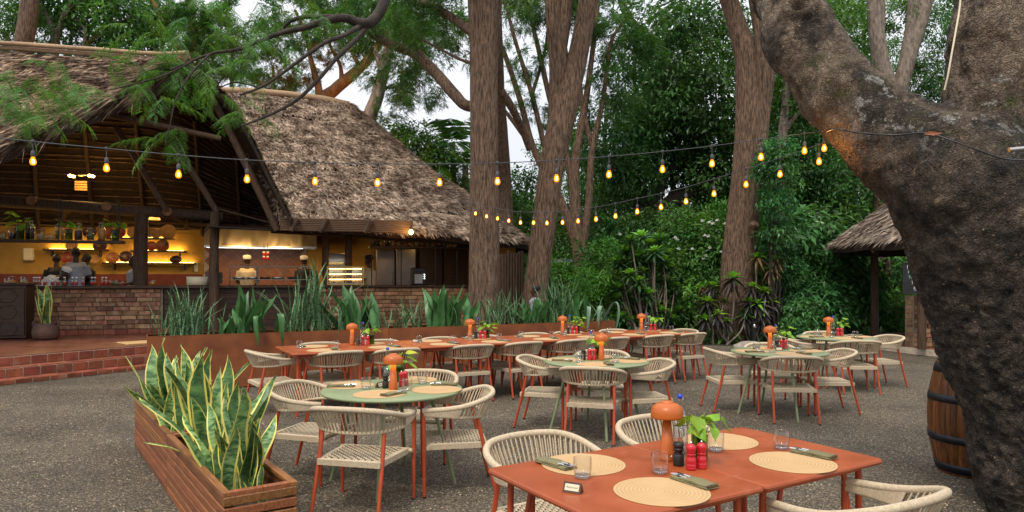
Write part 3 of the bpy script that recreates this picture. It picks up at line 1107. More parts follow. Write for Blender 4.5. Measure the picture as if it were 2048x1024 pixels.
# right slope of the gable: from its rake back into the big roof
rake = [PX(375, 128, 14.5), PX(430, 170, 14.55), PX(470, 212, 14.6), PX(510, 290, 14.75), PX(545, 365, 14.95), PX(582, 437, 15.2)]
back = [W(1.6, 1.0, 6.55), W(2.4, 1.6, 6.1), W(3.2, 2.2, 5.4), W(3.9, 2.8, 4.6), W(4.4, 3.2, 3.8), W(5.0, 3.5, 3.05)]
gr_ = loft(rake, back, 40, 20)
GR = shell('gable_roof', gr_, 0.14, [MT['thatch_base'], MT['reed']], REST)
strands('rake_fringe', gr_[:4], 2, 900, 0.34, 0.02, MT['straw_thatch'], GR, 12, lift=0.03, spread=0.5, rowlift=0.02)
# rear slope: its underside is the dark ceiling seen through the gable
rearA = [W(-7, NW + .25, 2.68), W(-2, NW + .25, 2.70), W(2, NW + .25, 2.72), W(5.2, NW + .25, 2.95)]
rearB = [ridgeL[0] + Vector((0, .1, .02)), ridgeL[2] + Vector((0, .1, .02)), ridgeL[6] + Vector((0, .1, .02)), W(5.0, 3.2, 3.9)]
grr = loft(rearA, rearB, 40, 20)
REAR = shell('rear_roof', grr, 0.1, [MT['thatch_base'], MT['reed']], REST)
bt = MB()
for k in range(26):
    v = (k + 0.5 + random.uniform(-.2, .2)) / 26
    row = grr[0] * (1 - v) + grr[-1] * v
    row = row + np.array([0, 0, -0.13]) + np.array(BN)[None] * -0.03
    row = row[::3]
    row[:, 2] += np.array([random.uniform(-.02, .02) for _ in row])
    bt.tube([Vector(p) for p in row], random.uniform(.012, .024), 5, caps=False)
bt.build('roof_battens', MT['batten'], REST)
bt = MB()
for k in range(9):
    u = int((k + .5) / 9 * 39)
    bt.tube([Vector(p) + Vector((0, 0, -0.17)) - BN * 0.06 for p in grr[::4, u]], 0.05, 7, caps=False, rough=.1, seed=k)
bt.build('rear_rafters', MT['log'], REST)
# log palisade closing the right end under the roof
PAL = thing('log_palisade', 'dark palisade of upright logs beside the big trunk under the roof end', 'fence')
for k in range(9):
    px = 1000 + k * 5.6
    b = P(px, 600, 16.6)
    b.z = 0
    mb = MB()
    mb.tube([b, b + Vector((0, 0, 1.1)), b + Vector((0, 0, 2.22 + random.uniform(-.05, .05)))], 0.036, 8, rough=.2, seed=k)
    mb.build('log', MT['log'], PAL)
# ================================================================ trees and planting
def leafmat(name, c1, c2, rough=0.45, transl=0.3, tc=(1.3, 1.25, 0.5), ov=0.25, iv=0.45, hv=0.015):
    return mat(name, c1, c2, ns=1.2, nd=2, rough=rough, transl=transl, tcol=tc, ov=ov, iv=iv, hv=hv, spec=0.35)
MT['leaf_dark'] = leafmat('dark_leaf', (0.026, 0.085, 0.022), (0.066, 0.165, 0.034))
MT['leaf_mid'] = leafmat('mid_leaf', (0.034, 0.118, 0.020), (0.085, 0.205, 0.032))
MT['leaf_feather'] = leafmat('feathery_leaf', (0.032, 0.105, 0.030), (0.075, 0.175, 0.038), transl=0.4)
MT['leaf_shrub'] = leafmat('shrub_leaf', (0.042, 0.145, 0.026), (0.105, 0.245, 0.040))
MT['leaf_bright'] = leafmat('bright_leaf', (0.060, 0.175, 0.018), (0.130, 0.280, 0.030))
MT['leaf_blue'] = leafmat('glossy_leaf', (0.036, 0.130, 0.038), (0.080, 0.215, 0.058), rough=0.3)
MT['leaf_autumn'] = leafmat('warm_leaf', (0.09, 0.075, 0.018), (0.15, 0.10, 0.02))
MT['bark'] = mat('brown_bark', (0.042, 0.024, 0.014), (0.26, 0.165, 0.105), ns=4.5, nd=9, stretch=(7, 7, 1.05), lo=0.34, hi=0.66, rough=0.9, bump=1.0, bs=13, bd=0.05, ov=0.12)
MT['bark_grey'] = mat('grey_bark', (0.10, 0.075, 0.056), (0.26, 0.21, 0.165), ns=4, nd=8, stretch=(3, 3, 1), rough=0.9, bump=0.7, bs=16, bd=0.03, ov=0.12)
MT['bark_dark'] = mat('dark_bark', (0.020, 0.016, 0.012), (0.055, 0.043, 0.032), ns=4, nd=8, stretch=(3, 3, 1), rough=0.9, bump=0.7, bs=16, bd=0.03)
MT['bark_orange_lit'] = mat('orange_lit_bark', (0.12, 0.055, 0.022), (0.27, 0.13, 0.052), ns=3, nd=8, stretch=(2, 2, 1), rough=0.85, bump=0.6, bs=16, bd=0.03)  # warm glow of the floodlight put into the bark colour

def leaf_quads(c, d, nrm, L, wd, fold=0.18):
    """one folded diamond per leaf"""
    side = np.cross(d, nrm)
    side /= np.linalg.norm(side, axis=1)[:, None] + 1e-9
    up = np.cross(side, d)
    mid = c + d * (L * 0.45)[:, None]
    a = c
    t = c + d * L[:, None] - np.array([0, 0, 1.0]) * (L * 0.12)[:, None]
    l = mid + side * (wd * .5)[:, None] + up * (wd * fold)[:, None]
    r = mid - side * (wd * .5)[:, None] + up * (wd * fold)[:, None]
    return np.stack([a, r, t, l], 1)

def unit(v):
    return v / (np.linalg.norm(v, axis=1)[:, None] + 1e-9)

def cloud(name, n, rad, L, wd, k, sig, m, seed, flat=0.0, droop=0.3, shell_=0.45):
    """leaf clump of n leaves: k twigs spread in an ellipsoid, leaves gathered round them"""
    r = np.random.default_rng(seed)
    dirs = unit(r.normal(0, 1, (k, 3)))
    rr = (shell_ + (1 - shell_) * r.random(k)) ** 0.8
    tw = dirs * rr[:, None] * np.array(rad)
    tw = tw * (1 + 0.25 * fbm(tw * 1.3 + seed, 2))[:, None]
    i = r.integers(0, k, n)
    sg = np.array(sig) if hasattr(sig, '__len__') else np.array((sig, sig, sig))
    p = tw[i] + r.normal(0, 1, (n, 3)) * sg
    out = unit(p + np.array([0, 0, -0.2]) * rad[2])
    d = unit(out * 0.6 + r.normal(0, 0.6, (n, 3)) + np.array([0, 0, -droop]))
    nr = unit(r.normal(0, 0.45 + flat * -0.25, (n, 3)) + np.array([0, 0, 1.0]) + out * 0.3)
    s = 0.6 + 0.7 * r.random(n)
    V = leaf_quads(p, d, nr, L * s, wd * s)
    Q = np.arange(n * 4).reshape(-1, 4)
    return np_mesh(name, V.reshape(-1, 3), Q, m)

def pinnate(name, fronds, rad, flen, pairs, ll, lw, k, m, seed, droop=0.5):
    """clump of compound leaves: each frond carries pairs of small leaflets (flame tree and acacia foliage)"""
    r = np.random.default_rng(seed)
    dirs = unit(r.normal(0, 1, (k, 3)))
    tw = dirs * (0.4 + 0.6 * r.random(k))[:, None] * np.array(rad)
    i = r.integers(0, k, fronds)
    b = tw[i] + r.normal(0, 0.09, (fronds, 3))
    d = unit(dirs[i] * 0.5 + r.normal(0, 0.6, (fronds, 3)) + np.array([0, 0, -droop * 0.4]))
    nr = unit(r.normal(0, 0.4, (fronds, 3)) + np.array([0, 0, 1.0]))
    side = unit(np.cross(d, nr))
    Vs = []
    fl = flen * (0.6 + 0.6 * r.random(fronds))
    for j in range(pairs):
        t = (j + 1) / (pairs + 0.3)
        c = b + d * (fl * t)[:, None] - np.array([0, 0, 1.0]) * (droop * fl * t * t * .5)[:, None]
        taper = (1.0 - 0.45 * abs(t - 0.4))
        for sgn in (-1, 1):
            dd = unit(side * sgn + d * 0.45 - np.array([0, 0, 0.25]) + r.normal(0, .12, (fronds, 3)))
            Vs.append(leaf_quads(c, dd, nr, np.full(fronds, ll * taper), np.full(fronds, lw * taper), fold=0.05))
    V = np.concatenate(Vs, 0)
    Q = np.arange(len(V) * 4).reshape(-1, 4)
    return np_mesh(name, V.reshape(-1, 3), Q, m)

CL = {}
for k in range(3):
    CL['broad', k] = cloud('foliage', 1700, (1.5, 1.5, 1.15), 0.20, 0.095, 60, 0.24, MT['leaf_dark'], 20 + k)
    CL['mid', k] = cloud('foliage', 1900, (1.5, 1.5, 1.1), 0.18, 0.085, 55, 0.22, MT['leaf_mid'], 30 + k)
    CL['feather', k] = pinnate('foliage', 420, (1.7, 1.7, 0.5), 0.34, 7, 0.085, 0.034, 26, MT['leaf_feather'], 40 + k, droop=0.4)
    CL['shrub', k] = cloud('foliage', 1500, (0.75, 0.75, 0.65), 0.125, 0.055, 46, 0.12, MT['leaf_shrub'], 50 + k)
    CL['gloss', k] = cloud('foliage', 800, (0.75, 0.75, 0.65), 0.19, 0.085, 40, 0.13, MT['leaf_blue'], 60 + k, droop=0.5)
    CL['bright', k] = cloud('foliage', 900, (0.6, 0.6, 0.45), 0.10, 0.042, 40, 0.10, MT['leaf_bright'], 70 + k)
    CL['darkshrub', k] = cloud('foliage', 1300, (0.9, 0.9, 0.75), 0.17, 0.075, 46, 0.15, MT['leaf_dark'], 75 + k, droop=0.5)
CL['autumn', 0] = pinnate('foliage', 380, (1.7, 1.7, 0.5), 0.34, 7, 0.085, 0.034, 26, MT['leaf_autumn'], 80, droop=0.4)

def clump(parent, kind, c, sc, rz=None, squash=None):
    ks = [k for k in CL if k[0] == kind]
    o = obj('foliage', CL[random.choice(ks)], parent, c, kind='stuff')
    s = sc if hasattr(sc, '__len__') else (sc * random.uniform(.88, 1.12), sc * random.uniform(.88, 1.12), sc * (squash or random.uniform(.8, 1.0)))
    o.scale = s
    o.rotation_euler = (random.uniform(-.25, .25), random.uniform(-.25, .25), random.uniform(0, 6.28) if rz is None else rz)
    return o

def limb(mb, path, n=12, rough=0.10, per=4, seed=None, caps=False):
    """path of (px, py, depth, px_radius): a tapering limb"""
    q = []
    for px, py, Y, r in path:
        p = P(px, py, Y)
        q.append((p.x, p.y, p.z, r * Y / F))
    c = catmull(q, per)
    mb.tube([Vector(x[:3]) for x in c], [max(x[3], 0.006) for x in c], n, caps=caps, rough=rough, seed=random.randint(1, 200) if seed is None else seed)

TREES = []
def tree(name, label, cat, trunks, fol, bark='bark', group=None, n=12, rough=0.10, per=4):
    base = trunks[0][0]
    b = P(*base[:3])
    root = thing(name, label, cat, (0, 0, 0), 0, group)
    mb = MB()
    for i, t in enumerate(trunks):
        limb(mb, t, n if i == 0 else max(7, n - 4), rough, per)
    mb.build('trunk', MT[bark], root)
    for kind, px, py, Y, sc in fol:
        clump(root, kind, P(px, py, Y), sc)
    return root

# --- the big trunks in the yard
def gz(px, Y, r):        # a foot on the ground under px at depth Y
    return (px, YH + EYE * F / Y + 8, Y, r)
tree('tall_tree', 'tall straight brown trunk rising behind the rust planters, nearest the thatched roof end', 'tree',
     [[gz(966, 14.6, 46), (968, 640, 14.6, 33), (969, 480, 14.6, 30), (969, 300, 14.6, 28.5), (967, 120, 14.6, 29), (970, -40, 14.6, 36), (972, -160, 14.6, 30)],
      [(944, 66, 14.6, 9), (925, 50, 14.7, 9), (893, 28, 14.9, 8), (862, 10, 15.1, 7), (830, 6, 15.4, 6), (800, -10, 15.6, 5)],
      [(946, 126, 14.7, 3), (918, 118, 15, 3), (880, 98, 15.5, 2.5), (845, 80, 16, 2)]],
     [('feather', 900, -40, 15, 1.0), ('feather', 850, 60, 16, .8), ('feather', 800, 10, 15.5, .9)], n=72, rough=0.085, per=16)
tree('tall_tree', 'tall brown trunk half hidden right behind the nearest big trunk, with a bough reaching left', 'tree',
     [[gz(1010, 20.0, 36), (1004, 560, 20, 30), (1000, 400, 20, 26), (992, 250, 19, 23), (985, 100, 18, 21), (980, -60, 17.5, 20)],
      [(975, 206, 17, 13), (935, 212, 17.2, 11), (908, 188, 17.5, 12), (868, 142, 18, 11), (830, 108, 18.5, 10), (790, 92, 19, 9.5), (740, 66, 19.6, 8), (700, 30, 20, 7), (680, -30, 20, 6)],
      [(870, 145, 18, 5), (856, 122, 18, 4), (838, 100, 18.3, 3)],
      [(1000, 180, 17, 9), (1024, 216, 17.2, 8), (1044, 258, 17.5, 7), (1060, 300, 17.7, 7)]],
     [('feather', 800, 60, 19, 1.1), ('feather', 740, 30, 19.5, 1.2), ('feather', 860, 40, 18.5, 1.0), ('feather', 790, 150, 19.5, .9), ('feather', 700, 0, 20, 1.2), ('feather', 900, 90, 18.5, .8)], n=60, rough=0.085, per=13)
tree('tall_tree', 'leaning brown trunk that forks high into two stems, right of the straight trunk', 'tree',
     [[gz(1062, 16.2, 32), (1074, 560, 16.2, 24), (1090, 440, 16.2, 25), (1106, 320, 16.2, 26), (1124, 240, 16.2, 26), (1150, 140, 16.2, 21), (1172, 30, 16.2, 19), (1186, -80, 16.2, 18)],
      [(1116, 300, 16.3, 22), (1118, 200, 16.3, 21), (1117, 110, 16.3, 20), (1108, 40, 16.3, 17), (1102, -80, 16.3, 16)],
      [(1118, 90, 16.3, 18), (1128, 30, 16.4, 16), (1136, -60, 16.4, 14)]],
     [('feather', 1110, -60, 16, 1.0)], n=60, rough=0.085, per=13)
tree('tall_tree', 'stout brown trunk with a knob and a vine, standing in the planting right of centre', 'tree',
     [[gz(1466, 18.3, 46), (1471, 640, 18.3, 37), (1478, 520, 18.3, 34), (1490, 400, 18.3, 31), (1498, 300, 18.3, 29), (1502, 220, 18.3, 29), (1494, 120, 18.3, 24), (1474, 50, 18.3, 19), (1448, -30, 18.3, 17)],
      [(1508, 330, 18.2, 22), (1518, 230, 18.2, 21), (1528, 130, 18.1, 22), (1524, 60, 18.1, 18), (1510, -30, 18.1, 16)],
      [(1506, 450, 17.75, 8), (1510, 452, 17.6, 9), (1509, 455, 17.55, 6)]],
     [('feather', 1470, -60, 18.3, .9)], n=64, rough=0.085, per=13)
# several thin stems rising together
st = [[(1158, 690, 22, 16), (1160, 540, 22, 15), (1152, 440, 22, 12), (1150, 330, 22, 10), (1172, 200, 22, 7), (1190, 60, 22, 5), (1200, -40, 22, 4)],
      [(1158, 500, 22, 11), (1120, 400, 22, 9), (1068, 300, 22, 7), (1040, 200, 22, 6), (1010, 110, 22, 5), (990, 60, 22, 3)],
      [(1165, 500, 22, 9), (1178, 400, 22, 8), (1184, 300, 22, 7), (1206, 200, 22, 5), (1220, 90, 22.3, 4), (1250, 40, 22.5, 3)],
      [(1110, 390, 22, 7), (1090, 300, 22, 6), (1064, 190, 22, 5), (1030, 80, 22, 4), (1012, 10, 22, 3), (1000, -30, 22, 3)],
      [(1150, 400, 22, 8), (1130, 300, 22, 7), (1100, 200, 22, 6), (1075, 90, 22, 5), (1052, 0, 22, 4)],
      [(1186, 300, 22, 6), (1162, 200, 22, 5), (1160, 90, 22, 4), (1150, 0, 22, 3)],
      [(1060, 290, 22, 5), (1020, 235, 22, 4), (985, 190, 22, 3)], [(1064, 190, 22, 4), (1090, 100, 22.3, 3), (1098, 20, 22.3, 3)]]
tree('multi_stem_tree', 'slender many stemmed tree fanning out behind the forked trunk', 'tree', st,
     [('feather', x, y, 22 + random.uniform(-.8, 1.2), s) for x, y, s in
      ((1030, 40, .9), (1060, 110, .8), (1090, 20, .9), (1010, 150, .6), (1040, 190, .6), (1215, 60, 1.1), (1240, 130, 1.0), (1190, 180, .8), (1230, 220, .9), (1200, 20, 1.0), (1155, 10, .9), (1080, 230, .5), (1260, 60, 1), (1030, -20, 1.1), (1100, -30, 1.1))], n=10, rough=0.08)
# dark spreading tree in the depth
tree('spreading_tree', 'dark low spreading tree with crooked limbs in the depth of the garden', 'tree',
     [[(1310, 640, 27, 32), (1308, 520, 27, 30), (1300, 440, 27, 26), (1270, 380, 27, 22), (1225, 330, 27, 15), (1190, 300, 27, 9)],
      [(1312, 440, 27, 20), (1350, 400, 27, 17), (1410, 380, 27, 14), (1450, 360, 27, 9)],
      [(1305, 430, 27, 14), (1330, 350, 27, 11), (1390, 300, 27, 9), (1430, 220, 27, 7)],
      [(1290, 520, 27, 14), (1240, 470, 27, 11), (1190, 440, 27, 8)],
      [(1345, 170, 27, 12), (1310, 90, 27, 11), (1260, 40, 27, 9), (1235, -20, 27, 8)],
      [(1400, 300, 27, 10), (1375, 230, 27, 11), (1345, 170, 27, 12)]],
     [('broad', x, y, 26.5 + random.uniform(-1, 2.5), s) for x, y, s in
      ((1230, 300, 1.1), (1290, 290, 1.2), (1350, 270, 1.2), (1410, 260, 1.2), (1260, 230, 1.0), (1330, 215, 1.1), (1400, 200, 1.1), (1440, 300, 1.1), (1250, 350, .9), (1400, 340, 1.0), (1320, 330, .9), (1210, 420, .9), (1440, 400, 1.0), (1360, 130, 1.0), (1420, 120, 1.1), (1270, 120, .8), (1310, 40, 1.0), (1380, 50, 1.1), (1430, 30, 1.0))], bark='bark_dark', n=12, rough=0.15)
# acacias behind the roof, the first with floodlit orange put into its bark colour
tree('acacia_tree', 'acacia with orange lit forking limbs rising behind the roof ridge', 'tree',
     [[gz(638, 27, 19), (640, 330, 27, 15), (646, 210, 27, 14), (668, 180, 27, 12), (704, 150, 27, 11), (735, 120, 27, 9), (770, 70, 27, 6), (800, 20, 27, 5)],
      [(645, 215, 27, 8), (636, 170, 27, 8), (622, 120, 27, 5), (612, 70, 27, 4), (590, 20, 27, 3)],
      [(684, 165, 27, 6), (680, 130, 27, 4), (660, 90, 27, 3), (650, 50, 27, 3)], [(720, 135, 27, 5), (700, 90, 27, 4), (705, 40, 27, 3)]],
     [('feather', x, y, 27 + random.uniform(-1, 1.5), s) for x, y, s in
      ((560, 60, 1.1), (620, 40, 1.2), (680, 50, 1.1), (740, 40, 1.2), (790, 60, 1.1), (600, 110, .9), (640, 90, .8), (540, 130, 1), (575, 165, .8), (720, 80, .7), (610, -10, 1.3), (700, -10, 1.3))] +
     [('autumn', 590, 150, 26.5, .7), ('autumn', 655, 110, 26.5, .6), ('autumn', 560, 190, 26.5, .6)], bark='bark_orange_lit', n=11)
tree('acacia_tree', 'acacia with a thick leaning trunk right of the roof ridge against open sky', 'tree',
     [[gz(735, 25, 18), (735, 420, 25, 15), (735, 260, 25, 15), (755, 190, 25, 13), (770, 130, 25, 12), (780, 80, 25, 8), (800, 20, 25, 6)],
      [(766, 140, 25, 8), (755, 115, 25, 7), (745, 90, 25, 4)],
      [(738, 245, 25, 4), (760, 185, 25.5, 4), (790, 175, 26, 3), (830, 190, 26, 2)],
      [(745, 220, 25, 4), (720, 250, 25, 4), (705, 290, 25, 3)]],
     [('feather', x, y, 25 + random.uniform(-1, 1), s) for x, y, s in
      ((800, 110, .9), (830, 150, .8), (780, 160, .7), (820, 190, .75), (790, 215, .6), (850, 120, .7), (840, 60, .9), (760, 240, .5), (800, 275, .7), (770, 300, .6), (840, 200, .6), (880, 60, .8))], bark='bark_grey', n=11)
# upper left: pale branching trees over the roof
tree('pale_tree', 'brown trunk standing behind the left roof ridge at the left edge', 'tree',
     [[gz(36, 22, 22), (38, 320, 22, 19), (44, 110, 22, 16), (52, 60, 22, 17), (64, -30, 22, 15)], [(2, 60, 24, 4), (24, 90, 24, 4), (46, 120, 24, 4)]],
     [('mid', 10, 40, 23, .7), ('mid', 70, 10, 24, .8)], n=14)
tree('pale_tree', 'pale smooth branching tree behind the left roof ridge', 'tree',
     [[gz(112, 23, 11), (110, 260, 23, 7), (110, 110, 23, 7), (104, 60, 23, 5.5), (92, 30, 23, 5), (72, -10, 23, 4)],
      [(108, 90, 23, 5), (122, 45, 23, 5), (136, 15, 23, 5), (150, -20, 23, 4)],
      [(110, 100, 23, 4), (122, 50, 23.2, 4.5), (140, 18, 23.2, 4), (178, 2, 23.3, 3)],
      [(140, 140, 23, 4), (168, 95, 23.3, 4), (195, 70, 23.3, 3), (240, 45, 23.4, 2.5), (270, 30, 23.4, 2)],
      [(165, 105, 23, 4), (170, 60, 23, 3), (150, 40, 23.2, 3), (138, 20, 23.2, 3)],
      [gz(221, 26, 10), (220, 190, 26, 7), (218, 60, 26, 6), (230, -20, 26, 5)]],
     [('mid', x, y, 23.5 + random.uniform(-.5, 2), s) for x, y, s in
      ((60, 60, .7), (130, 70, .6), (200, 30, .9), (230, 80, .7), (170, 120, .5), (90, -10, .9), (150, -30, 1), (260, 20, 1.0), (280, 90, .8))], bark='bark_grey', n=10)
tree('dark_tree', 'dark leaning trunk crossing behind the foliage above the gable', 'tree',
     [[gz(420, 24, 15), (405, 240, 24, 11), (395, 190, 24, 10), (350, 80, 24, 9), (320, 35, 24, 9), (300, -20, 24, 9)], [gz(374, 26, 12), (376, 240, 26, 9), (378, 140, 26, 8), (385, 60, 26, 8), (376, -20, 26, 7)], [(384, 70, 26, 6), (420, 30, 26, 5), (460, 5, 26, 4)]],
     [('feather', x, y, 24 + random.uniform(-.5, 1), s) for x, y, s in ((330, 60, 1.0), (400, 40, 1.1), (450, 60, 1.1), (300, 20, 1.0), (480, 30, 1.1), (440, 120, .9), (510, 80, 1))], bark='bark_orange_lit', n=10)
# right: trunks seen in the crotch of the big tree
tree('twin_tree', 'grey tree with two bare stems seen through the fork of the big tree', 'tree',
     [[gz(1782, 26, 24), (1780, 420, 26, 22), (1778, 200, 26, 19), (1762, 130, 26, 17), (1752, 60, 26, 15), (1744, -30, 26, 13)],
      [(1790, 250, 26, 18), (1800, 180, 26, 16), (1818, 110, 26, 16), (1840, 40, 26, 16), (1858, -30, 26, 15)],
      [(1812, 120, 26, 13), (1822, 60, 26, 12), (1828, -30, 26, 11)],
      [(1760, 90, 26, 8), (1762, 40, 26, 8), (1764, -20, 26, 7)]],
     [('mid', x, y, 26.5 + random.uniform(-.2, 2.5), s) for x, y, s in
      ((1720, 60, .7), (1700, 10, .8), (1740, 150, .6), (1860, 120, .6), (1880, 60, .7), (1790, 30, .6), (1830, 190, .6), (1700, 130, .6), (1660, 20, .8), (1870, 10, .6))], bark='bark_grey', n=14)
tree('slim_tree', 'slim pale trunk behind the stout trunk with a side branch', 'tree',
     [[gz(1553, 21, 14), (1556, 560, 21, 11), (1564, 300, 21, 10), (1572, 200, 21, 8), (1580, 100, 21, 6), (1590, -20, 21, 5)],
      [(1560, 280, 21, 6), (1585, 240, 21, 5), (1608, 215, 21, 4)]],
     [('mid', 1600, 100, 21, .9), ('mid', 1580, 200, 21.5, .8), ('mid', 1620, 180, 21.5, .8), ('broad', 1600, 280, 22, .8), ('mid', 1640, 60, 21.5, .9), ('mid', 1590, 20, 22, 1.0)], bark='bark_grey', n=10)
tree('slim_tree', 'straight pale trunk standing behind the little thatched hut', 'tree',
     [[gz(1769, 22, 18), (1768, 650, 22, 16), (1764, 520, 22, 16), (1762, 380, 22, 15), (1760, 250, 22, 14)]], [('broad', 1750, 330, 23, .8)], bark='bark', n=12)
# palms behind the end of the roof
def palm(label, px, py, Y, n, L, seed, m='leaf_mid'):
    r = random.Random(seed)
    c = P(px, py, Y)
    root = thing('palm', label, 'palm', (0, 0, 0), 0, None)
    t = MB()
    t.tube([Vector((c.x, c.y, 0)), Vector((c.x + .1, c.y, c.z * .5)), c], [.16, .13, .12], 9, rough=.15)
    t.build('trunk', MT['bark_grey'], root)
    for k in range(n):
        az = k * 2.4 + r.uniform(-.3, .3)
        el = r.uniform(-0.25, 1.1)
        d = Vector((math.cos(az) * math.cos(el), math.sin(az) * math.cos(el), math.sin(el)))
        pts = []
        Lk = L * r.uniform(.8, 1.1)
        for i in range(15):
            t_ = i / 14
            pts.append(np.array(c + d * Lk * t_ + Vector((0, 0, -0.75 * Lk * t_ * t_ * (0.6 + 0.4 * math.cos(el))))))
        V = []
        for i in range(1, 15):
            p = pts[i]; dd = pts[i] - pts[i - 1]
            dd = dd / np.linalg.norm(dd)
            sd_ = np.cross(dd, [0, 0, 1]); sd_ /= np.linalg.norm(sd_) + 1e-6
            ll = L * 0.30 * (1 - 0.55 * abs(i / 14 - .4))
            for f in ((0,) if i % 2 else (0, .5)):
                for sg in (-1, 1):
                    tip = p - dd * 0.09 * f + (sd_ * sg * 0.8 + dd * .55) * ll + np.array([0, 0, -ll * .45])
                    b0 = p - dd * 0.09 * f
                    V.append([b0 - dd * .014, b0 + dd * .014, (b0 + tip) / 2 + dd * .018 + np.array([0, 0, .06 * L * .3]), tip])
        V = np.array(V)
        obj('frond', np_mesh('frond', V.reshape(-1, 3), np.arange(len(V) * 4).reshape(-1, 4), MT[m]), root)
palm('tall feathery palm behind the roof end', 905, 285, 27, 16, 2.6, 1, 'leaf_feather')
palm('bright green low palm beside the roof slope', 880, 335, 25, 13, 1.5, 2, 'leaf_bright')
palm('dark palm half hidden by the straight trunk', 930, 330, 26, 14, 1.9, 3, 'leaf_feather')

# --- bands of trees in the depth of the garden
def bg_tree(px, Y, h_px, kinds, k, spread, label, sc=1.0, low=0.25):
    root = thing('garden_tree', label, 'tree', (0, 0, 0), 0, 'trees in the depth of the garden')
    b = P(px, YH + EYE * F / Y, Y)
    mb = MB()
    top = P(px + random.uniform(-25, 25), h_px + 40, Y)
    mid = (Vector(b) + Vector(top)) / 2 + Vector((random.uniform(-.5, .5), 0, 0))
    mb.tube([Vector(p) for p in catmull([tuple(b), tuple(mid), tuple(top)], 5)], list(np.linspace(.2, .07, 11)), 8, caps=False, rough=.15, seed=random.randint(1, 90))
    for q_ in range(4):
        a = Vector(b).lerp(top, random.uniform(.35, .8))
        e_ = a + Vector((random.uniform(-2, 2), random.uniform(-1, 1), random.uniform(.6, 1.9)))
        mb.tube([a, a.lerp(e_, .5) + Vector((0, 0, -.15)), e_], [.08, .06, .03], 6, caps=False)
    mb.build('trunk', MT['bark_dark'], root)
    H_ = b.z * 0 + top.z
    for i in range(k):
        t = low + (1 - low) * (i + random.random()) / k
        c = Vector((top.x + random.uniform(-1, 1) * spread, Y + random.uniform(-1, 1) * spread * .6, H_ * t + random.uniform(-.4, .6)))
        clump(root, random.choice(kinds), c, sc * random.uniform(.75, 1.2))
    return root
for px, Y, hp, lb in ((1230, 31, 150, 'tall dark tree right of the many stemmed tree'), (1330, 33, 60, 'dark leafy tree behind the crooked spreading tree'), (1430, 30, 40, 'tall dark tree left of the stout trunk'), (1540, 27, 80, 'dark tree right behind the stout trunk'),
                      (1640, 28, 120, 'dark tree under the leaning limb of the old tree'), (1700, 26, 180, 'lower dark tree beside the hut roof'), (1800, 30, 60, 'leafy tree seen through the fork of the old tree'), (1890, 27, 120, 'dark tree behind the upright limb of the old tree'),
                      (2080, 28, 40, 'dark tree behind the old tree at the right edge'), (1280, 36, 0, 'highest tree crown right of the forked trunk'), (1620, 36, -20, 'tall tree crown left of the old tree fork'), (1740, 34, -60, 'tallest crown between the twin grey stems and the leaning limb')):
    bg_tree(px, Y, hp, ('feather', 'feather', 'mid') if px in (1280, 1330, 1740, 1640) else ('broad', 'mid', 'mid'), 8, 2.6, lb, 0.88)
for px, Y, hp, lb in ((1180, 36, 260, 'loose green tree behind the many stemmed tree'), (1110, 38, 300, 'loose green tree behind the forked trunk'), (1030, 36, 330, 'loose green tree right of the nearest big trunk'), (860, 38, 340, 'low green tree behind the palms'), (780, 36, 350, 'low green tree behind the slope of the big roof')):
    bg_tree(px, Y, hp, ('mid', 'mid', 'broad'), 6, 2.0, lb, 0.85)
for px, Y, hp, lb in ((-60, 30, -20, 'green tree at the far left above the roof'), (40, 32, 20, 'green tree behind the brown trunk at the left'), (130, 34, 30, 'green tree behind the pale branching tree'), (220, 30, 10, 'green tree right of the pale branching tree'), (300, 32, 20, 'green tree behind the gable top'),
                      (380, 34, 30, 'green tree above the gable right of its ridge'), (470, 32, 40, 'green tree behind the hanging bough'), (560, 34, 90, 'green tree left of the orange limbed acacia')):
    bg_tree(px, Y, hp, ('mid', 'feather', 'feather', 'feather'), 6, 2.6, lb, .85, low=0.45)

# far wood: one mass that closes the view low down
r_ = np.random.default_rng(99)
n_ = 60000
Yw = r_.uniform(38, 60, n_); Xw = r_.uniform(-0.85, 0.85, n_) * Yw
Zw = r_.random(n_) ** 1.2 * (6.2 + 1.9 * vnoise(np.stack([Xw * .16, Yw * .1, Xw * 0], 1)))
pw_ = np.stack([Xw, Yw, Zw], 1)
Vw = leaf_quads(pw_, unit(r_.normal(0, 1, (n_, 3))), unit(r_.normal(0, .7, (n_, 3)) + np.array([0, -.4, .6])), r_.uniform(.4, .8, n_), r_.uniform(.25, .45, n_))
tag(obj('far_wood', np_mesh('far_wood', Vw.reshape(-1, 3), np.arange(n_ * 4).reshape(-1, 4), MT['leaf_dark'])), 'dark far wood closing the view behind the garden', None, kind='stuff')
# ================================================================ understorey
def shrub(label, px, Y, items, name='shrub', group=None, stems=True, cat='shrub', bark='bark_dark'):
    """items: (kind, dx px, top-centre py, dY, scale)"""
    root = thing(name, label, cat, (0, 0, 0), 0, group)
    b = P(px, YH + EYE * F / Y + 3, Y)
    mb = MB()
    for kind, dx, py, dY, sc in items:
        c = P(px + dx, py, Y + dY)
        clump(root, kind, c, sc)
        mid = (b + c) / 2 + Vector((random.uniform(-.2, .2), random.uniform(-.1, .1), 0))
        mb.tube([Vector(q) for q in catmull([tuple(b + Vector((random.uniform(-.15, .15), random.uniform(-.1, .1), 0))), tuple(mid), tuple(c)], 4)], list(np.linspace(.028, .01, 9)), 6, caps=False)
    mb.build('stems', MT[bark], root, kind='stuff')
    return root

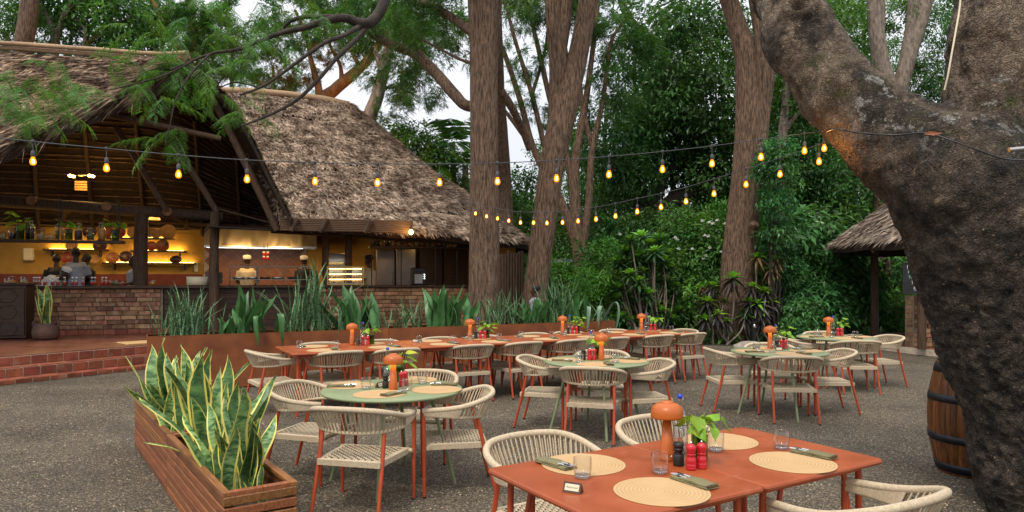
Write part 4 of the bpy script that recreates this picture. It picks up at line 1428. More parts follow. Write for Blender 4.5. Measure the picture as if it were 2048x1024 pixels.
# flower heads of the white flowering shrub
MT['white_petal'] = mat('white_petal', (0.75, 0.76, 0.70), rough=0.7)
FS = shrub('tall green shrub dotted with white flower heads, left of the stout trunk', 1385, 19.5,
      [('shrub', x, y, dy, s) for x, y, dy, s in ((-90, 560, 0, 1.0), (-40, 520, .2, 1.15), (10, 480, .4, 1.2), (45, 470, .2, 1.15), (-20, 450, .8, 1.0), (30, 530, -.2, 1.2), (60, 590, -.4, 1.1), (-20, 590, -.4, 1.1), (-100, 500, .6, 1.0), (55, 440, .8, 1.0), (0, 640, -.6, 1.0), (-70, 630, -.3, 1.0))], name='flowering_shrub')
fl = cloud('flower_head', 90, (0.05, 0.05, 0.022), 0.022, 0.018, 26, 0.012, MT['white_petal'], 5)
for px, py in ((1405, 441), (1419, 444), (1434, 440), (1240, 468), (1313, 468), (1350, 474), (1354, 478), (1409, 470), (1416, 472), (1425, 447), (1357, 497), (1384, 497), (1443, 503), (1407, 517), (1412, 511), (1450, 446), (1420, 495)):
    o = obj('flower_head', fl, FS, P(px, py, 18.55), random.uniform(0, 6))
    o.scale = (.8,) * 3

# dracaenas and cordylines: whorls of strap leaves on bare stems
def rosette_mesh(name, n, L, w, droop, m1, m2, seed, bend=0.5):
    r = random.Random(seed)
    V, Q, MI = [], [], []
    for k in range(n):
        t = k / n
        az = k * 2.39996
        el = R(78) - t * R(78 + droop)
        ll = L * (0.45 + 0.55 * min(1, t * 2.2)) * r.uniform(.85, 1.1)
        d = np.array([math.cos(az) * math.cos(el), math.sin(az) * math.cos(el), math.sin(el)])
        sd_ = np.array([-math.sin(az), math.cos(az), 0])
        base = np.array([0, 0, -0.10 * t])
        prev = None
        seg = 4
        for i in range(seg + 1):
            q = i / seg
            p = base + d * ll * q + np.array([0, 0, -bend * ll * q * q * .6])
            ww = w * (0.45 + 1.5 * q * (1 - q) * 1.5) * (1 - q ** 4 * .95) * .5
            a, b = p - sd_ * ww, p + sd_ * ww
            mid = p + np.array([0, 0, -ww * .35])
            V += [a, mid, b]
            if i:
                o_ = len(V) - 6
                Q += [(o_, o_ + 1, o_ + 4, o_ + 3), (o_ + 1, o_ + 2, o_ + 5, o_ + 4)]
                MI += [0 if t < 0.45 else 1] * 2
    return np_mesh(name, np.array(V), np.array(Q), [m1, m2], mi=MI, smooth=False)
MT['drac_top'] = leafmat('dracaena_young_leaf', (0.12, 0.32, 0.025), (0.22, 0.47, 0.05), rough=0.35, ov=.2, iv=.2)
MT['drac_old'] = leafmat('dracaena_old_leaf', (0.030, 0.088, 0.030), (0.058, 0.135, 0.042), rough=0.3, ov=.2, iv=.3)
MT['cord_old'] = leafmat('cordyline_dark_leaf', (0.028, 0.024, 0.026), (0.065, 0.052, 0.050), rough=0.35, ov=.3, iv=.4)
MT['cord_brown'] = leafmat('cordyline_dry_leaf', (0.10, 0.058, 0.030), (0.20, 0.135, 0.06), rough=0.5, ov=.3, iv=.3)
ROS = {'d': [rosette_mesh('leaf_whorl', 40, .34, .074, 22, MT['drac_top'], MT['drac_old'], k) for k in range(3)],
       'c': [rosette_mesh('leaf_whorl', 34, .38, .074, 60, MT['drac_top'], MT['cord_old'], 10 + k, .8) for k in range(3)],
       'b': [rosette_mesh('leaf_whorl', 30, .37, .07, 70, MT['drac_top'], MT['cord_brown'], 20 + k, .9) for k in range(2)]}
def drac(label, px, Y, heads, name='dracaena'):
    root = thing(name, label, 'plant')
    b = P(px, YH + EYE * F / Y + 3, Y)
    mb = MB()
    for kind, x, y, dY, sc in heads:
        c = P(x, y, Y + dY)
        o = obj('leaf_whorl', random.choice(ROS[kind]), root, c)
        o.rotation_euler = (random.uniform(-.3, .3), random.uniform(-.3, .3), random.uniform(0, 6.28))
        o.scale = (sc * random.uniform(.9, 1.15),) * 3
        bb = b + Vector((random.uniform(-.35, .35), random.uniform(-.2, .2), 0))
        mid = bb.lerp(c, .55) + Vector((random.uniform(-.15, .15), 0, -.1))
        mb.tube([Vector(q) for q in catmull([tuple(bb), tuple(mid), tuple(c)], 4)], list(np.linspace(.026, .016, 9)), 7, caps=False)
    mb.build('stems', MT['bark_grey'], root, kind='stuff')
_rd = random.Random(5)
hd = [('d', _rd.uniform(1236, 1352), _rd.uniform(485, 645), _rd.uniform(.0, .6), _rd.uniform(.75, 1.0)) for _ in range(42)] + [('d', x, y, random.uniform(-.3, .5), s) for x, y, s in ((1252, 500, .95), (1262, 478, .9), (1282, 470, .95), (1300, 484, .95), (1242, 525, .9), (1278, 508, .95), (1318, 476, .95), (1326, 520, .95), (1300, 530, .9), (1260, 545, .95), (1276, 560, .95), (1310, 555, .95), (1340, 560, .9), (1296, 585, 1.0), (1322, 590, .95), (1270, 600, .9), (1330, 605, 1.0), (1290, 615, .95), (1255, 590, .9), (1310, 500, .9), (1345, 535, .8), (1285, 540, .9), (1265, 625, .9), (1345, 625, .9))]
drac('large dracaena bush with bright leaf whorls above dark strap leaves, behind the long red tables', 1300, 17.7, hd, 'dracaena_bush')
drac('cordyline with dark drooping whorls at the left foot of the stout trunk', 1425, 17.7,
     [('c', 1425, 568, 0, .85), ('b', 1402, 572, .2, .7), ('c', 1415, 600, -.2, .9), ('d', 1448, 600, .1, .6), ('c', 1435, 625, -.2, .8), ('c', 1410, 635, -.3, .8), ('b', 1425, 590, .2, .7)], 'cordyline')
drac('cordyline with a green crown and purple black skirt in front of the stout trunk', 1470, 17.4,
     [('c', 1466, 552, 0, 1.0), ('c', 1452, 640, 0, .7), ('d', 1492, 622, 0, .6)], 'cordyline')
drac('cordyline with dry brown whorls and dark leaves right of the stout trunk', 1520, 17.7,
     [('b', 1514, 510, .1, 1.0), ('b', 1550, 515, 0, 1.05), ('b', 1540, 535, -.1, .9), ('c', 1505, 570, -.2, 1.0), ('c', 1530, 580, -.2, 1.0), ('c', 1515, 605, -.3, 1.0), ('c', 1540, 600, -.1, .9), ('c', 1500, 600, -.3, .9), ('c', 1525, 625, -.3, .9), ('d', 1548, 560, 0, .6), ('c', 1490, 630, -.2, .8)], 'cordyline')

def bank(label, pts, kind, Y0, name='shrub', sc=1.0, group=None):
    px = sum(p[0] for p in pts) / len(pts)
    shrub(label, px, Y0, [(kind if not isinstance(kind, tuple) else random.choice(kind), x - px, y, random.uniform(-.4, .7), sc * random.uniform(.85, 1.15)) for x, y in pts], name, group)
bank('low feathery green shrub right behind the end of the rust planters', [(1180, 560), (1210, 580), (1240, 600), (1200, 620), (1240, 640), (1180, 640), (1160, 600), (1225, 545)], ('shrub', 'bright'), 18.5, sc=.95)
bank('dense green shrub between the dracaena and the multi stemmed tree', [(1130, 560), (1160, 545), (1195, 530), (1215, 505), (1100, 570), (1140, 600), (1090, 600)], ('shrub', 'mid'), 21.5, sc=.8)
bank('small leaved bright green bush beside the dracaena', [(1352, 628), (1375, 622), (1398, 632), (1365, 648), (1390, 652), (1345, 655), (1410, 655)], 'bright', 22.4, sc=.95)
bank('vine with yellowing leaves climbing beside the stout trunk', [(1555, 300), (1548, 340), (1560, 370), (1550, 405), (1556, 440), (1548, 470), (1560, 490), (1545, 320)], ('gloss',), 17.6, 'vine', sc=.62)
bank('broad dark shrub with glossy leaves behind the brown cordyline', [(1590, 480), (1620, 500), (1650, 520), (1600, 530), (1640, 560), (1590, 570), (1570, 520), (1660, 490), (1630, 460)], ('darkshrub', 'gloss'), 19.5, sc=1.1)
bank('glossy large leaved shrub left of the hut', [(1690, 540), (1720, 530), (1700, 575), (1730, 570), (1670, 590), (1715, 610), (1690, 630), (1735, 625)], 'gloss', 20.2, sc=.95)
bank('young pale leaved sapling between the tables and the shrubs', [(1580, 560), (1590, 600), (1570, 540), (1600, 620)], 'gloss', 17.6, 'sapling', sc=.55)
bank('low leafy plant clump behind the farthest round table', [(1600, 645), (1620, 640), (1640, 650), (1585, 655), (1610, 660)], 'gloss', 17.7, 'leafy_plant', sc=.55)
bank('bright topped hedge behind the post of the hut', [(1700, 610), (1730, 600), (1760, 605), (1790, 600), (1820, 605), (1750, 630), (1790, 635), (1820, 630), (1840, 615), (1715, 640)], ('bright', 'shrub', 'bright'), 20.6, 'hedge', sc=.9)
bank('dark shrub mass right of the stout trunk', [(1560, 600), (1580, 640), (1540, 640), (1600, 590), (1560, 660), (1620, 610), (1650, 620), (1660, 650)], ('darkshrub', 'gloss'), 18.6, sc=.9)
bank('dark shrub under the spreading tree', [(1240, 480), (1280, 470), (1330, 470), (1370, 460), (1220, 520), (1300, 500), (1350, 500), (1430, 480), (1440, 540)], ('darkshrub',), 22.5, sc=1.1)
bank('deep green bush behind the hut', [(1660, 440), (1690, 430), (1650, 470), (1620, 430), (1600, 410), (1700, 470), (1860, 540), (1830, 520), (1800, 540)], ('darkshrub', 'mid'), 22.5, sc=1.05)
bank('ivy covered dark shrub beneath the big limb', [(1600, 380), (1640, 370), (1680, 400), (1590, 340), (1640, 330), (1670, 360)], ('darkshrub',), 21.5, sc=1.0)
bank('green bush hiding the foot of the palms', [(850, 320), (880, 300), (830, 290), (900, 360), (930, 380), (860, 350), (800, 270), (1020, 480), (1040, 430), (1030, 380), (1030, 520), (1050, 560)], ('mid', 'shrub'), 25, sc=.75)

# strap grass along the rim of the gravel
def strap_tuft(name, n, L, w, m, seed):
    r = np.random.default_rng(seed)
    V, Q = [], []
    for k in range(n):
        az = r.uniform(0, 6.28); el = r.uniform(.5, 1.4); ll = L * r.uniform(.6, 1.1)
        d = np.array([math.cos(az) * math.cos(el), math.sin(az) * math.cos(el), math.sin(el)])
        sd_ = np.array([-math.sin(az), math.cos(az), 0]) * w * .5
        b = np.array([r.normal(0, .06), r.normal(0, .05), 0])
        for i in range(4):
            q = i / 3
            p = b + d * ll * q + np.array([0, 0, -.55 * ll * q * q * math.cos(el)])
            ww = 1 - q * .9
            V += [p - sd_ * ww, p + sd_ * ww]
            if i:
                o_ = len(V) - 4
                Q.append((o_, o_ + 1, o_ + 3, o_ + 2))
    return np_mesh(name, np.array(V), np.array(Q), m)
TUFT = [strap_tuft('strap_blades', 40, .5, .026, MT['leaf_mid'], k) for k in range(3)]
tuft_px = [(1395, 668), (1412, 672), (1428, 676), (1442, 674), (1456, 678), (1470, 676), (1528, 672), (1540, 668), (1385, 660), (1370, 664), (1515, 678), (1350, 660), (1330, 662), (1310, 660), (1435, 662), (1555, 665)]
for i, (px, py) in enumerate(sorted(tuft_px)):
    b = G(px, py + 6); b.z = -0.02
    t = thing('grass_tuft', f'{ORD[i]} strap leaved grass tuft from the left along the gravel rim', 'plant', b, random.uniform(0, 6), 'grass tufts along the gravel rim')
    for k in range(3):
        o = obj('strap_blades', random.choice(TUFT), t, (random.uniform(-.15, .15), random.uniform(-.1, .1), 0), random.uniform(0, 6))
# ground cover
r_ = np.random.default_rng(7)
n_ = 26000
Xg = r_.uniform(-1, 14, n_); Yg = r_.uniform(17.6, 27, n_)
rimy = np.interp(Xg, gx, rim_y)
ok = Yg > rimy + 0.15 + 0.4 * r_.random(n_)
Xg, Yg = Xg[ok], Yg[ok]
hh = np.clip(0.35 + 0.45 * fbm(np.stack([Xg * .9, Yg * .9, Xg * 0], 1), 2), .06, 1.0)
Zg = r_.random(len(Xg)) ** .7 * hh - .02
pg = np.stack([Xg, Yg, Zg], 1)
Vg = leaf_quads(pg, unit(r_.normal(0, 1, (len(Xg), 3)) + np.array([0, -.2, .1])), unit(r_.normal(0, .5, (len(Xg), 3)) + np.array([0, -.2, 1])), r_.uniform(.09, .20, len(Xg)), r_.uniform(.04, .09, len(Xg)))
tag(obj('ground_cover', np_mesh('ground_cover', Vg.reshape(-1, 3), np.arange(len(Xg) * 4).reshape(-1, 4), MT['leaf_shrub'])), 'low leafy ground cover filling the bed beyond the gravel', None, kind='stuff')
# edging stones and little lights
MT['rock'] = mat('edging_rock', (0.14, 0.125, 0.10), (0.33, 0.29, 0.23), ns=5, nd=8, rough=.95, bump=.9, bs=14, bd=.03, ov=.2)
for px, py, w_, h_, lb in ((1384, 656, .30, .22, 'grey rounded edging rock between grass and long table end'), (1412, 663, .42, .14, 'flat pale edging rock in the grass left of the stout trunk'), (1500, 686, .4, .16, 'low edging rock at the foot of the stout trunk'), (1345, 662, .3, .14, 'small flat edging rock behind the last table lamp')):
    b = G(px, py + 14)
    mb = MB().ball((0, 0, 0), (w_, w_ * .7, h_), 14, 8)
    V = np.array(mb.v); V *= (1 + .22 * fbm(V * 4 + px, 3))[:, None]; mb.v = [tuple(v) for v in V]
    tag(mb.build('edging_rock', MT['rock'], None, (b.x, b.y, h_ * .3)), lb, 'rock')
def bollard(px, py, hpx, w, label):
    b = G(px, py); h_ = hpx * b.y / F
    t = thing('bollard_light', label, 'bollard', b, .2, None)
    MB().box((0, 0, h_ / 2), (w, w, h_), ch=.006).build('post', MT['black'], t)
    MB().lathe([(w * .42, 0), (w * .42, .05), (w * .25, .08), (0, .085)], 14, (0.0, -w * .42, h_ - .14)).build('lens', MT['steel'], t)
bollard(1507, 689, 46, .10, 'black garden bollard light at the gravel edge in front of the stout trunk')
bollard(1364, 660, 26, .08, 'small black garden light by the bright green bush')
bollard(1341, 658, 26, .10, 'small black garden light left beside the dracaena stems')

# --- the bough that hangs in from above with feathery leaves, near the viewer
BR = thing('hanging_bough', 'dark bough reaching in from above with hanging feathery green leaves over the gable', 'tree branch')
mb = MB()
for t in ([(775, -60, 9.0, 13), (768, 6, 8.9, 11.5), (745, 42, 8.8, 11), (718, 46, 8.7, 10), (690, 36, 8.6, 8.5), (650, 42, 8.5, 7), (610, 55, 8.4, 6), (565, 65, 8.3, 5), (520, 82, 8.2, 4), (470, 100, 8.1, 3.5), (420, 108, 8.0, 2.5), (340, 140, 7.9, 2)],
          [(690, 36, 8.6, 6), (640, 33, 8.7, 5), (590, 38, 8.8, 4), (560, 62, 8.9, 3)],
          [(742, 46, 8.8, 7), (720, 52, 8.7, 6), (690, 70, 8.5, 4.5), (650, 85, 8.3, 4), (600, 120, 8.1, 3.5), (560, 150, 8.0, 3), (520, 175, 7.9, 2.5), (480, 190, 7.8, 2)],
          [(735, 50, 8.8, 6), (710, 80, 8.6, 5), (670, 120, 8.4, 4), (640, 155, 8.3, 4), (600, 195, 8.2, 3.5), (560, 220, 8.1, 3), (520, 238, 8.0, 2.5), (482, 252, 7.9, 2)],
          [(420, 108, 8.0, 2.5), (380, 150, 7.8, 2), (352, 200, 7.7, 1.6), (340, 250, 7.7, 1.2), (330, 290, 7.7, 1)],
          [(400, 115, 8.0, 2), (330, 150, 7.8, 1.8), (280, 165, 7.7, 1.5), (220, 180, 7.6, 1.2)],
          [(520, 175, 7.9, 2), (470, 165, 7.9, 1.5), (430, 180, 7.8, 1.2)]):
    limb(mb, t, 9, .08, 5)
mb.build('branch', MT['bark_dark'], BR)
MT['leaf_near'] = leafmat('near_feathery_leaf', (0.050, 0.165, 0.036), (0.115, 0.26, 0.05), transl=0.42, ov=.2, iv=.4)
def spray(name, seed, L=.40, fronds=17, fl=.135, pairs=10, ll=.027, lw=.0115):
    """a drooping twig with alternate feathery leaves, each of them two close rows of leaflets"""
    r = np.random.default_rng(seed)
    Vs = []
    up = np.array([0, 0, 1.0])
    for k in range(fronds):
        t = (k + 1) / fronds
        b = np.array([L * t, .03 * math.sin(t * 4 + seed), -.20 * L * t * t])
        sg = 1 if k % 2 else -1
        ax = np.array([.55 + .5 * (t > .93), sg * (1.0 if t < .93 else .1), -.25 + r.normal(0, .15)]); ax /= np.linalg.norm(ax)
        f = fl * (1.0 - .35 * abs(t - .45)) * r.uniform(.8, 1.15)
        nr = np.array([r.normal(0, .25), r.normal(0, .25), 1.0]); nr /= np.linalg.norm(nr)
        sd_ = np.cross(ax, nr); sd_ /= np.linalg.norm(sd_)
        q = (np.arange(pairs) + 1.0) / pairs
        c = b[None] + ax[None] * (f * q)[:, None] - up[None] * (.45 * f * q * q)[:, None]
        w = 1.0 - .5 * np.abs(q - .45)
        for s2 in (-1, 1):
            d = unit(sd_[None] * s2 + ax[None] * .35 - up[None] * .18 + r.normal(0, .07, (pairs, 3)))
            Vs.append(leaf_quads(c, d, np.repeat(nr[None], pairs, 0), ll * w, lw * w, fold=.04))
    V = np.concatenate(Vs, 0)
    return np_mesh(name, V.reshape(-1, 3), np.arange(len(V) * 4).reshape(-1, 4), MT['leaf_near'])
HANG = [spray('leaf_spray', 200 + k) for k in range(5)]
spots = [(60, 190), (40, 225), (85, 215), (110, 180), (140, 190), (170, 175), (25, 180), (15, 215), (75, 250), (120, 165), (100, 130), (20, 140), (125, 205), (60, 165),
         (250, 160), (275, 175), (300, 150), (320, 170), (345, 160), (290, 130), (330, 130), (360, 140), (385, 150), (240, 130), (310, 195), (340, 205), (355, 225), (345, 250), (365, 200), (330, 265), (320, 285), (345, 275), (310, 290), (355, 180),
         (400, 130), (425, 150), (440, 120), (460, 140), (415, 170), (430, 190), (445, 165), (475, 160), (400, 100), (370, 110), (345, 95), (320, 110), (450, 90), (480, 110), (500, 80), (430, 70), (380, 80), (290, 105), (470, 60), (510, 50), (540, 80), (420, 40), (460, 30), (350, 60), (390, 50),
         (520, 110), (500, 140), (560, 40), (600, 30), (520, 20), (490, 190), (500, 220), (480, 235), (505, 245), (525, 180), (640, 20), (560, 110), (310, 75), (270, 60), (240, 100), (215, 120), (270, 100), (330, 40), (300, 30), (440, 10), (380, 15)]
for i_, (px, py) in enumerate(spots):
    for j_ in range(2 if i_ < 14 or i_ % 3 == 0 else 1):
        if i_ > 14 and i_ % 7 == 5:
            continue
        Y = 7.6 + (px / 700) * 1.1 + random.uniform(-.3, .3)
        o = obj('leaf_spray', random.choice(HANG), BR, P(px + random.uniform(-16, 16), py - 8 + random.uniform(-12, 12), Y), kind='stuff')
        az = random.uniform(0, 6.28)
        o.rotation_euler = (random.uniform(-.3, .3), random.uniform(.0, .9), az)
        o.scale = (random.uniform(.7, 1.1),) * 3
# ================================================================ rope armchair
CH_TOP = [(.287, .275, .648), (.305, .17, .652), (.318, .05, .662), (.322, -.06, .683), (.296, -.16, .712), (.225, -.236, .735), (.115, -.268, .744), (0, -.276, .746)]
CH_LOW = [(.287, .265, .612), (.303, .17, .606), (.312, .08, .598), (.306, -.01, .590), (.272, -.10, .584), (.205, -.162, .578), (.105, -.192, .573), (0, -.20, .571)]
def mirror(path):
    return path + [(-x, y, z) for x, y, z in path[:-1][::-1]]
def polyline_sample(path, n):
    q = [Vector(p) for p in catmull(path, 10)]
    d = [0]
    for a, b in zip(q, q[1:]):
        d.append(d[-1] + (b - a).length)
    out = []
    j = 0
    for t in np.linspace(0, d[-1], n):
        while j < len(d) - 2 and d[j + 1] < t:
            j += 1
        f = (t - d[j]) / (d[j + 1] - d[j] + 1e-9)
        out.append(q[j].lerp(q[j + 1], f))
    return out
def make_chair():
    t = thing('rope_armchair', 'placeholder', 'chair')
    for sx in (-1, 1):
        mb = MB()
        mb.tube([Vector((sx * .285, .262, 0.012)), Vector((sx * .285, .265, .34)), Vector((sx * .287, .268, .655))], [.0125, .015, .0155], 12)
        mb.ball((sx * .287, .268, .655), (.0155, .0155, .012), 10, 6)
        mb.build('front_leg', MT['red_metal'], t)
        mb = MB()
        mb.tube([Vector((sx * .243, -.275, 0.012)), Vector((sx * .236, -.185, .36)), Vector((sx * .230, -.135, .585))], [.0125, .015, .0155], 12)
        mb.build('rear_leg', MT['red_metal'], t)
        for (fx, fy) in ((.285, .262), (.243, -.275)):
            o = MB().lathe([(.0135, 0), (.0145, .004), (.0135, .014)], 10, (sx * fx, fy, 0)).build('foot_glide', MT['black'], t)
    # seat: rail wrapped in rope and a woven panel
    x0, x1, y0, y1 = .232, .262, -.215, .245
    mb = MB()
    rail = [(-x0, y0), (x0, y0), (x1, y1), (-x1, y1)]
    ins = [(-x0 + .035, y0 + .035), (x0 - .035, y0 + .035), (x1 - .035, y1 - .035), (-x1 + .035, y1 - .035)]
    for k in range(4):
        a, b = rail[k], rail[(k + 1) % 4]; c, d = ins[k], ins[(k + 1) % 4]
        mb.add([(a[0], a[1], .348), (b[0], b[1], .348), (b[0], b[1], .386), (a[0], a[1], .386), (c[0], c[1], .348), (d[0], d[1], .348), (d[0], d[1], .390), (c[0], c[1], .390)],
               [(0, 1, 2, 3), (3, 2, 6, 7), (7, 6, 5, 4), (0, 4, 5, 1)])
    mb.tube([Vector((-.285, .235, .368)), Vector((.285, .235, .368))], .017, 8)
    mb.build('seat_frame', MT['rope'], t)
    wv = MB()
    nx_, ny_ = 16, 17
    def strip(p0, p1, half, seg, ph, amp=.0045):
        vs, fs = [], []
        d = (p1 - p0); sd_ = Vector((d.y, -d.x, 0)).normalized() * half
        for i in range(seg + 1):
            p = p0.lerp(p1, i / seg)
            z = amp * math.cos(math.pi * i + ph)
            vs += [p - sd_ + Vector((0, 0, z)), p + sd_ + Vector((0, 0, z))]
            if i:
                b = 2 * i
                fs.append((b - 2, b - 1, b + 1, b))
        wv.add(vs, fs, 0, True)
    for i in range(nx_):
        u = -1 + 2 * (i + .5) / nx_
        strip(Vector((u * (x0 - .033), y0 + .03, .389)), Vector((u * (x1 - .033), y1 - .03,   .389)), .0062, ny_, math.pi * (i % 2))
    for j in range(ny_):
        v = (j + .5) / ny_
        y = y0 + .033 + (y1 - y0 - .066) * v
        xx = (x0 + (x1 - x0) * v) - .033
        strip(Vector((-xx, y, .389)), Vector((xx, y, .389)), .0058, nx_, math.pi * ((j + 1) % 2))
    wv.build('seat_weave', MT['rope'], t, kind='stuff')
    top, low = mirror(CH_TOP), mirror(CH_LOW)
    mb = MB()
    mb.tube([Vector(p) for p in catmull(top, 5)], .0195, 10)
    mb.build('top_rail', MT['rope'], t)
    mb = MB()
    mb.tube([Vector(p) for p in catmull(low, 5)], .0125, 9)
    # the arms in front: rope wound close between the two rails
    n = 96
    A, B = polyline_sample(top, n), polyline_sample(low, n)
    for rg in (range(0, 19), range(n - 19, n)):
        rg = list(rg)
        vs, fs = [], []
        for i in rg:
            c = (A[i] + B[i]) / 2
            out = Vector((c.x, c.y * .35, 0)).normalized() * .016
            vs += [A[i] + out, B[i] + out * .8, B[i] - out * .8, A[i] - out]
        for q in range(len(rg) - 1):
            b = q * 4
            for e_ in range(4):
                f_ = (e_ + 1) % 4
                fs.append((b + e_, b + 4 + e_, b + 4 + f_, b + f_))
        mb.add(vs, fs, 0, False)
    mb.build('lower_rail', MT['rope'], t)
    st_ = MB()
    for i in range(18, n - 18):
        a, b = A[i], B[min(n - 1, max(0, i + (1 if i % 2 else -1) * 0))]
        c = (a + b) / 2
        out = Vector((c.x, c.y, 0)).normalized() * (.010 if i % 2 else -.010)
        st_.tube([a + out, (a + b) / 2 + out * 1.1, b + out * .8], .0047, 5, caps=False)
    st_.build('back_ropes', MT['rope'], t, kind='stuff')
    return remember(t)
CHAIR = make_chair()
_chair_used = [False]
def chair(x, y, fx, fy, label, group):
    rz = math.atan2(fy, fx) - math.pi / 2
    z = 0.0
    if not _chair_used[0]:
        _chair_used[0] = True
        CHAIR.location = (x, y, z); CHAIR.rotation_euler = (0, 0, rz)
        CHAIR['label'] = label; CHAIR['group'] = group
        return CHAIR
    return dup(CHAIR, label, (x, y, z), rz, group)

# ================================================================ tables
TZ = .75
def make_round_table(rad=.555):
    t = thing('round_table', 'placeholder', 'table')
    MB().lathe([(0, TZ - .026), (rad - .03, TZ - .026), (rad - .008, TZ - .022), (rad, TZ - .013), (rad - .003, TZ - .004), (rad - .012, TZ), (0, TZ)], 72).build('tabletop', MT['green_metal'], t)
    MB().lathe([(0.30, TZ - .05), (.31, TZ - .05), (.31, TZ - .026), (.30, TZ - .026), (.30, TZ - .05)], 32).build('under_frame', MT['green_metal'], t)
    for k in range(4):
        a = R(45 + 90 * k)
        c, s = math.cos(a), math.sin(a)
        MB().tube([Vector((c * .5, s * .5, 0)), Vector((c * .30, s * .30, TZ - .03))], [.013, .017], 12).build('leg', MT['green_metal'], t)
    return remember(t)
RT = make_round_table()
T1, T2, T3, T4 = Vector((-.948, 5.60, 0)), Vector((.896, 7.49, 0)), Vector((3.196, 8.45, 0)), Vector((4.82, 10.5, 0))
tabs = [(T1, R(42), 'sage green round table nearest the wooden planters, set for four'),
        (T2, R(50), 'sage green round table in the middle of the yard, set for four'),
        (T3, R(48), 'sage green round table right of centre in front of another round table'),
        (T4, R(45), 'farthest sage green round table, set near the post of the hut')]
for i, (c, a, lb) in enumerate(tabs):
    if i == 0:
        RT.location = c; RT.rotation_euler = (0, 0, a); RT['label'] = lb; RT['group'] = 'round green tables'
    else:
        dup(RT, lb, c, a, 'round green tables')

def make_square_table(sx, sy, name='square_table'):
    t = thing(name, 'placeholder', 'table')
    hx, hy = sx / 2, sy / 2
    mb = MB()
    cr = .03
    def ring(ins, z):
        pts = []
        for cx, cy, a0 in ((hx - cr, hy - cr, 0), (-hx + cr, hy - cr, 90), (-hx + cr, -hy + cr, 180), (hx - cr, -hy + cr, 270)):
            for k in range(6):
                a = R(a0 + k * 18)
                pts.append((cx + (cr - ins) * math.cos(a), cy + (cr - ins) * math.sin(a), z))
        return pts
    rings = [ring(.02, TZ - .028), ring(.004, TZ - .024), ring(0, TZ - .014), ring(.003, TZ - .005), ring(.010, TZ)]
    n = len(rings[0])
    vs = [p for r_ in rings for p in r_]
    fs = [tuple(range(n))[::-1], tuple(range(4 * n, 5 * n))]
    for k in range(4):
        for j in range(n):
            fs.append((k * n + j, k * n + (j + 1) % n, (k + 1) * n + (j + 1) % n, (k + 1) * n + j))
    mb.add(vs, fs)
    mb.build('tabletop', MT['red_top'], t)
    ap = MB()
    for sgn in (-1, 1):
        ap.box((0, sgn * (hy - .085), TZ - .046), (sx - .2, .022, .034))
        ap.box((sgn * (hx - .085), 0, TZ - .046), (.022, sy - .192, .034))
    ap.build('under_frame', MT['red_metal'], t)
    for a in (-1, 1):
        for b in (-1, 1):
            g = MB()
            g.tube([Vector((a * (hx - .07), b * (hy - .085), 0)), Vector((a * (hx - .085), b * (hy - .085), TZ - .03))], .0155, 10)
            g.build('leg', MT['red_metal'], t)
            g = MB()
            g.tube([Vector((a * (hx - .07), b * (hy - .085), 0.05)), Vector((a * (hx - .21), b * (hy - .085), TZ - .03))], .012, 10)
            g.build('leg_brace', MT['red_metal'], t)
    return remember(t)
def place_square(src, used, x, y, rz, label, group):
    if not used[0]:
        used[0] = True
        src.location = (x, y, 0); src.rotation_euler = (0, 0, rz); src['label'] = label; src['group'] = group
        return src
    return dup(src, label, (x, y, 0), rz, group)
# near pair
FA = R(31.5)
U = Vector((math.cos(FA), math.sin(FA), 0)); Vv = Vector((math.sin(FA), -math.cos(FA), 0))
SQ = make_square_table(.868, .87)
u_ = [False]
FT1, FT2 = Vector((.476, 3.12, 0)), Vector((1.214, 3.573, 0))
place_square(SQ, u_, FT1.x, FT1.y, FA, 'red square table in the foreground carrying the small reserved sign', 'foreground red tables')
place_square(SQ, u_, FT2.x, FT2.y, FA, 'right hand red square table of the foreground pair', 'foreground red tables')
# long row of eight
LA = math.atan2(.49, .872)
LU = Vector((math.cos(LA), math.sin(LA), 0)); LN = Vector((-math.sin(LA), math.cos(LA), 0))
L0 = Vector((-2.53, 8.12, 0)); LD = .795; LW = 1.02
SQL = make_square_table(LD - .006, LW)
u_ = [False]
for k in range(8):
    c = L0 + LU * (LD * (k + .5)) + LN * (LW / 2)
    place_square(SQL, u_, c.x, c.y, LA, f'{ORD[k]} red table from the left in the long row by the rust planters', 'red tables of the long row')

# chairs --------------------------------------------------------------------
def nrm2(v):
    v = Vector((v[0], v[1], 0)); return v.normalized()
g_ = 'chairs at the nearest round table'
for (x, y), f, lb in (((-1.06, 4.99), (.236, .97), 'rope armchair seen from behind at the near side of the nearest round table'),
                      ((-.43, 5.53), (-.99, -.147), 'rope armchair facing left on the right side of the nearest round table'),
                      ((-1.66, 5.80), (.966, -.26), 'rope armchair on the left side of the nearest round table'),
                      ((-.835, 6.43), (-.13, -.99), 'rope armchair mostly hidden on the far side of the nearest round table')):
    f = nrm2(f); chair(x, y, f.x, f.y, lb, g_)
g_ = 'chairs at the middle round table'
for (x, y), f, lb in (((.824, 7.14), (.28, .96), 'rope armchair with its back to the viewer at the middle round table'),
                      ((.348, 7.81), (.97, -.24), 'rope armchair on the left side of the middle round table'),
                      ((1.40, 7.46), (-.97, -.2), 'rope armchair on the right side of the middle round table'),
                      ((1.05, 8.27), (-.15, -.99), 'rope armchair almost hidden behind the middle round table')):
    f = nrm2(f); chair(x, y, f.x, f.y, lb, g_)
g_ = 'chairs at the round table right of centre'
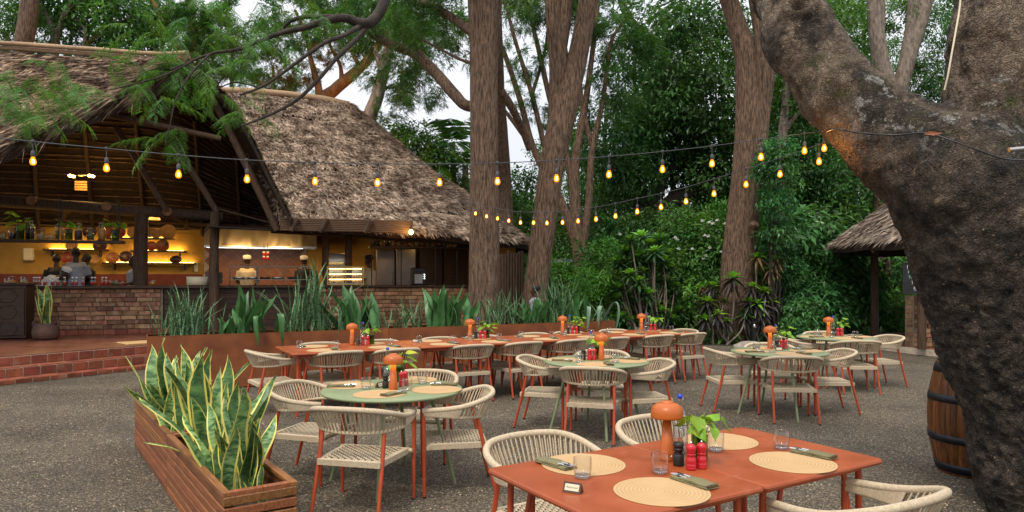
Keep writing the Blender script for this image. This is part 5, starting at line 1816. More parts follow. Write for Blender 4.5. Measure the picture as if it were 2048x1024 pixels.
for (x, y), f, lb in (((3.185, 8.09), (.105, .994), 'rope armchair seen from behind at the round table right of centre'),
                      ((2.68, 8.72), (.98, .05), 'rope armchair facing right at the left side of the round table right of centre'),
                      ((3.85, 8.59), (-.997, .05), 'rope armchair facing left at the right side of the round table right of centre'),
                      ((3.38, 9.18), (-.1, -.99), 'rope armchair behind the round table right of centre, only its rim showing')):
    f = nrm2(f); chair(x, y, f.x, f.y, lb, g_)
g_ = 'chairs at the farthest round table'
for (x, y), f, lb in (((4.87, 10.05), (.08, .99), 'rope armchair seen from behind at the farthest round table'),
                      ((4.26, 10.62), (.98, -.15), 'rope armchair facing right at the left side of the farthest round table'),
                      ((5.55, 10.66), (-.99, -.1), 'rope armchair facing left at the right side of the farthest round table'),
                      ((4.98, 11.2), (-.1, -.99), 'rope armchair on the far side of the farthest round table, rim showing')):
    f = nrm2(f); chair(x, y, f.x, f.y, lb, g_)
g_ = 'chairs along the long red tables'
near = [(.57, .22), (1.28, .19), (2.33, .19), (3.10, .19), (3.92, .19), (4.62, .19), (5.50, .20), (6.2, .22)]
for k, (a, p) in enumerate(near):
    c = L0 + LU * a + LN * p
    f = LN + LU * random.uniform(-.07, .07)
    chair(c.x, c.y, f.x, f.y, f'{ORD[k]} rope armchair from the left along the near side of the long red tables', g_)
for k, a in enumerate((.6, 1.45, 2.35, 3.05, 3.95, 4.6, 5.5)):
    c = L0 + LU * a + LN * (LW - .04)
    f = -LN + LU * random.uniform(-.07, .07)
    chair(c.x, c.y, f.x, f.y, f'{ORD[k]} rope armchair from the left along the far side of the long red tables', g_)
chair(-2.92, 8.56, .82, .57, 'rope armchair at the left end of the long red tables', g_)
c = L0 + LU * 6.42 + LN * .62
chair(c.x, c.y, -LU.x, -LU.y, 'rope armchair at the right end of the long red tables', g_)
g_ = 'chairs at the foreground red tables'
chair(.20, 3.74, Vv.x, Vv.y, 'rope armchair behind the left foreground red table with its rounded back to the yard', g_)
chair(.975, 4.235, Vv.x, Vv.y, 'rope armchair behind the right foreground red table, beside the large table lamp', g_)
chair(1.50, 3.03, -Vv.x, -Vv.y, 'large rope armchair in the lower right corner, drawn up to the foreground red table', g_)
# ================================================================ what stands on the tables
def make_lamp(lit=True):
    t = thing('table_lamp', 'placeholder', 'table lamp')
    MB().lathe([(0, 0), (.034, 0), (.0355, .004), (.0345, .02), (.0195, .205), (0, .205)], 28).build('stem', MT['lamp'], t)
    MB().lathe([(0, .203), (.06, .203), (.073, .203), (.0765, .206), (.077, .212), (.0765, .232), (.073, .248), (.064, .262), (.050, .271), (.034, .2755), (.031, .2755), (.030, .281), (.026, .284), (0, .285)], 40).build('lamp_shade', MT['lamp'], t)
    MB().lathe([(0, .2015), (.055, .2015), (.055, .2025), (0, .2025)], 24).build('diffuser', MT['lamp_glow'] if lit else MT['plate_white'], t)
    MB().ball((.0, -.0345, .022), (.005, .004, .005), 8, 5).build('button', MT['chrome'], t)
    return remember(t)
def make_glass():
    t = thing('water_glass', 'placeholder', 'glass')
    MB().lathe([(0, .001), (.030, .001), (.034, .004), (.038, .018), (.041, .045), (.0412, .065), (.0395, .092), (.0385, .0925), (.0378, .091), (.0395, .062), (.0385, .030), (.035, .0185), (.02, .0165), (0, .0165)], 28).build('tumbler', MT['glass'], t)
    MB().lathe([(0, .002), (.0305, .002), (.0335, .006), (.0345, .015), (.028, .0155), (0, .0150)], 24).build('thick_base', MT['water'], t)
    return remember(t)
def straw_rings():
    m = bpy.data.materials.new('ringed_straw')
    m.use_nodes = True
    n, l = m.node_tree.nodes, m.node_tree.links
    b = n['Principled BSDF']; b.inputs['Roughness'].default_value = .75
    tc = n.new('ShaderNodeTexCoord')
    wv = n.new('ShaderNodeTexWave'); wv.wave_type = 'RINGS'; wv.rings_direction = 'Z'
    wv.inputs['Scale'].default_value = 19; wv.inputs['Distortion'].default_value = .6; wv.inputs['Detail'].default_value = 1
    l.new(tc.outputs['Object'], wv.inputs['Vector'])
    nz = n.new('ShaderNodeTexNoise'); nz.inputs['Scale'].default_value = 9; nz.inputs['Detail'].default_value = 4
    l.new(tc.outputs['Object'], nz.inputs['Vector'])
    rp = n.new('ShaderNodeValToRGB')
    rp.color_ramp.elements[0].color = (0.36, 0.215, 0.088, 1); rp.color_ramp.elements[1].color = (0.56, 0.37, 0.18, 1)
    ad = n.new('ShaderNodeMath'); ad.operation = 'MULTIPLY_ADD'; ad.inputs[1].default_value = .6; 
    l.new(nz.outputs['Fac'], ad.inputs[0]); 
    m2 = n.new('ShaderNodeMath'); m2.operation = 'MULTIPLY'; m2.inputs[1].default_value = .5
    l.new(wv.outputs['Fac'], m2.inputs[0]); l.new(m2.outputs[0], ad.inputs[2])
    l.new(ad.outputs[0], rp.inputs['Fac']); l.new(rp.outputs[0], b.inputs['Base Color'])
    bp = n.new('ShaderNodeBump'); bp.inputs['Strength'].default_value = .5; bp.inputs['Distance'].default_value = .002
    l.new(wv.outputs['Fac'], bp.inputs['Height']); l.new(bp.outputs[0], b.inputs['Normal'])
    return m
MT['straw_rings'] = straw_rings()
def make_mat():
    pr = []
    n = 30
    for k in range(n):
        r0 = .197 * k / n
        pr += [(r0 + .0005, .0022), (r0 + .197 / n * .5, .0036)]
    pr += [(.197, .0022), (.1975, .0008), (.1965, 0.0002), (0, 0.0002)]
    pr[0] = (0, .0022)
    o = MB().lathe(pr, 48).build('placemat', MT['straw_rings'], None)
    return o
def make_napkin():
    t = thing('napkin', 'placeholder', 'napkin')
    mb = MB()
    # folded pocket: three soft layers, the lowest the longest
    for k, (x0, x1, y, z, th) in enumerate(((-.105, .105, .038, .0035, .0055), (-.102, .103, .036, .0095, .0055), (-.055, .104, .0355, .0150, .0045))):
        n = 10
        vs, fs = [], []
        for i in range(n + 1):
            x = x0 + (x1 - x0) * i / n
            w = y * (1 + .03 * math.sin(i * 1.7 + k))
            zz = z + .0016 * math.sin(i * 0.9 + k * 2)
            for (yy, dz) in ((-w, 0), (-w * 1.03, th * .5), (-w * .96, th), (0, th * 1.25), (w * .96, th), (w * 1.03, th * .5), (w, 0)):
                vs.append((x, yy, zz + dz - th * .5))
        for i in range(n):
            for j in range(6):
                a = i * 7 + j
                fs.append((a, a + 1, a + 8, a + 7))
            fs.append((i * 7 + 6, i * 7, i * 7 + 7, i * 7 + 13))
        fs.append(tuple(range(7))); fs.append(tuple(range(n * 7, n * 7 + 7))[::-1])
        mb.add(vs, fs, 0, True)
    mb.build('cloth', MT['napkin'], t)
    f = MB()
    for k in range(4):
        f.tube([Vector((-.118, -.020 + k * .0052, .017)), Vector((-.085, -.020 + k * .0052, .0175))], .0012, 5)
    f.box((-.077, -.0122, .0172), (.016, .0185, .002))
    f.tube([Vector((-.07, -.0122, .0172)), Vector((-.03, -.0122, .0165))], .003, 6)
    f.build('fork', MT['cutlery'], t)
    f = MB()
    f.box((-.088, .012, .0172), (.05, .015, .0018), ch=.0006)
    f.tube([Vector((-.066, .012, .0172)), Vector((-.03, .012, .0165))], .004, 6)
    f.build('knife', MT['cutlery'], t)
    return remember(t)
def make_mill(red):
    if red:
        t = thing('pepper_mill', 'placeholder', 'pepper mill')
        MB().lathe([(0, 0), (.0235, 0), (.0245, .003), (.0245, .010), (.023, .013), (.0245, .016), (.0245, .020), (.0225, .023), (.0235, .034), (.0235, .043), (.020, .053), (.0165, .060), (.0185, .063), (.0205, .066), (.0205, .071), (.018, .0735), (0, .0735)], 24).build('body', MT['redgloss'], t)
        MB().lathe([(0, .0738), (.0185, .0738), (.0205, .077), (.0195, .081), (.0225, .088), (.0235, .097), (.0215, .107), (.016, .114), (.008, .117), (0, .1175)], 24).build('head', MT['redgloss'], t)
        MB().lathe([(0, .117), (.0045, .117), (.0055, .121), (.0045, .126), (0, .128)], 12).build('knob', MT['chrome'], t)
    else:
        t = thing('pepper_grinder', 'placeholder', 'pepper grinder')
        MB().lathe([(0, 0), (.0245, 0), (.0255, .002), (.0255, .052), (.0235, .0545), (0, .0545)], 24).build('body', MT['blackwood'], t)
        MB().lathe([(0, .055), (.0225, .055), (.0175, .060), (.0175, .066), (.0235, .069), (.0245, .075), (.0235, .081), (.0195, .084), (0, .084)], 24).build('collar', MT['black'], t)
        MB().lathe([(0, .0845), (.0215, .0845), (.025, .089), (.0255, .099), (.0225, .107), (.012, .109), (0, .109)], 24).build('cap', MT['blackwood'], t)
    return remember(t)
def make_bottle():
    t = thing('water_bottle', 'placeholder', 'bottle')
    MB().lathe([(0, .002), (.034, .002), (.0385, .008), (.0385, .15), (.036, .172), (.024, .205), (.0155, .225), (.0135, .262), (.0155, .265), (.0155, .272), (.0125, .274), (.0115, .26), (.0135, .225), (.022, .203), (.034, .17), (.0365, .148), (.0365, .012), (.02, .008), (0, .010)], 24).build('bottle_glass', MT['glass'], t)
    MB().lathe([(0, .011), (.0355, .012), (.0358, .135), (0, .1352)], 20).build('water', MT['water'], t)
    MB().lathe([(0, .272), (.009, .272), (.0125, .276), (.0135, .284), (.011, .292), (.006, .294), (0, .2945)], 14, (-.004, 0, 0)).build('stopper', MT['blue'], t)
    w = MB()
    for sg in (-1, 1):
        w.tube([Vector((0, sg * .0165, .245)), Vector((0, sg * .020, .262)), Vector((0, sg * .015, .284))], .0013, 5)
    w.build('swing_wire', MT['chrome'], t)
    return remember(t)
def heart_leaf(L, wd, m, seed):
    r = random.Random(seed)
    V, Q = [], []
    n = 7
    prof = [.0, .78, 1.0, .92, .70, .40, .14, 0.0]
    for i in range(n + 1):
        t = i / n
        x = L * t
        z = -.28 * L * t * t + .01 * math.sin(t * 5 + seed)
        w = wd * .5 * prof[i]
        back = -.10 * L if i == 1 else 0
        V += [(x + back, -w, z + w * .22), (x, -w * .5, z + w * .04), (x, 0, z - .004), (x, w * .5, z + w * .04), (x + back, w, z + w * .22)]
        if i:
            o_ = (i - 1) * 5
            for j in range(4):
                Q.append((o_ + j, o_ + j + 1, o_ + j + 6, o_ + j + 5))
    return np_mesh('leaf', np.array(V), np.array(Q), m, smooth=True)
HL = [heart_leaf(.085, .062, MT['pothos'], 1), heart_leaf(.07, .05, MT['pothos'], 2), heart_leaf(.10, .07, MT['pothos'], 3)]
def make_vase(seed):
    t = thing('pothos_vase', 'placeholder', 'plant')
    rr = random.Random(seed)
    vs = []
    mb = MB()
    pr = [(0, .002), (.036, .002), (.038, .006), (.0385, .12), (.0375, .128), (.0355, .128), (.036, .12), (.0355, .010), (0, .009)]
    mb.lathe(pr, 32)
    V = []
    for i, v in enumerate(mb.v):
        a = math.atan2(v[1], v[0]); s_ = 1 + .022 * math.cos(a * 16)
        V.append((v[0] * s_, v[1] * s_, v[2]))
    mb.v = V
    mb.build('vase', MT['greenglass'], t)
    st_ = MB()
    L = []
    for k in range(13):
        az = k * 2.4 + rr.uniform(-.4, .4)
        h = .13 + .075 * rr.random() if k < 9 else .18 + .08 * rr.random()
        d = .035 + .06 * rr.random()
        p = Vector((d * math.cos(az), d * math.sin(az), h))
        st_.tube([Vector((rr.uniform(-.01, .01), rr.uniform(-.01, .01), .06)), Vector((p.x * .4, p.y * .4, h * .8)), p], .0018, 5, caps=False)
        L.append((p, az))
    st_.build('stems', MT['stem'], t, kind='stuff')
    for p, az in L:
        o = obj('leaf', rr.choice(HL), t, p)
        o.rotation_euler = (rr.uniform(-.6, .6), rr.uniform(-.35, .55), az + rr.uniform(-.5, .5))
        o.scale = (rr.uniform(.75, 1.15),) * 3
    return remember(t)

MT['plate_white'] = mat('milk_glass', (0.7, 0.66, 0.6), rough=.4)
LAMP_OFF = make_lamp(False)
LAMP, GLASS, PMAT, NAP, MILLR, MILLB, BOT = make_lamp(), make_glass(), make_mat(), make_napkin(), make_mill(True), make_mill(False), make_bottle()
VASES = [make_vase(k) for k in range(3)]
KIDS[PMAT.name] = []
_first = {}
def put(src, label, cat, x, y, rz=None, group=None, sc=None, z=TZ + .001):
    rz = random.uniform(0, 6.28) if rz is None else rz
    if src.name not in _first:
        _first[src.name] = 1
        src.location = (x, y, z); src.rotation_euler = (0, 0, rz); src['label'] = label; src['category'] = cat
        if group:
            src['group'] = group
        if sc:
            src.scale = (sc,) * 3
        return src
    return dup(src, label, (x, y, z), rz, group, sc)

def at(px, py):
    g = G(px, py, TZ)
    return g.x, g.y
def centre(where, lamp, mb_, m1, m2, vs, bo, vk):
    put(LAMP_OFF if 'foreground' in where else LAMP, f'terracotta mushroom table lamp on {where}', 'table lamp', *lamp, None, 'mushroom table lamps')
    put(MILLB, f'black pepper grinder beside the lamp on {where}', 'pepper grinder', *mb_, None, 'black pepper grinders')
    put(MILLR, f'left hand red pepper mill on {where}', 'pepper mill', *m1, None, 'red pepper mills')
    put(MILLR, f'right hand red pepper mill on {where}', 'pepper mill', *m2, None, 'red pepper mills')
    put(VASES[vk], f'green vase of lime pothos leaves on {where}', 'plant', *vs, None, 'pothos vases')
    put(BOT, f'clear water bottle with blue stopper on {where}', 'bottle', *bo, None, 'water bottles')
def seat(where, m, nap, nrz, gl):
    if m:
        put(PMAT, f'round straw placemat {where}', 'placemat', *m, None, 'round straw placemats', z=TZ + .0006)
    if nap:
        put(NAP, f'napkin with cutlery {where}', 'napkin', *nap, nrz, 'olive napkins', z=TZ + .0045)
    if gl:
        put(GLASS, f'water tumbler {where}', 'glass', *gl, None, 'water tumblers')
# foreground pair
wh = 'the foreground red tables'
centre(wh, at(1334, 920), at(1357, 931), at(1382, 939), at(1403, 936.5), at(1399, 922), at(1361, 906), 0)
seat('at the left rear seat of the foreground red table', at(1167, 929), at(1111, 932), R(130), at(1165, 956))
seat('at the front seat of the foreground red table', at(1323, 983), at(1388, 968), R(-57), at(1320, 947))
seat('at the rear seat of the right foreground table', at(1440, 882.5), None, 0, at(1432, 902))
seat('at the right front seat of the foreground table', at(1585, 925), at(1627, 912), R(-51), at(1563, 898))
# the nearest round table
wh = 'the nearest round table'
centre(wh, at(786.5, 779.5), at(771, 776.5), at(803, 773), at(811, 771), at(800, 764), at(776, 765), 1)
seat('at the front of the nearest round table', at(759, 788.5), at(787, 790), R(234), at(814, 781))
seat('at the left of the nearest round table', at(700, 771), at(682, 774.5), R(182), at(732, 778))
seat('at the right of the nearest round table', at(873, 779.5), at(889, 771), R(0), at(845, 768))
seat('at the back of the nearest round table', at(828, 760), None, 0, None)
# other round tables: laid by their seats
def lay_round(T, wh, vk, fr, lampxy=None):
    lx, ly = (lampxy or (T.x, T.y))
    def q(dx, dy):
        return (lx + dx, ly + dy)
    if vk == 'mid':
        centre(wh, q(0, 0), q(-.19, .02), q(-.125, .01), q(-.075, .012), q(-.02, .15), q(-.10, .12), 0)
    else:
        centre(wh, q(0, 0), q(.075, -.02), q(.128, -.03), q(.18, -.03), q(.2, .09), q(.11, .10), 2 if vk == 'r' else 1)
    for k, (a, nm) in enumerate(((-90, 'front'), (0, 'right'), (90, 'back'), (180, 'left'))):
        a = R(a + fr)
        d = Vector((math.cos(a), math.sin(a), 0)); s_ = Vector((-d.y, d.x, 0))
        m = T + d * .335
        n = m + s_ * .13 + d * .02
        g = T + d * .2 - s_ * .17
        seat(f'at the {nm} of {wh}', (m.x, m.y), (n.x, n.y), math.atan2(d.y, d.x) + R(random.uniform(-30, 30)), (g.x, g.y))
p = at(1203, 720.5); lay_round(T2, 'the middle round table', 'mid', -8, p)
p = at(1540, 698); lay_round(T3, 'the round table right of centre', 'r', 4, p)
p = at(1657, 671.5); lay_round(T4, 'the farthest round table', 'r2', 2, p)
# the long row: a lamp group per pair of tables, four places each
for k, (lpx, lpy) in enumerate(((704, 690), (940, 677.5), (1125, 668), (1283, 661.5))):
    wh = f'the {ORD[k]} table pair in the long row'
    lx, ly = at(lpx, lpy)
    q = lambda dx, dy: (lx + dx, ly + dy)
    centre(wh, q(0, 0), q(.085, -.03), q(.15, -.04), q(.215, -.035), q(.24, .07), q(.115, .10), k % 3)
    for j, (a, pp, nm) in enumerate(((.42, .235, 'left near'), (1.18, .235, 'right near'), (.42, LW - .235, 'left far'), (1.18, LW - .235, 'right far'))):
        c = L0 + LU * (k * 2 * LD + a) + LN * pp
        sg = 1 if pp < .5 else -1
        n = c + LU * (.135 * sg) + LN * .01
        g = c + LN * (.17 * sg) + LU * (.2 * sg if j != 1 else .15)
        seat(f'at the {nm} seat, {ORD[k]} table pair of the long row', (c.x, c.y), (n.x, n.y), LA + R(90 + random.uniform(-25, 25)) + (0 if sg > 0 else math.pi), (g.x, g.y))
# reserved signs: small dark wooden prisms with a cream plate
MT['signwood'] = mat('sign_wood', (0.055, 0.024, 0.014), (0.09, 0.04, 0.024), ns=6, rough=.4)
MT['plate'] = mat('cream_plate', (0.62, 0.55, 0.38), rough=.5)
MT['ink'] = mat('brown_ink', (0.05, 0.03, 0.02), rough=.6)
def text(body, size, m, parent=None, name='lettering', extr=0.0, shear=0.0, align='CENTER'):
    cu = bpy.data.curves.new(name, 'FONT')
    cu.body = body; cu.size = size; cu.extrude = extr; cu.shear = shear
    cu.align_x = align; cu.align_y = 'CENTER'
    o = bpy.data.objects.new(name, cu)
    COL.objects.link(o)
    dg = bpy.context.evaluated_depsgraph_get()
    me = bpy.data.meshes.new_from_object(o.evaluated_get(dg))
    bpy.data.objects.remove(o)
    me.materials.clear(); me.materials.append(m)
    r = obj(name, me, parent)
    return r
def sign(x, y, rz, label):
    t = thing('reserved_sign', label, 'table sign', (x, y, TZ + .001), rz, 'reserved signs')
    w, h, d = .078, .040, .040
    MB().add([(-w / 2, -d / 2, 0), (w / 2, -d / 2, 0), (w / 2, d / 2, 0), (-w / 2, d / 2, 0), (-w / 2, 0, h), (w / 2, 0, h)],
             [(0, 3, 2, 1), (0, 1, 5, 4), (2, 3, 4, 5), (0, 4, 3), (1, 2, 5)]).build('prism', MT['signwood'], t)
    al = math.atan2(h, d / 2)
    pl = MB().box((0, 0, 0), (.062, .027, .0012)).build('plate', MT['plate'], t, (0, -d / 4 - .0008 * math.sin(al), h / 2 + .0008 * math.cos(al)))
    pl.rotation_euler = (al, 0, 0)
    tx = text('Reserved', .0135, MT['ink'], pl, shear=.25)
    tx.location = (0, 0, .0009)
x, y = at(1146, 984); sign(x, y, R(-28), 'small dark wooden reserved sign on the foreground red table')
x, y = at(759, 774.5); sign(x, y, R(70), 'small dark reserved sign beside the grinder on the nearest round table')
x, y = at(831, 684.5); sign(x, y, R(4), 'small reserved sign on the first pair of long red tables')
x, y = at(1558, 701); sign(x, y, R(-10), 'pale reserved sign on the round table right of centre')

# ================================================================ planters and snake plants
def blade_mesh(L, w, bend, twist, kind, seed, m, cup=.35):
    """one sword leaf with UVs: u across, v along"""
    r = random.Random(seed)
    nv = 12; nu = 4
    V, Q, UV = [], [], []
    az = r.uniform(-.4, .4)
    for i in range(nv + 1):
        t = i / nv
        if kind == 'narrow':
            pr = (.75 + .25 * t) * (1 - t ** 3)
        else:
            pr = (.42 + .85 * math.sin(math.pi * min(1, t * .62 + .22)) ** 1.2) * (1 - max(0, (t - .62) / .38) ** 2.2)
            pr *= .82
        wv = .03 * math.sin(t * 6 + seed * 1.3) * t
        c = np.array([bend * L * t * t, wv * L * 1.5, L * t * (1 - .25 * abs(bend) * t)])
        if bend > .8:
            c = np.array([L * .55 * math.sin(t * 2.2), wv * L, L * .55 * math.sin(t * 3.75)])
        tw = twist * t + az
        for j in range(nu + 1):
            u = j / nu * 2 - 1
            x = cup * w * .5 * pr * (u * u) + (.10 * w * u * math.sin(t * 11 + seed * 2 + (1 if u > 0 else 0)) if kind == 'wide' else 0)
            y = w * .5 * pr * u
            V.append((c[0] + x * math.cos(tw) - y * math.sin(tw), c[1] + x * math.sin(tw) + y * math.cos(tw), c[2]))
    for i in range(nv):
        for j in range(nu):
            a = i * (nu + 1) + j
            Q.append((a, a + 1, a + nu + 2, a + nu + 1))
            for jj, ii in ((j, i), (j + 1, i), (j + 1, i + 1), (j, i + 1)):
                UV.append((jj / nu, ii / nv))
    return np_mesh('leaf', np.array(V), np.array(Q), m, uv=np.array(UV), smooth=True)

def snake_mat(name, c_dark, c_light, edge, ew, band_scale, band_mix, L=.7, w=.07):
    m = bpy.data.materials.new(name)
    m.use_nodes = True
    n, l = m.node_tree.nodes, m.node_tree.links
    b = n['Principled BSDF']
    b.inputs['Roughness'].default_value = 0.38
    b.inputs['Specular IOR Level'].default_value = .4
    tc = n.new('ShaderNodeTexCoord')
    oi = n.new('ShaderNodeObjectInfo')
    mp = n.new('ShaderNodeMapping')
    mp.inputs['Scale'].default_value = (1.3, band_scale, 1)
    mu = n.new('ShaderNodeVectorMath'); mu.operation = 'SCALE'; mu.inputs['Scale'].default_value = 37
    cb = n.new('ShaderNodeCombineXYZ')
    l.new(oi.outputs['Random'], cb.inputs[0]); l.new(oi.outputs['Random'], cb.inputs[1])
    l.new(cb.outputs[0], mu.inputs[0])
    l.new(tc.outputs['UV'], mp.inputs[0]); l.new(mu.outputs[0], mp.inputs['Location'])
    nz = n.new('ShaderNodeTexNoise'); nz.inputs['Scale'].default_value = 1; nz.inputs['Detail'].default_value = 4; nz.inputs['Distortion'].default_value = .6
    l.new(mp.outputs[0], nz.inputs['Vector'])
    rp = n.new('ShaderNodeValToRGB')
    rp.color_ramp.elements[0].position = .5 - band_mix; rp.color_ramp.elements[0].color = (*c_dark, 1)
    rp.color_ramp.elements[1].position = .5 + band_mix; rp.color_ramp.elements[1].color = (*c_light, 1)
    l.new(nz.outputs['Fac'], rp.inputs['Fac'])
    sx = n.new('ShaderNodeSeparateXYZ'); l.new(tc.outputs['UV'], sx.inputs[0])
    a = n.new('ShaderNodeMath'); a.operation = 'SUBTRACT'; a.inputs[1].default_value = .5; l.new(sx.outputs[0], a.inputs[0])
    ab = n.new('ShaderNodeMath'); ab.operation = 'ABSOLUTE'; l.new(a.outputs[0], ab.inputs[0])
    nz2 = n.new('ShaderNodeTexNoise'); nz2.inputs['Scale'].default_value = 6; l.new(tc.outputs['UV'], nz2.inputs['Vector'])
    ad = n.new('ShaderNodeMath'); ad.operation = 'MULTIPLY_ADD'; ad.inputs[1].default_value = .10; l.new(nz2.outputs['Fac'], ad.inputs[0]); l.new(ab.outputs[0], ad.inputs[2])
    mr = n.new('ShaderNodeMapRange'); mr.inputs['From Min'].default_value = .5 - ew + .04; mr.inputs['From Max'].default_value = .5 - ew + .07
    l.new(ad.outputs[0], mr.inputs['Value'])
    mx = n.new('ShaderNodeMix'); mx.data_type = 'RGBA'
    l.new(mr.outputs[0], mx.inputs[0]); l.new(rp.outputs[0], mx.inputs[6]); mx.inputs[7].default_value = (*edge, 1)
    hs = n.new('ShaderNodeHueSaturation')
    mr2 = n.new('ShaderNodeMapRange'); mr2.inputs['To Min'].default_value = .75; mr2.inputs['To Max'].default_value = 1.25
    l.new(oi.outputs['Random'], mr2.inputs['Value']); l.new(mr2.outputs[0], hs.inputs['Value']); l.new(mx.outputs[2], hs.inputs['Color'])
    l.new(hs.outputs[0], b.inputs['Base Color'])
    tr = n.new('ShaderNodeBsdfTranslucent'); l.new(hs.outputs[0], tr.inputs['Color'])
    ms = n.new('ShaderNodeMixShader'); ms.inputs[0].default_value = .12
    l.new(b.outputs[0], ms.inputs[1]); l.new(tr.outputs[0], ms.inputs[2])
    l.new(ms.outputs[0], n['Material Output'].inputs['Surface'])
    return m
MT['snake_var'] = snake_mat('variegated_snake_leaf', (0.040, 0.125, 0.034), (0.24, 0.38, 0.14), (0.70, 0.62, 0.16), .125, 20, .10)
MT['snake_var_dark'] = snake_mat('variegated_dark_snake_leaf', (0.026, 0.075, 0.022), (0.10, 0.20, 0.06), (0.68, 0.58, 0.12), .12, 20, .13)
MT['snake_thin'] = snake_mat('spotted_snake_leaf', (0.028, 0.090, 0.030), (0.17, 0.29, 0.13), (0.06, 0.13, 0.05), .04, 42, .10)
MT['snake_broad'] = snake_mat('plain_snake_leaf', (0.026, 0.100, 0.028), (0.085, 0.215, 0.062), (0.10, 0.17, 0.06), .03, 7, .3)
MT['snake_pale'] = snake_mat('pale_snake_leaf', (0.10, 0.19, 0.12), (0.20, 0.30, 0.20), (0.16, 0.22, 0.14), .03, 20, .3)
BL = {'var': [blade_mesh(1, .165, b, tw, 'wide', k, MT['snake_var'] if k % 3 else MT['snake_var_dark']) for k, (b, tw) in enumerate(((.05, .3), (.15, -.5), (.28, .4), (.02, 1.0), (.12, -.9), (.4, .2), (.2, .7), (.08, -.2)))],
      'thin': [blade_mesh(1, .052, b, tw, 'narrow', 20 + k, MT['snake_thin'], cup=.8) for k, (b, tw) in enumerate(((.05, .3), (.18, -.3), (.3, .4), (.1, .5), (.45, -.2), (.02, .1)))],
      'broad': [blade_mesh(1, .165, b, tw, 'wide', 40 + k, MT['snake_broad']) for k, (b, tw) in enumerate(((.05, .3), (.15, -.5), (.3, .3), (.1, .8), (.5, -.2), (.22, -.8)))],
      'droop': [blade_mesh(1, .15, 1.0, .2, 'wide', 60, MT['snake_broad']), blade_mesh(1, .045, 1.0, .1, 'narrow', 61, MT['snake_thin']), blade_mesh(1, .12, 1.0, -.2, 'wide', 62, MT['snake_pale'])]}
def plant(label, base, leaves, group, name='snake_plant', spread=(.12, .1)):
    """leaves: (kind, n, length min, length max, max tilt)"""
    t = thing(name, label, 'plant', base, 0, group)
    for kind, n, l0, l1, tilt in leaves:
        for k in range(n):
            L = random.uniform(l0, l1)
            az = random.uniform(0, 6.28)
            tl_ = tilt * random.random() ** 1.2
            o = obj('leaf', random.choice(BL[kind]), t, (random.uniform(-1, 1) * spread[0], random.uniform(-1, 1) * spread[1], 0))
            o.rotation_euler = Euler((0, tl_, az), 'XYZ')
            o.scale = (L, L * random.uniform(.8, 1.15), L)
            o.scale = (L * (1 if kind != 'var' else .9), L * random.uniform(.85, 1.1), L)
    return t
def leaf_at(t, me, loc, az, tilt, L):
    o = obj('leaf', me, t, loc)
    o.rotation_euler = (0, tilt, az)
    o.scale = (L, L, L)
    return o

# wooden boxes: frames of boards, the top rail mitred
PW = Vector((-.572, .82, 0)).normalized(); PN = Vector((PW.y, -PW.x, 0))       # along (away), and to the right
PA = math.atan2(PW.y, PW.x)
BX_L, BX_W, BX_H = 1.77, .405, .455
slat_side = MB().box((0, 0, 0), (BX_L, .022, .052), ch=.007).mesh('board', MT['planter_wood'])
slat_end = MB().box((0, 0, 0), (.022, BX_W - .0, .052), ch=.006).mesh('board', MT['planter_wood'])
rail_s = MB().box((0, 0, 0), (BX_L + .01, .045, .026), ch=.003).mesh('top_rail', MT['planter_wood'])
rail_e = MB().box((0, 0, 0), (.045, BX_W - .082, .026), ch=.003).mesh('top_rail', MT['planter_wood'])
post_m = MB().box((0, 0, 0), (.04, .04, BX_H - .04), ch=.003).mesh('corner_post', MT['planter_wood'])
front_corner = Vector((-1.573, 3.84, 0))
for b in range(2):
    c = front_corner + PW * (b * (BX_L + .035) + BX_L / 2) + PN * (BX_W / 2)
    t = thing('wooden_planter', ('nearer slatted hardwood planter box with variegated snake plants, at the lower edge', 'farther slatted hardwood planter box of variegated snake plants')[b], 'planter', c, PA, 'slatted wooden planters')
    for k in range(7):
        z = .010 + .0265 + k * .0615
        for sg in (-1, 1):
            obj('board', slat_side, t, (0, sg * (BX_W / 2 - .011), z))
            obj('board', slat_end, t, (sg * (BX_L / 2 - .011 + .0125), 0, z))
    for sg in (-1, 1):
        obj('top_rail', rail_s, t, (0, sg * (BX_W / 2 - .0185), BX_H - .011))
        obj('top_rail', rail_e, t, (sg * (BX_L / 2 - .0185), 0, BX_H - .0115))
        for s2 in (-1, 1):
            obj('corner_post', post_m, t, (sg * (BX_L / 2 - .045), s2 * (BX_W / 2 - .045), BX_H / 2 - .02))
    mb = MB().box((0, 0, .30), (BX_L - .05, BX_W - .05, .02))
    mb.build('soil', MT['soil'], t)
    spots_ = ((.42, 8), (.72, 10), (1.02, 10), (1.32, 8)) if b == 0 else ((.2, 8), (.5, 9), (.8, 8), (1.1, 7))
    for j, (a, n) in enumerate(spots_):
        base = front_corner + PW * (b * (BX_L + .035) + a) + PN * (BX_W * random.uniform(.42, .58)) + Vector((0, 0, .30))
        hh = (.42, .56) if (b == 0 and j == 0) else (.50, .84)
        plant(f'{ORD[j]} variegated yellow edged snake plant from the front in the {"nearer" if b == 0 else "farther"} wooden planter', base,
              [('var', n - 1, hh[0], hh[1], .46), ('var', 4, .30, .5, .8)], 'variegated snake plants', spread=(.12, .09))
    if b == 0:
        tt = thing('snake_plant', 'lone curled snake plant leaf in the front corner of the nearer wooden planter', 'plant', front_corner + PW * .16 + PN * .27 + Vector((0, 0, .31)), 0)
        leaf_at(tt, BL['droop'][2], (0, 0, 0), -.3, .0, .22)
        leaf_at(tt, BL['var'][0], (-.03, .02, 0), 2, .2, .24)

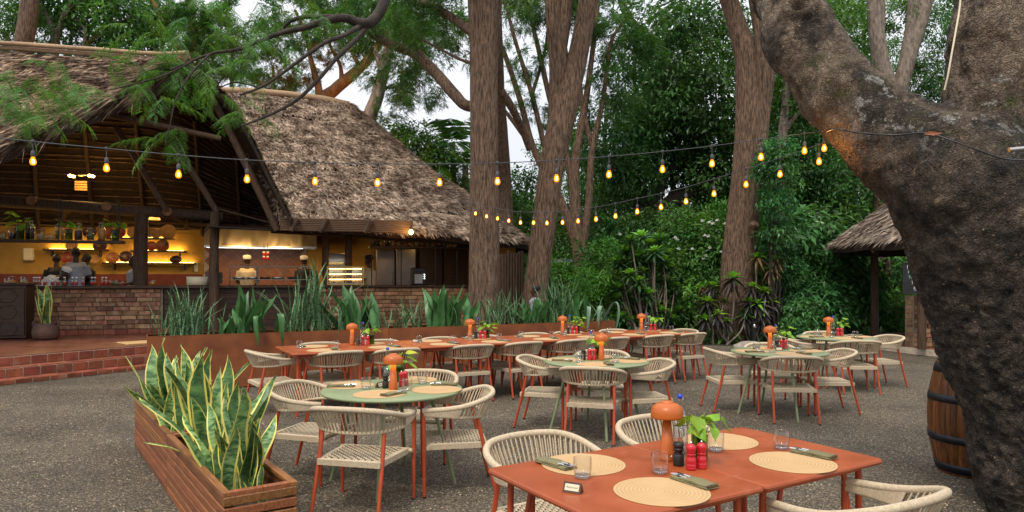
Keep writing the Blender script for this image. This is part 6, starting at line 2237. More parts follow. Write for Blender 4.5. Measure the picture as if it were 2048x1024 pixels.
# corten row -----------------------------------------------------------------
C0 = Vector((-5.12, 9.90, 0)); CU = Vector((.887, .462, 0)).normalized(); CN = Vector((-CU.y, CU.x, 0))
CA = math.atan2(CU.y, CU.x); CHT = .80; CD = .55
tt_ = (0, 1.85, 3.51, 5.03, 6.55, 8.02)
for k in range(5):
    a, b = tt_[k], tt_[k + 1]
    L = b - a - .006
    t = thing('rust_steel_planter', f'{ORD[k]} long rust brown steel planter from the left behind the red tables', 'planter', C0 + CU * (a + L / 2) + CN * (CD / 2), CA, 'rust steel planters')
    MB().box((0, -CD / 2 + .004, CHT / 2 + .005), (L, .008, CHT - .01)).build('front_panel', MT['corten'], t)
    MB().box((0, CD / 2 - .004, CHT / 2 + .005), (L, .008, CHT - .01)).build('back_panel', MT['corten'], t)
    for sg in (-1, 1):
        MB().box((sg * (L / 2 - .004), 0, CHT / 2 + .005), (.008, CD - .018, CHT - .012)).build('end_panel', MT['corten'], t)
    for sg in (-1, 1):
        MB().box((0, sg * (CD / 2 - .022), CHT - .003), (L, .044, .006)).build('folded_rim', MT['corten'], t)
    MB().box((0, 0, CHT - .09), (L - .03, CD - .03, .02)).build('soil', MT['soil'], t)
def ct(px):          # place along the row seen under px
    k = (px - 1024) / F
    o = C0 + CN * (CD / 2)
    return (o.x - k * o.y) / (k * CU.y - CU.x)
def cplant(px, py_top, kind, n, label, tilt=.3, extra=None):
    t_ = ct(px)
    base = C0 + CU * t_ + CN * (CD / 2 + random.uniform(-.08, .08)) + Vector((0, 0, CHT - .085))
    top = EYE + (YH - py_top) * base.y / F
    L = max(.3, (top - base.z) * 1.06)
    lv = [(kind, n, L * .6, L, tilt)] + (extra or [])
    return plant(label, base, lv, 'snake plants in the rust planters', spread=(.2, .13))
cp = [(345, 590, 'thin', 14, .5), (372, 557, 'thin', 18, .45), (405, 590, 'thin', 14, .5), (468, 610, 'broad', 8, .35), (505, 566, 'broad', 9, .3), (598, 545, 'thin', 16, .3), (628, 512, 'thin', 18, .3),
      (655, 575, 'thin', 10, .4), (700, 560, 'broad', 10, .35), (735, 580, 'broad', 6, .4), (790, 600, 'thin', 12, .35), (820, 585, 'thin', 14, .4), (885, 565, 'broad', 10, .35), (915, 575, 'broad', 8, .35),
      (990, 575, 'thin', 14, .35), (1012, 570, 'thin', 14, .35), (1048, 590, 'broad', 9, .5), (1066, 586, 'broad', 7, .5), (1082, 592, 'broad', 7, .4), (1110, 545, 'thin', 12, .25), (1128, 530, 'thin', 12, .3), (1150, 570, 'broad', 6, .3), (1190, 592, 'thin', 10, .5)]
cp = [(a_, b_, c_, int(d_ * (1.5 if c_ == 'thin' else 1.7)), e_) for a_, b_, c_, d_, e_ in cp]
kd = {'thin': 'clump of thin speckled upright leaves', 'broad': 'clump of broad dark green sword leaves'}
cnt_ = {}
for px, py, kind, n, tilt in cp:
    cnt_[kind] = cnt_.get(kind, 0) + 1
    cplant(px, py, kind, n, f'{ORD[cnt_[kind] - 1]} {kd[kind]} from the left in the rust planters', tilt)
for px, me, az, L, lb in ((528, 0, -1.7, .55, 'broad dark leaf bent over the rust planter front'), (548, 0, -1.0, .6, 'second broad leaf hanging over the rust planter front'), (640, 1, -.7, .75, 'thin speckled leaf arching over the rust planter front'),
                          (410, 1, -.4, .5, 'thin pale leaf arching over the first rust planter'), (868, 1, -.4, .65, 'thin pale leaf arching over the third rust planter'), (1064, 1, -.5, .6, 'thin leaf arching over the fourth rust planter'),
                          (1165, 2, -1.6, .6, 'pale drooping leaf over the last rust planter'), (1195, 2, -.9, .75, 'long pale leaf hanging off the end of the last rust planter'), (1205, 2, -2.2, .6, 'pale folded leaf at the end of the last rust planter')):
    base = C0 + CU * ct(px) + CN * .12 + Vector((0, 0, CHT - .04))
    t = thing('snake_plant', lb, 'plant', base, 0, None)
    leaf_at(t, BL['droop'][me], (0, 0, 0), az, 0, L)
# ================================================================ the huge old tree on the right
def big_tree():
    root = thing('old_tree', 'huge dark barked old tree with a massive limb leaning left, filling the right edge', 'tree')
    mb = MB()
    def run(path, n=20):
        q = []
        for px, py, Y, r in path:
            p = P(px, py, Y)
            a0_, a1_ = math.atan((px - 1024) / F), math.atan((px - r - 1024) / F)
            q.append((p.x, p.y, p.z, Y / math.cos(a0_) * math.sin(a0_ - a1_)))
        c = catmull(q, 6)
        mb.tube([Vector(x[:3]) for x in c], [x[3] for x in c], n)
    run([(2225, 1190, 4.9, 235), (2190, 1050, 4.9, 222), (2135, 900, 4.9, 206), (2090, 740, 4.9, 190), (2050, 600, 4.9, 187), (2000, 470, 4.9, 190), (1960, 370, 4.9, 166), (1945, 320, 4.9, 130)])
    run([(1960, 400, 4.9, 170), (1880, 340, 4.95, 145), (1790, 278, 5.05, 108), (1706, 212, 5.2, 82), (1650, 148, 5.35, 72), (1604, 84, 5.5, 68), (1572, 20, 5.7, 66), (1556, -70, 5.9, 64), (1540, -190, 6.1, 60)])
    run([(1980, 430, 4.9, 180), (1985, 330, 4.9, 132), (1980, 230, 4.9, 104), (1978, 130, 4.9, 90), (1984, 30, 4.9, 80), (1992, -90, 4.9, 78), (1996, -200, 4.9, 74)])
    run([(2050, 480, 4.95, 150), (2100, 400, 5.1, 110), (2160, 300, 5.3, 95), (2200, 150, 5.5, 85), (2220, -50, 5.7, 75)])
    me = mb.mesh('trunk', MT['bark'])
    o = bpy.data.objects.new('trunk', me)
    COL.objects.link(o)
    md = o.modifiers.new('remesh', 'REMESH'); md.mode = 'VOXEL'; md.voxel_size = 0.017
    ms = o.modifiers.new('smooth', 'SMOOTH'); ms.iterations = 22; ms.factor = .6
    dg = bpy.context.evaluated_depsgraph_get()
    m2 = bpy.data.meshes.new_from_object(o.evaluated_get(dg))
    bpy.data.objects.remove(o)
    n = len(m2.vertices)
    co = np.zeros(n * 3, dtype=np.float32); m2.vertices.foreach_get('co', co); co = co.reshape(-1, 3).astype(float)
    nr = np.zeros(n * 3, dtype=np.float32); m2.vertex_normals.foreach_get('vector', nr); nr = nr.reshape(-1, 3).astype(float)
    z = co[:, 2]
    low = np.clip((2.6 - z) / 1.5, 0, 1)                       # the rough corky bark sits low on the trunk
    a = fbm(co * 1.9 + 3, 3) * .04
    ridg = 1 - np.abs(fbm(co * 9 + 11, 3)) * 1.4
    cork = (np.clip(ridg, -1, 1)) * .021 + fbm(co * 21 + 5, 2) * .013
    plates = np.tanh(fbm(co * np.array([5, 5, 3.2]) + 31, 3) * 4) * .016 + fbm(co * 15, 2) * .010
    d = a + cork * low + plates * (1 - low * .6)
    # knot scar on the limb
    kc = np.array(P(1578, 42, 5.6)) + np.array([-.02, -.27, 0])
    q = np.linalg.norm((co - kc) * np.array([1, .7, 1]), axis=1)
    d += .05 * np.exp(-((q - .085) / .03) ** 2) - .09 * np.exp(-(q / .05) ** 2)
    co += nr * d[:, None]
    m2.vertices.foreach_set('co', co.astype(np.float32).ravel())
    m2.polygons.foreach_set('use_smooth', np.ones(len(m2.polygons), dtype=bool))
    m2.update()
    m2.materials.clear()
    m2.materials.append(old_bark())
    m2.name = 'trunk'
    obj('trunk', m2, root)
    return root, kc
def old_bark():
    m = bpy.data.materials.new('old_tree_bark')
    m.use_nodes = True
    n, l = m.node_tree.nodes, m.node_tree.links
    b = n['Principled BSDF']
    b.inputs['Roughness'].default_value = .9
    b.inputs['Specular IOR Level'].default_value = .3
    tc = n.new('ShaderNodeTexCoord')
    def noise(sc, det, off, st=(1, 1, 1), rg=.6):
        mp = n.new('ShaderNodeMapping'); mp.inputs['Location'].default_value = (off,) * 3; mp.inputs['Scale'].default_value = st
        l.new(tc.outputs['Object'], mp.inputs[0])
        z = n.new('ShaderNodeTexNoise'); z.inputs['Scale'].default_value = sc; z.inputs['Detail'].default_value = det; z.inputs['Roughness'].default_value = rg
        l.new(mp.outputs[0], z.inputs['Vector'])
        return z.outputs['Fac']
    def rng_(v, a, b_, lo=0, hi=1):
        r = n.new('ShaderNodeMapRange'); r.inputs['From Min'].default_value = a; r.inputs['From Max'].default_value = b_
        r.inputs['To Min'].default_value = lo; r.inputs['To Max'].default_value = hi
        l.new(v, r.inputs['Value']); return r.outputs[0]
    def mixc(f, c0, c1):
        x = n.new('ShaderNodeMix'); x.data_type = 'RGBA'
        l.new(f, x.inputs[0])
        for i, c in ((6, c0), (7, c1)):
            if isinstance(c, tuple): x.inputs[i].default_value = (*c, 1)
            else: l.new(c, x.inputs[i])
        return x.outputs[2]
    def mul(a, b_, op='MULTIPLY'):
        x = n.new('ShaderNodeMath'); x.operation = op
        l.new(a, x.inputs[0])
        if isinstance(b_, float): x.inputs[1].default_value = b_
        else: l.new(b_, x.inputs[1])
        return x.outputs[0]
    sx = n.new('ShaderNodeSeparateXYZ'); l.new(tc.outputs['Object'], sx.inputs[0])
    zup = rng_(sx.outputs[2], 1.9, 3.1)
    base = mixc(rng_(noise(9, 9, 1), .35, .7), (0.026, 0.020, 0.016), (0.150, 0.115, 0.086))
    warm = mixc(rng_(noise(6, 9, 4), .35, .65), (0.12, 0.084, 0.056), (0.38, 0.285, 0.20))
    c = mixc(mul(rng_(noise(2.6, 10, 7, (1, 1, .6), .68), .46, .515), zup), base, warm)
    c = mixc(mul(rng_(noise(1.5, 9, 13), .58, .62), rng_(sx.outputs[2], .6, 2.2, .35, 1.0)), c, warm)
    wht = mul(mul(rng_(noise(9, 9, 21, rg=.75), .54, .58), rng_(noise(1.4, 3, 22), .52, .6)), zup)
    c = mixc(wht, c, (0.52, 0.50, 0.45))
    moss = mul(rng_(noise(10, 8, 31), .52, .66), rng_(noise(1.3, 3, 33), .56, .66))
    c = mixc(moss, c, (0.085, 0.095, 0.022))
    vo = n.new('ShaderNodeTexVoronoi'); vo.inputs['Scale'].default_value = 42; l.new(tc.outputs['Object'], vo.inputs['Vector'])
    sc_ = n.new('ShaderNodeSeparateColor'); l.new(vo.outputs['Color'], sc_.inputs[0])
    fleck = mul(rng_(sc_.outputs[0], .93, .95), rng_(vo.outputs['Distance'], .32, .22))
    c = mixc(fleck, c, (0.36, 0.25, 0.15))
    wp = n.new('ShaderNodeTexNoise'); wp.inputs['Scale'].default_value = 5; wp.inputs['Detail'].default_value = 4
    l.new(tc.outputs['Object'], wp.inputs['Vector'])
    va = n.new('ShaderNodeVectorMath'); va.operation = 'MULTIPLY_ADD'; va.inputs[1].default_value = (.5, .5, .5)
    l.new(wp.outputs['Color'], va.inputs[0]); l.new(tc.outputs['Object'], va.inputs[2])
    vm = n.new('ShaderNodeVectorMath'); vm.operation = 'MULTIPLY'; vm.inputs[1].default_value = (1, 1, .62); l.new(va.outputs[0], vm.inputs[0])
    ve = n.new('ShaderNodeTexVoronoi'); ve.feature = 'DISTANCE_TO_EDGE'; ve.inputs['Scale'].default_value = 17
    l.new(vm.outputs[0], ve.inputs['Vector'])
    ve2 = n.new('ShaderNodeTexVoronoi'); ve2.feature = 'DISTANCE_TO_EDGE'; ve2.inputs['Scale'].default_value = 44
    l.new(vm.outputs[0], ve2.inputs['Vector'])
    crk = mul(rng_(ve.outputs['Distance'], .0, .11, .22, 1), rng_(ve2.outputs['Distance'], .0, .16, .45, 1))
    cm = n.new('ShaderNodeMix'); cm.data_type = 'RGBA'; cm.blend_type = 'MULTIPLY'; cm.inputs[0].default_value = .6
    l.new(c, cm.inputs[6]); l.new(crk, cm.inputs[7])
    c = cm.outputs[2]
    l.new(c, b.inputs['Base Color'])
    h = mul(mul(noise(38, 8, 41, rg=.7), rng_(noise(14, 6, 43), .2, .8), 'ADD'), mul(crk, .8), 'ADD')
    bp = n.new('ShaderNodeBump'); bp.inputs['Strength'].default_value = 1.0; bp.inputs['Distance'].default_value = .035
    l.new(h, bp.inputs['Height']); l.new(bp.outputs[0], b.inputs['Normal'])
    return m
OLD, KNOT = big_tree()
# cable strapped round the limb and a pale conduit up the right limb
cb = MB()
cb.tube([Vector(p) for p in catmull([tuple(P(x, y, Y)) for x, y, Y in ((1652, 263, 4.85), (1672, 258, 4.66), (1720, 266, 4.60), (1790, 270, 4.52), (1850, 266, 4.40), (1900, 280, 4.30), (1960, 302, 4.22), (2010, 318, 4.22), (2060, 320, 4.35))], 6)], .005, 7)
tag(cb.build('light_cable', MT['black'], None), 'black cable strapped across the fork of the huge old tree', 'cable')
cb = MB()
cb.tube([Vector(p) for p in catmull([tuple(P(x, y, Y)) for x, y, Y in ((1889, 180, 4.62), (1896, 150, 4.6), (1903, 110, 4.6), (1912, 60, 4.62), (1920, 10, 4.65), (1922, -40, 4.65))], 6)], .006, 7)
tag(cb.build('pale_cable', MT['plate'], None), 'pale cable running up the upright limb of the old tree', 'cable')
cb = MB()
cb.tube([P(2018, 300, 4.05), P(2090, 293, 4.05)], .014, 8)
tag(cb.build('light_bracket', MT['steel'], None), 'short grey metal arm on the old tree at the right edge', 'bracket')
lf = MB()
lfp = P(1866, 268, 4.36)
lf.add([(-.06, 0, 0), (-.02, .0, .018), (.06, .0, .006), (.0, -.01, -.012)], [(0, 1, 2, 3)])
MT['dryleaf'] = mat('dry_leaf', (0.22, 0.07, 0.03), rough=.7)
tag(lf.build('fallen_leaf', MT['dryleaf'], None, lfp), 'dry red brown leaf caught on the cable in the fork of the old tree', 'leaf')

# ================================================================ barrel
MT['barrel_wood'] = mat('barrel_oak', (0.055, 0.018, 0.005), (0.20, 0.070, 0.017), ns=5, nd=8, stretch=(7, 7, .8), rough=.42, bump=.25, bs=18, bd=.004, ov=.2)
MT['hoop'] = mat('dark_hoop', (0.012, 0.013, 0.017), (0.03, 0.032, 0.04), ns=6, rough=.5, metal=.5)
bc = Vector((3.90, 5.93, 0))
BAR = thing('oak_barrel', 'dark oak barrel with four black hoops standing behind the old tree', 'barrel', bc)
def brad(z):
    return .285 + .075 * (1 - ((z - .465) / .465) ** 2)
NS = 26
sm = MB()
zz = np.linspace(0, .93, 13)
vs, fs = [], []
for i, z in enumerate(zz):
    r0 = brad(z)
    for a in (-.5, -.46, .46, .5):
        t = a * 2 * math.pi / NS
        rr = r0 - (.004 if abs(a) == .5 else 0)
        vs.append((rr * math.cos(t), rr * math.sin(t), z))
    if i:
        b = 4 * i
        for j in range(3):
            fs.append((b - 4 + j, b - 3 + j, b + 1 + j, b + j))
sm.add(vs, fs, 0, True)
sme = sm.mesh('stave', MT['barrel_wood'])
for k in range(NS):
    obj('stave', sme, BAR, (0, 0, 0), k * 2 * math.pi / NS)
for z, w in ((.055, .07), (.30, .06), (.63, .06), (.875, .07)):
    MB().lathe([(brad(z - w / 2) + .0005, z - w / 2), (brad(z - w / 2) + .005, z - w / 2), (brad(z) + .0055, z), (brad(z + w / 2) + .005, z + w / 2), (brad(z + w / 2) + .0005, z + w / 2)], 48).build('hoop', MT['hoop'], BAR)
MB().lathe([(0, .905), (brad(.9) - .006, .905), (brad(.9) - .006, .9)], 32).build('lid', MT['barrel_wood'], BAR)

# ================================================================ the thatched hut
hc = Vector((11.5, 16.2, 0))
HUT = thing('thatched_hut', 'small round thatched hut with log posts and brick pillar behind the old tree', 'hut', (0, 0, 0))
# platform
pf = []
for k in range(40):
    a = R(-180 + k * 9)
    pf.append((hc.x + 3.2 * math.cos(a) * (1 + .01 * math.sin(k)), hc.y + 3.2 * math.sin(a)))
MB().prism(pf, -.05, .13, m=0).build('platform', MT['grout'], HUT)
MB().prism([(hc.x + (x - hc.x) * .985, hc.y + (y - hc.y) * .985) for x, y in pf], .1301, .142).build('platform_tiles', MT['floor_tiles'], HUT)
# roof
apex = hc + Vector((0.0, .0, 5.6))
ev, rd = [], []
for k in range(48):
    a = 2 * math.pi * k / 47
    rr = 3.7 * (1 + .02 * math.sin(3 * a))
    ev.append(hc + Vector((rr * math.cos(a), rr * math.sin(a), 2.42)))
    rd.append(apex + Vector((.06 * math.cos(a), .06 * math.sin(a), 0)))
def fnH(g, v):
    g = g.copy()
    g[..., 2] += np.sin(np.pi * v[..., 0]) * -.12 + (.04 * fbm(g.reshape(-1, 3) * 1.4, 2)).reshape(g.shape[:2])
    return g
gh = loft(ev, rd, 72, 18, fnH)
HR = shell('thatched_roof', gh, .2, [MT['thatch_base'], MT['reed']], HUT)
MT['thatch_dark'] = mat('weathered_thatch', (0.11, 0.080, 0.058), (0.30, 0.235, 0.18), ns=3.0, nd=6, rough=0.95, iv=0.5, transl=0.1)
strands('thatch_strands', gh, 18, 1700, .42, .03, MT['thatch_dark'], HR, 31, lift=.05, spread=.3, rowlift=.05)
strands('eave_fringe', gh[:3], 2, 2200, .30, .026, MT['thatch_dark'], HR, 32, lift=.03, spread=.3, rowlift=.03)
def hut_post(px, py, wpx, ztop, mt='darkwood'):
    b = G(px, py, .142)
    r = wpx / 2 * b.y / F
    o = log('post', b, b + Vector((0, 0, ztop - .142)), r * 1.05, r * .95, HUT)
    return b
hut_post(1749, 674, 15, 2.7)
b2 = hut_post(1844, 698, 16, 2.45)
# rafters
for k in range(9):
    a = R(190 + k * 20)
    p0 = hc + Vector((3.6 * math.cos(a), 3.6 * math.sin(a), 2.2))
    log('rafter', p0, p0.lerp(apex, .8) + Vector((0, 0, -.35)), .04, .03, HUT, n=7)
# brick pillar with laid bricks
pb = G(1880, 690, .142)
pcen = Vector((b2.x + .55, b2.y + .55, 0))
BPIL = MB().box((pcen.x, pcen.y, .142 + .55), (1.0, .34, 1.1)).build('brick_pillar', MT['mortar'], HUT)
brick_course_wall(BPIL, lambda s, n, z: Vector((pcen.x - .5 + s, pcen.y - .16 + n, z)), 0, 1.0, .15, 11, 0, L=.30)
for r_i in range(11):
    o = obj('brick', random.choice(brick_me), BPIL, Vector((pcen.x - .5 + .046, pcen.y, .15 + (r_i + .5) * .098)), R(90))
    o.scale = (.9, 1, 1)
# chalkboard
MT['chalkboard'] = mat('chalkboard', (0.012, 0.012, 0.014), (0.03, 0.03, 0.032), ns=4, rough=.7)
MT['chalk'] = mat('chalk', (0.75, 0.75, 0.72), rough=.9)
MT['chalk_green'] = mat('green_chalk', (0.30, 0.55, 0.48), rough=.9)
c1, c2 = P(1807, 531, 14.6), P(1807, 585, 14.6)
cw, chh = .62, c1.z - c2.z + .04
CB = thing('menu_chalkboard', 'black chalkboard with a handwritten menu hanging beneath the hut eave', 'chalkboard', (c1.x + cw / 2, c1.y, c2.z), 0)
MB().box((0, 0, chh / 2), (cw, .02, chh)).build('board', MT['chalkboard'], CB)
fr = MB()
fr.box((0, -.002, chh + .012), (cw + .05, .03, .025)); fr.box((0, -.002, -.012), (cw + .05, .03, .025))
fr.box((-cw / 2 - .013, -.002, chh / 2), (.025, .03, chh - .002)); fr.box((cw / 2 + .013, -.002, chh / 2), (.025, .03, chh - .002))
fr.build('frame', MT['blackwood'], CB)
for k, (tx, dx, sz, mt_, un) in enumerate((('DESE', -.25, .10, 'chalk', 1), ('Pas', -.23, .085, 'chalk_green', 0), ('Trifl', -.22, .085, 'chalk_green', 0), ('Tbh_', -.16, .085, 'chalk', 0), ('kar', -.11, .085, 'chalk', 1))):
    o = text(tx, sz, MT[mt_], CB, 'chalk_line', align='LEFT', shear=.1)
    zz_ = chh - .07 - k * (chh - .1) / 4.6
    o.location = (dx, -.0115, zz_); o.rotation_euler = (R(90), 0, 0)
    if un:
        MB().box((dx + .11, -.011, zz_ - .045), (.2, .001, .006)).build('underline', MT[mt_], CB)
log('hanging_pole', P(1826, 520, 14.75), P(1826, 500, 14.75), .02, .02, HUT)

# ================================================================ string lights
MT['bulb_glass'] = emit('amber_bulb_glow', (1.0, .30, .015), 1.6, mixglass=.6)
MT['filament'] = emit('filament_glow', (1.0, .58, .13), 36.0)
MT['cable'] = mat('outdoor_cable', (0.05, 0.055, 0.06), rough=.5)
MT['socket'] = mat('grey_socket', (0.03, 0.032, 0.034), (0.06, 0.06, 0.06), ns=8, rough=.5)
def make_bulb():
    t = thing('string_light_bulb', 'placeholder', 'light bulb')
    MB().tube([Vector((0, 0, .012)), Vector((0, 0, -.085))], .0042, 7).build('drop_cable', MT['socket'], t)
    MB().lathe([(0, .016), (.012, .014), (.015, .004), (.014, -.010), (.006, -.018), (0, -.018)], 12).build('clamp', MT['socket'], t)
    MB().lathe([(0, -.080), (.010, -.082), (.0165, -.092), (.0185, -.125), (.0175, -.138), (0, -.138)], 14).build('socket', MT['socket'], t)
    MB().lathe([(.0135, -.1385), (.015, -.146), (.0235, -.164), (.0275, -.182), (.0255, -.198), (.017, -.210), (0, -.215)], 18).build('bulb', MT['bulb_glass'], t)
    MB().ball((0, 0, -.178), (.0105, .0105, .019), 10, 8).build('filament', MT['filament'], t)
    return remember(t)
BULB = make_bulb()
_bu = [0]
def bulb(p, label, sc=1.0):
    if not _bu[0]:
        _bu[0] = 1
        BULB.location = p; BULB['label'] = label; BULB['group'] = 'string light bulbs'; BULB.scale = (sc,) * 3
        return
    dup(BULB, label, p, random.uniform(0, 6), 'string light bulbs', sc)
def string(pxs, Yl, Yr, x0, x1, label, near, ends, scale=1.0):
    """bulbs hang at the listed pixels from a cable whose depth goes from Yl at x0 to Yr at x1 (a straight line on the ground)"""
    k0, k1 = (x0 - 1024) / F, (x1 - 1024) / F
    A = np.array([k0 * Yl, Yl]); B = np.array([k1 * Yr, Yr])
    def dep(px):
        k = (px - 1024) / F
        d = B - A
        t = (k * A[1] - A[0]) / (d[0] - k * d[1])
        return A[1] + t * d[1]
    pts = [tuple(P(x, y, dep(x))) for x, y in ends[0]] + [tuple(P(x, y, dep(x))) for x, y in pxs] + [tuple(P(x, y, dep(x))) for x, y in ends[1]]
    mb = MB()
    mb.tube([Vector(p) for p in catmull(pts, 3)], .0032, 6)
    tag(mb.build('string_light_cable', MT['cable'], None), label, 'cable')
    for i, (x, y) in enumerate(pxs):
        bulb(P(x, y, dep(x)), near(i), .72)
s1 = [(66, 283), (213, 297), (357, 310), (494, 320), (630, 325), (755, 328), (879, 328), (995, 326), (1113, 320.5), (1218, 313), (1325, 303), (1424, 292), (1522, 279), (1609, 267), (1648.5, 262)]
string(s1, 4.55, 5.25, 0, 1655, 'long light cable running from the left edge to the old tree limb', lambda i: f'{ORD[i]} glowing bulb from the left on the upper light string', ([(-320, 236), (-140, 260)], [(1658, 260)]))
s2 = [(951, 408), (973, 413), (995, 417), (1017.5, 421), (1041, 424), (1067, 424), (1094, 424), (1125, 422), (1156, 418.5), (1192, 414), (1231, 407), (1274.5, 397), (1322, 387), (1372, 374.5), (1428, 358), (1492, 338), (1560, 316), (1638, 289)]
string(s2, 9.8, 5.25, 930, 1655, 'light cable sagging from the roof end toward the old tree limb', lambda i: f'{ORD[i]} glowing bulb from the left on the lower sagging light string', ([(915, 398), (936, 404)], [(1662, 278)]))
point('bulb_light', P(1652, 300, 5.05), 1.7, (1.0, .42, .08), .03)

# fallen leaves on the gravel
MT['fallen'] = mat('fallen_leaf_scraps', (0.10, 0.16, 0.03), (0.30, 0.18, 0.07), ns=1.5, nd=1, rough=.8, iv=.5)
r_ = np.random.default_rng(61)
n_ = 260
Yf = 3.0 + 11 * r_.random(n_) ** .8; Xf = (r_.random(n_) - .5) * 1.5 * Yf
pf_ = np.stack([Xf, Yf, 0.012 * fbm(np.stack([Xf, Yf, Xf * 0], 1) * 0.7, 3) + .012], 1)
pf_ = np.concatenate([pf_, np.array([[G(1384 + k * 5, 792 + (k % 3) * 2).x, G(1384 + k * 5, 792).y + .03 * k, .02] for k in range(8)])])
n_ = len(pf_)
dv = r_.normal(0, 1, (n_, 3)); dv[:, 2] *= .12
Vf = leaf_quads(pf_, unit(dv), unit(r_.normal(0, .25, (n_, 3)) + np.array([0, 0, 1.0])), r_.uniform(.015, .05, n_), r_.uniform(.008, .022, n_))
tag(obj('fallen_leaves', np_mesh('fallen_leaves', Vf.reshape(-1, 3), np.arange(n_ * 4).reshape(-1, 4), MT['fallen'])), 'small fallen leaves scattered on the gravel yard', None, kind='stuff')
# ================================================================ the kitchen
WARM = (1.0, .60, .16)
MT['led'] = emit('warm_strip_light', (1.0, .62, .16), 9.0)
MT['hood_light'] = emit('hood_tube_light', (.85, .95, 1.0), 5.0)
MT['shelfwood'] = MT['darkwood']
def wall_shelf(px0, px1, py, n=NW - .16, led=True, dpt=.26, led_rng=None):
    s0, s1 = BS(px0, n), BS(px1, n)
    z = BP((px0 + px1) / 2, py, n).z
    c = MB()
    bbox(c, (s0 + s1) / 2, n, z, (s1 - s0, dpt, .045), ch=.005)
    sh = c.build('wall_shelf', MT['shelfwood'], REST)
    for f in (.12, .88):
        b = MB()
        bbox(b, s0 + (s1 - s0) * f, n + .02, z - .10, (.03, dpt * .8, .15))
        b.build('shelf_bracket', MT['black'], sh)
    if led:
        a, b_ = led_rng or (0.06, .94)
        c = MB()
        bbox(c, s0 + (s1 - s0) * (a + b_) / 2, n + dpt / 2 - .012, z + .032, ((s1 - s0) * (b_ - a), .012, .012))
        c.build('light_strip', MT['led'], sh)
        m_ = W(s0 + (s1 - s0) * (a + b_) / 2, n + .05, z + .05)
        area('shelf_light', m_, (s1 - s0) * (b_ - a), 4.2, WARM, (BN.x * .9, BN.y * .9, .55), sy=.05).rotation_euler = ((BN * .8 + Vector((0, 0, .6))) * -1).to_track_quat('Z', 'Y').to_euler()
    return s0, s1, z + .0225
S1 = wall_shelf(88, 216, 500)
S2 = wall_shelf(205, 348, 477, led_rng=(.1, .95))
S3 = wall_shelf(262, 373, 503)
S4 = wall_shelf(206, 392, 527, led_rng=(.02, .98))
# dishes and baskets shown standing on the shelves against the wall
MT['dish'] = mat('glazed_dish', (0.20, 0.045, 0.02), (0.30, 0.08, 0.03), ns=4, rough=.35, ov=.35, hv=.02)
MT['dish_dark'] = mat('dark_dish', (0.035, 0.012, 0.008), (0.07, 0.024, 0.014), ns=4, rough=.35)
MT['basket'] = mat('woven_basket', (0.26, 0.14, 0.055), (0.42, 0.25, 0.11), ns=30, rough=.85, bump=.6, bs=60, ov=.2)
def dish(px, py, rpx, m, label, squash=1.0, n=NW - .13):
    c = BP(px, py, n)
    r = rpx * c.y / F
    prof = [(0, 0), (r * .55, 0), (r * .9, r * .22), (r, r * .30), (r * .985, r * .33), (r * .86, r * .26), (r * .5, r * .06), (0, r * .05)]
    if m == 'basket':
        prof = []
        for k in range(12):
            t = k / 11
            prof.append((r * t, r * .30 * t * t + (.012 if k % 2 else 0)))
        prof += [(r * 1.0, r * .28), (0, -.01)]
    o = MB().lathe(prof, 24).build('dish' if m != 'basket' else 'basket', MT[m], None, c)
    o.rotation_euler = (Matrix.Rotation(BROT, 4, 'Z') @ Matrix.Rotation(R(76), 4, 'X')).to_euler()
    o.scale = (1, squash, 1)
    tag(o, label, 'dish' if m != 'basket' else 'basket', 'dishes on the kitchen wall shelves')
for a in ((180, 464, 13, 'dish_dark', 'dark round dish behind the jars on the hanging shelf'), (216, 466, 11, 'dish', 'red dish half hidden by the speckled jar'), (240, 466, 11, 'dish', 'dark red dish on the upper wall shelf left of the thick post'),
          (268, 466, 12, 'basket', 'brown round basket on the upper wall shelf beside the thick post'), (299, 466, 10, 'basket', 'small basket edge showing right of the thick post'), (313, 468, 10, 'basket', 'tan bowl on the upper wall shelf'),
          (337, 465, 15, 'basket', 'largest pale woven basket at the end of the upper wall shelf'), (144, 492, 11, 'basket', 'brown basket on the lower shelf under the hanging shelf'), (201, 492, 13, 'dish_dark', 'dark red half round dish under the hanging shelf'),
          (304, 493, 10, 'dish', 'orange bowl on the middle wall shelf'), (325, 493, 13, 'dish', 'red bowl on the middle wall shelf'), (226, 516, 12, 'dish', 'square looking red brown dish on the lowest wall shelf'), (252, 514, 12, 'dish_dark', 'dark oval tray on the lowest wall shelf'),
          (352, 520, 11, 'dish_dark', 'flat black pan on the lowest wall shelf'), (190, 519, 9, 'basket', 'pale round board behind the staff'), (135, 516, 12, 'dish', 'red brown dish behind the bending cook')):
    dish(*a, squash=.75 if a[0] in (352,) else 1.0)
# towel dispenser and switch
o = MB().box((0, 0, 0), (.24, .16, .32), ch=.03).build('towel_dispenser', MT['plate'], None, BP(58, 509, NW - .09)); o.rotation_euler = (0, 0, BROT)
tag(o, 'pale paper towel dispenser on the yellow wall at the left', 'dispenser')
o = MB().box((0, 0, 0), (.11, .05, .26), ch=.015).build('soap_dispenser', MT['plate'], None, BP(392, 534, NW - .03)); o.rotation_euler = (0, 0, BROT)
tag(o, 'white soap dispenser with dark window at the end of the yellow wall', 'dispenser')
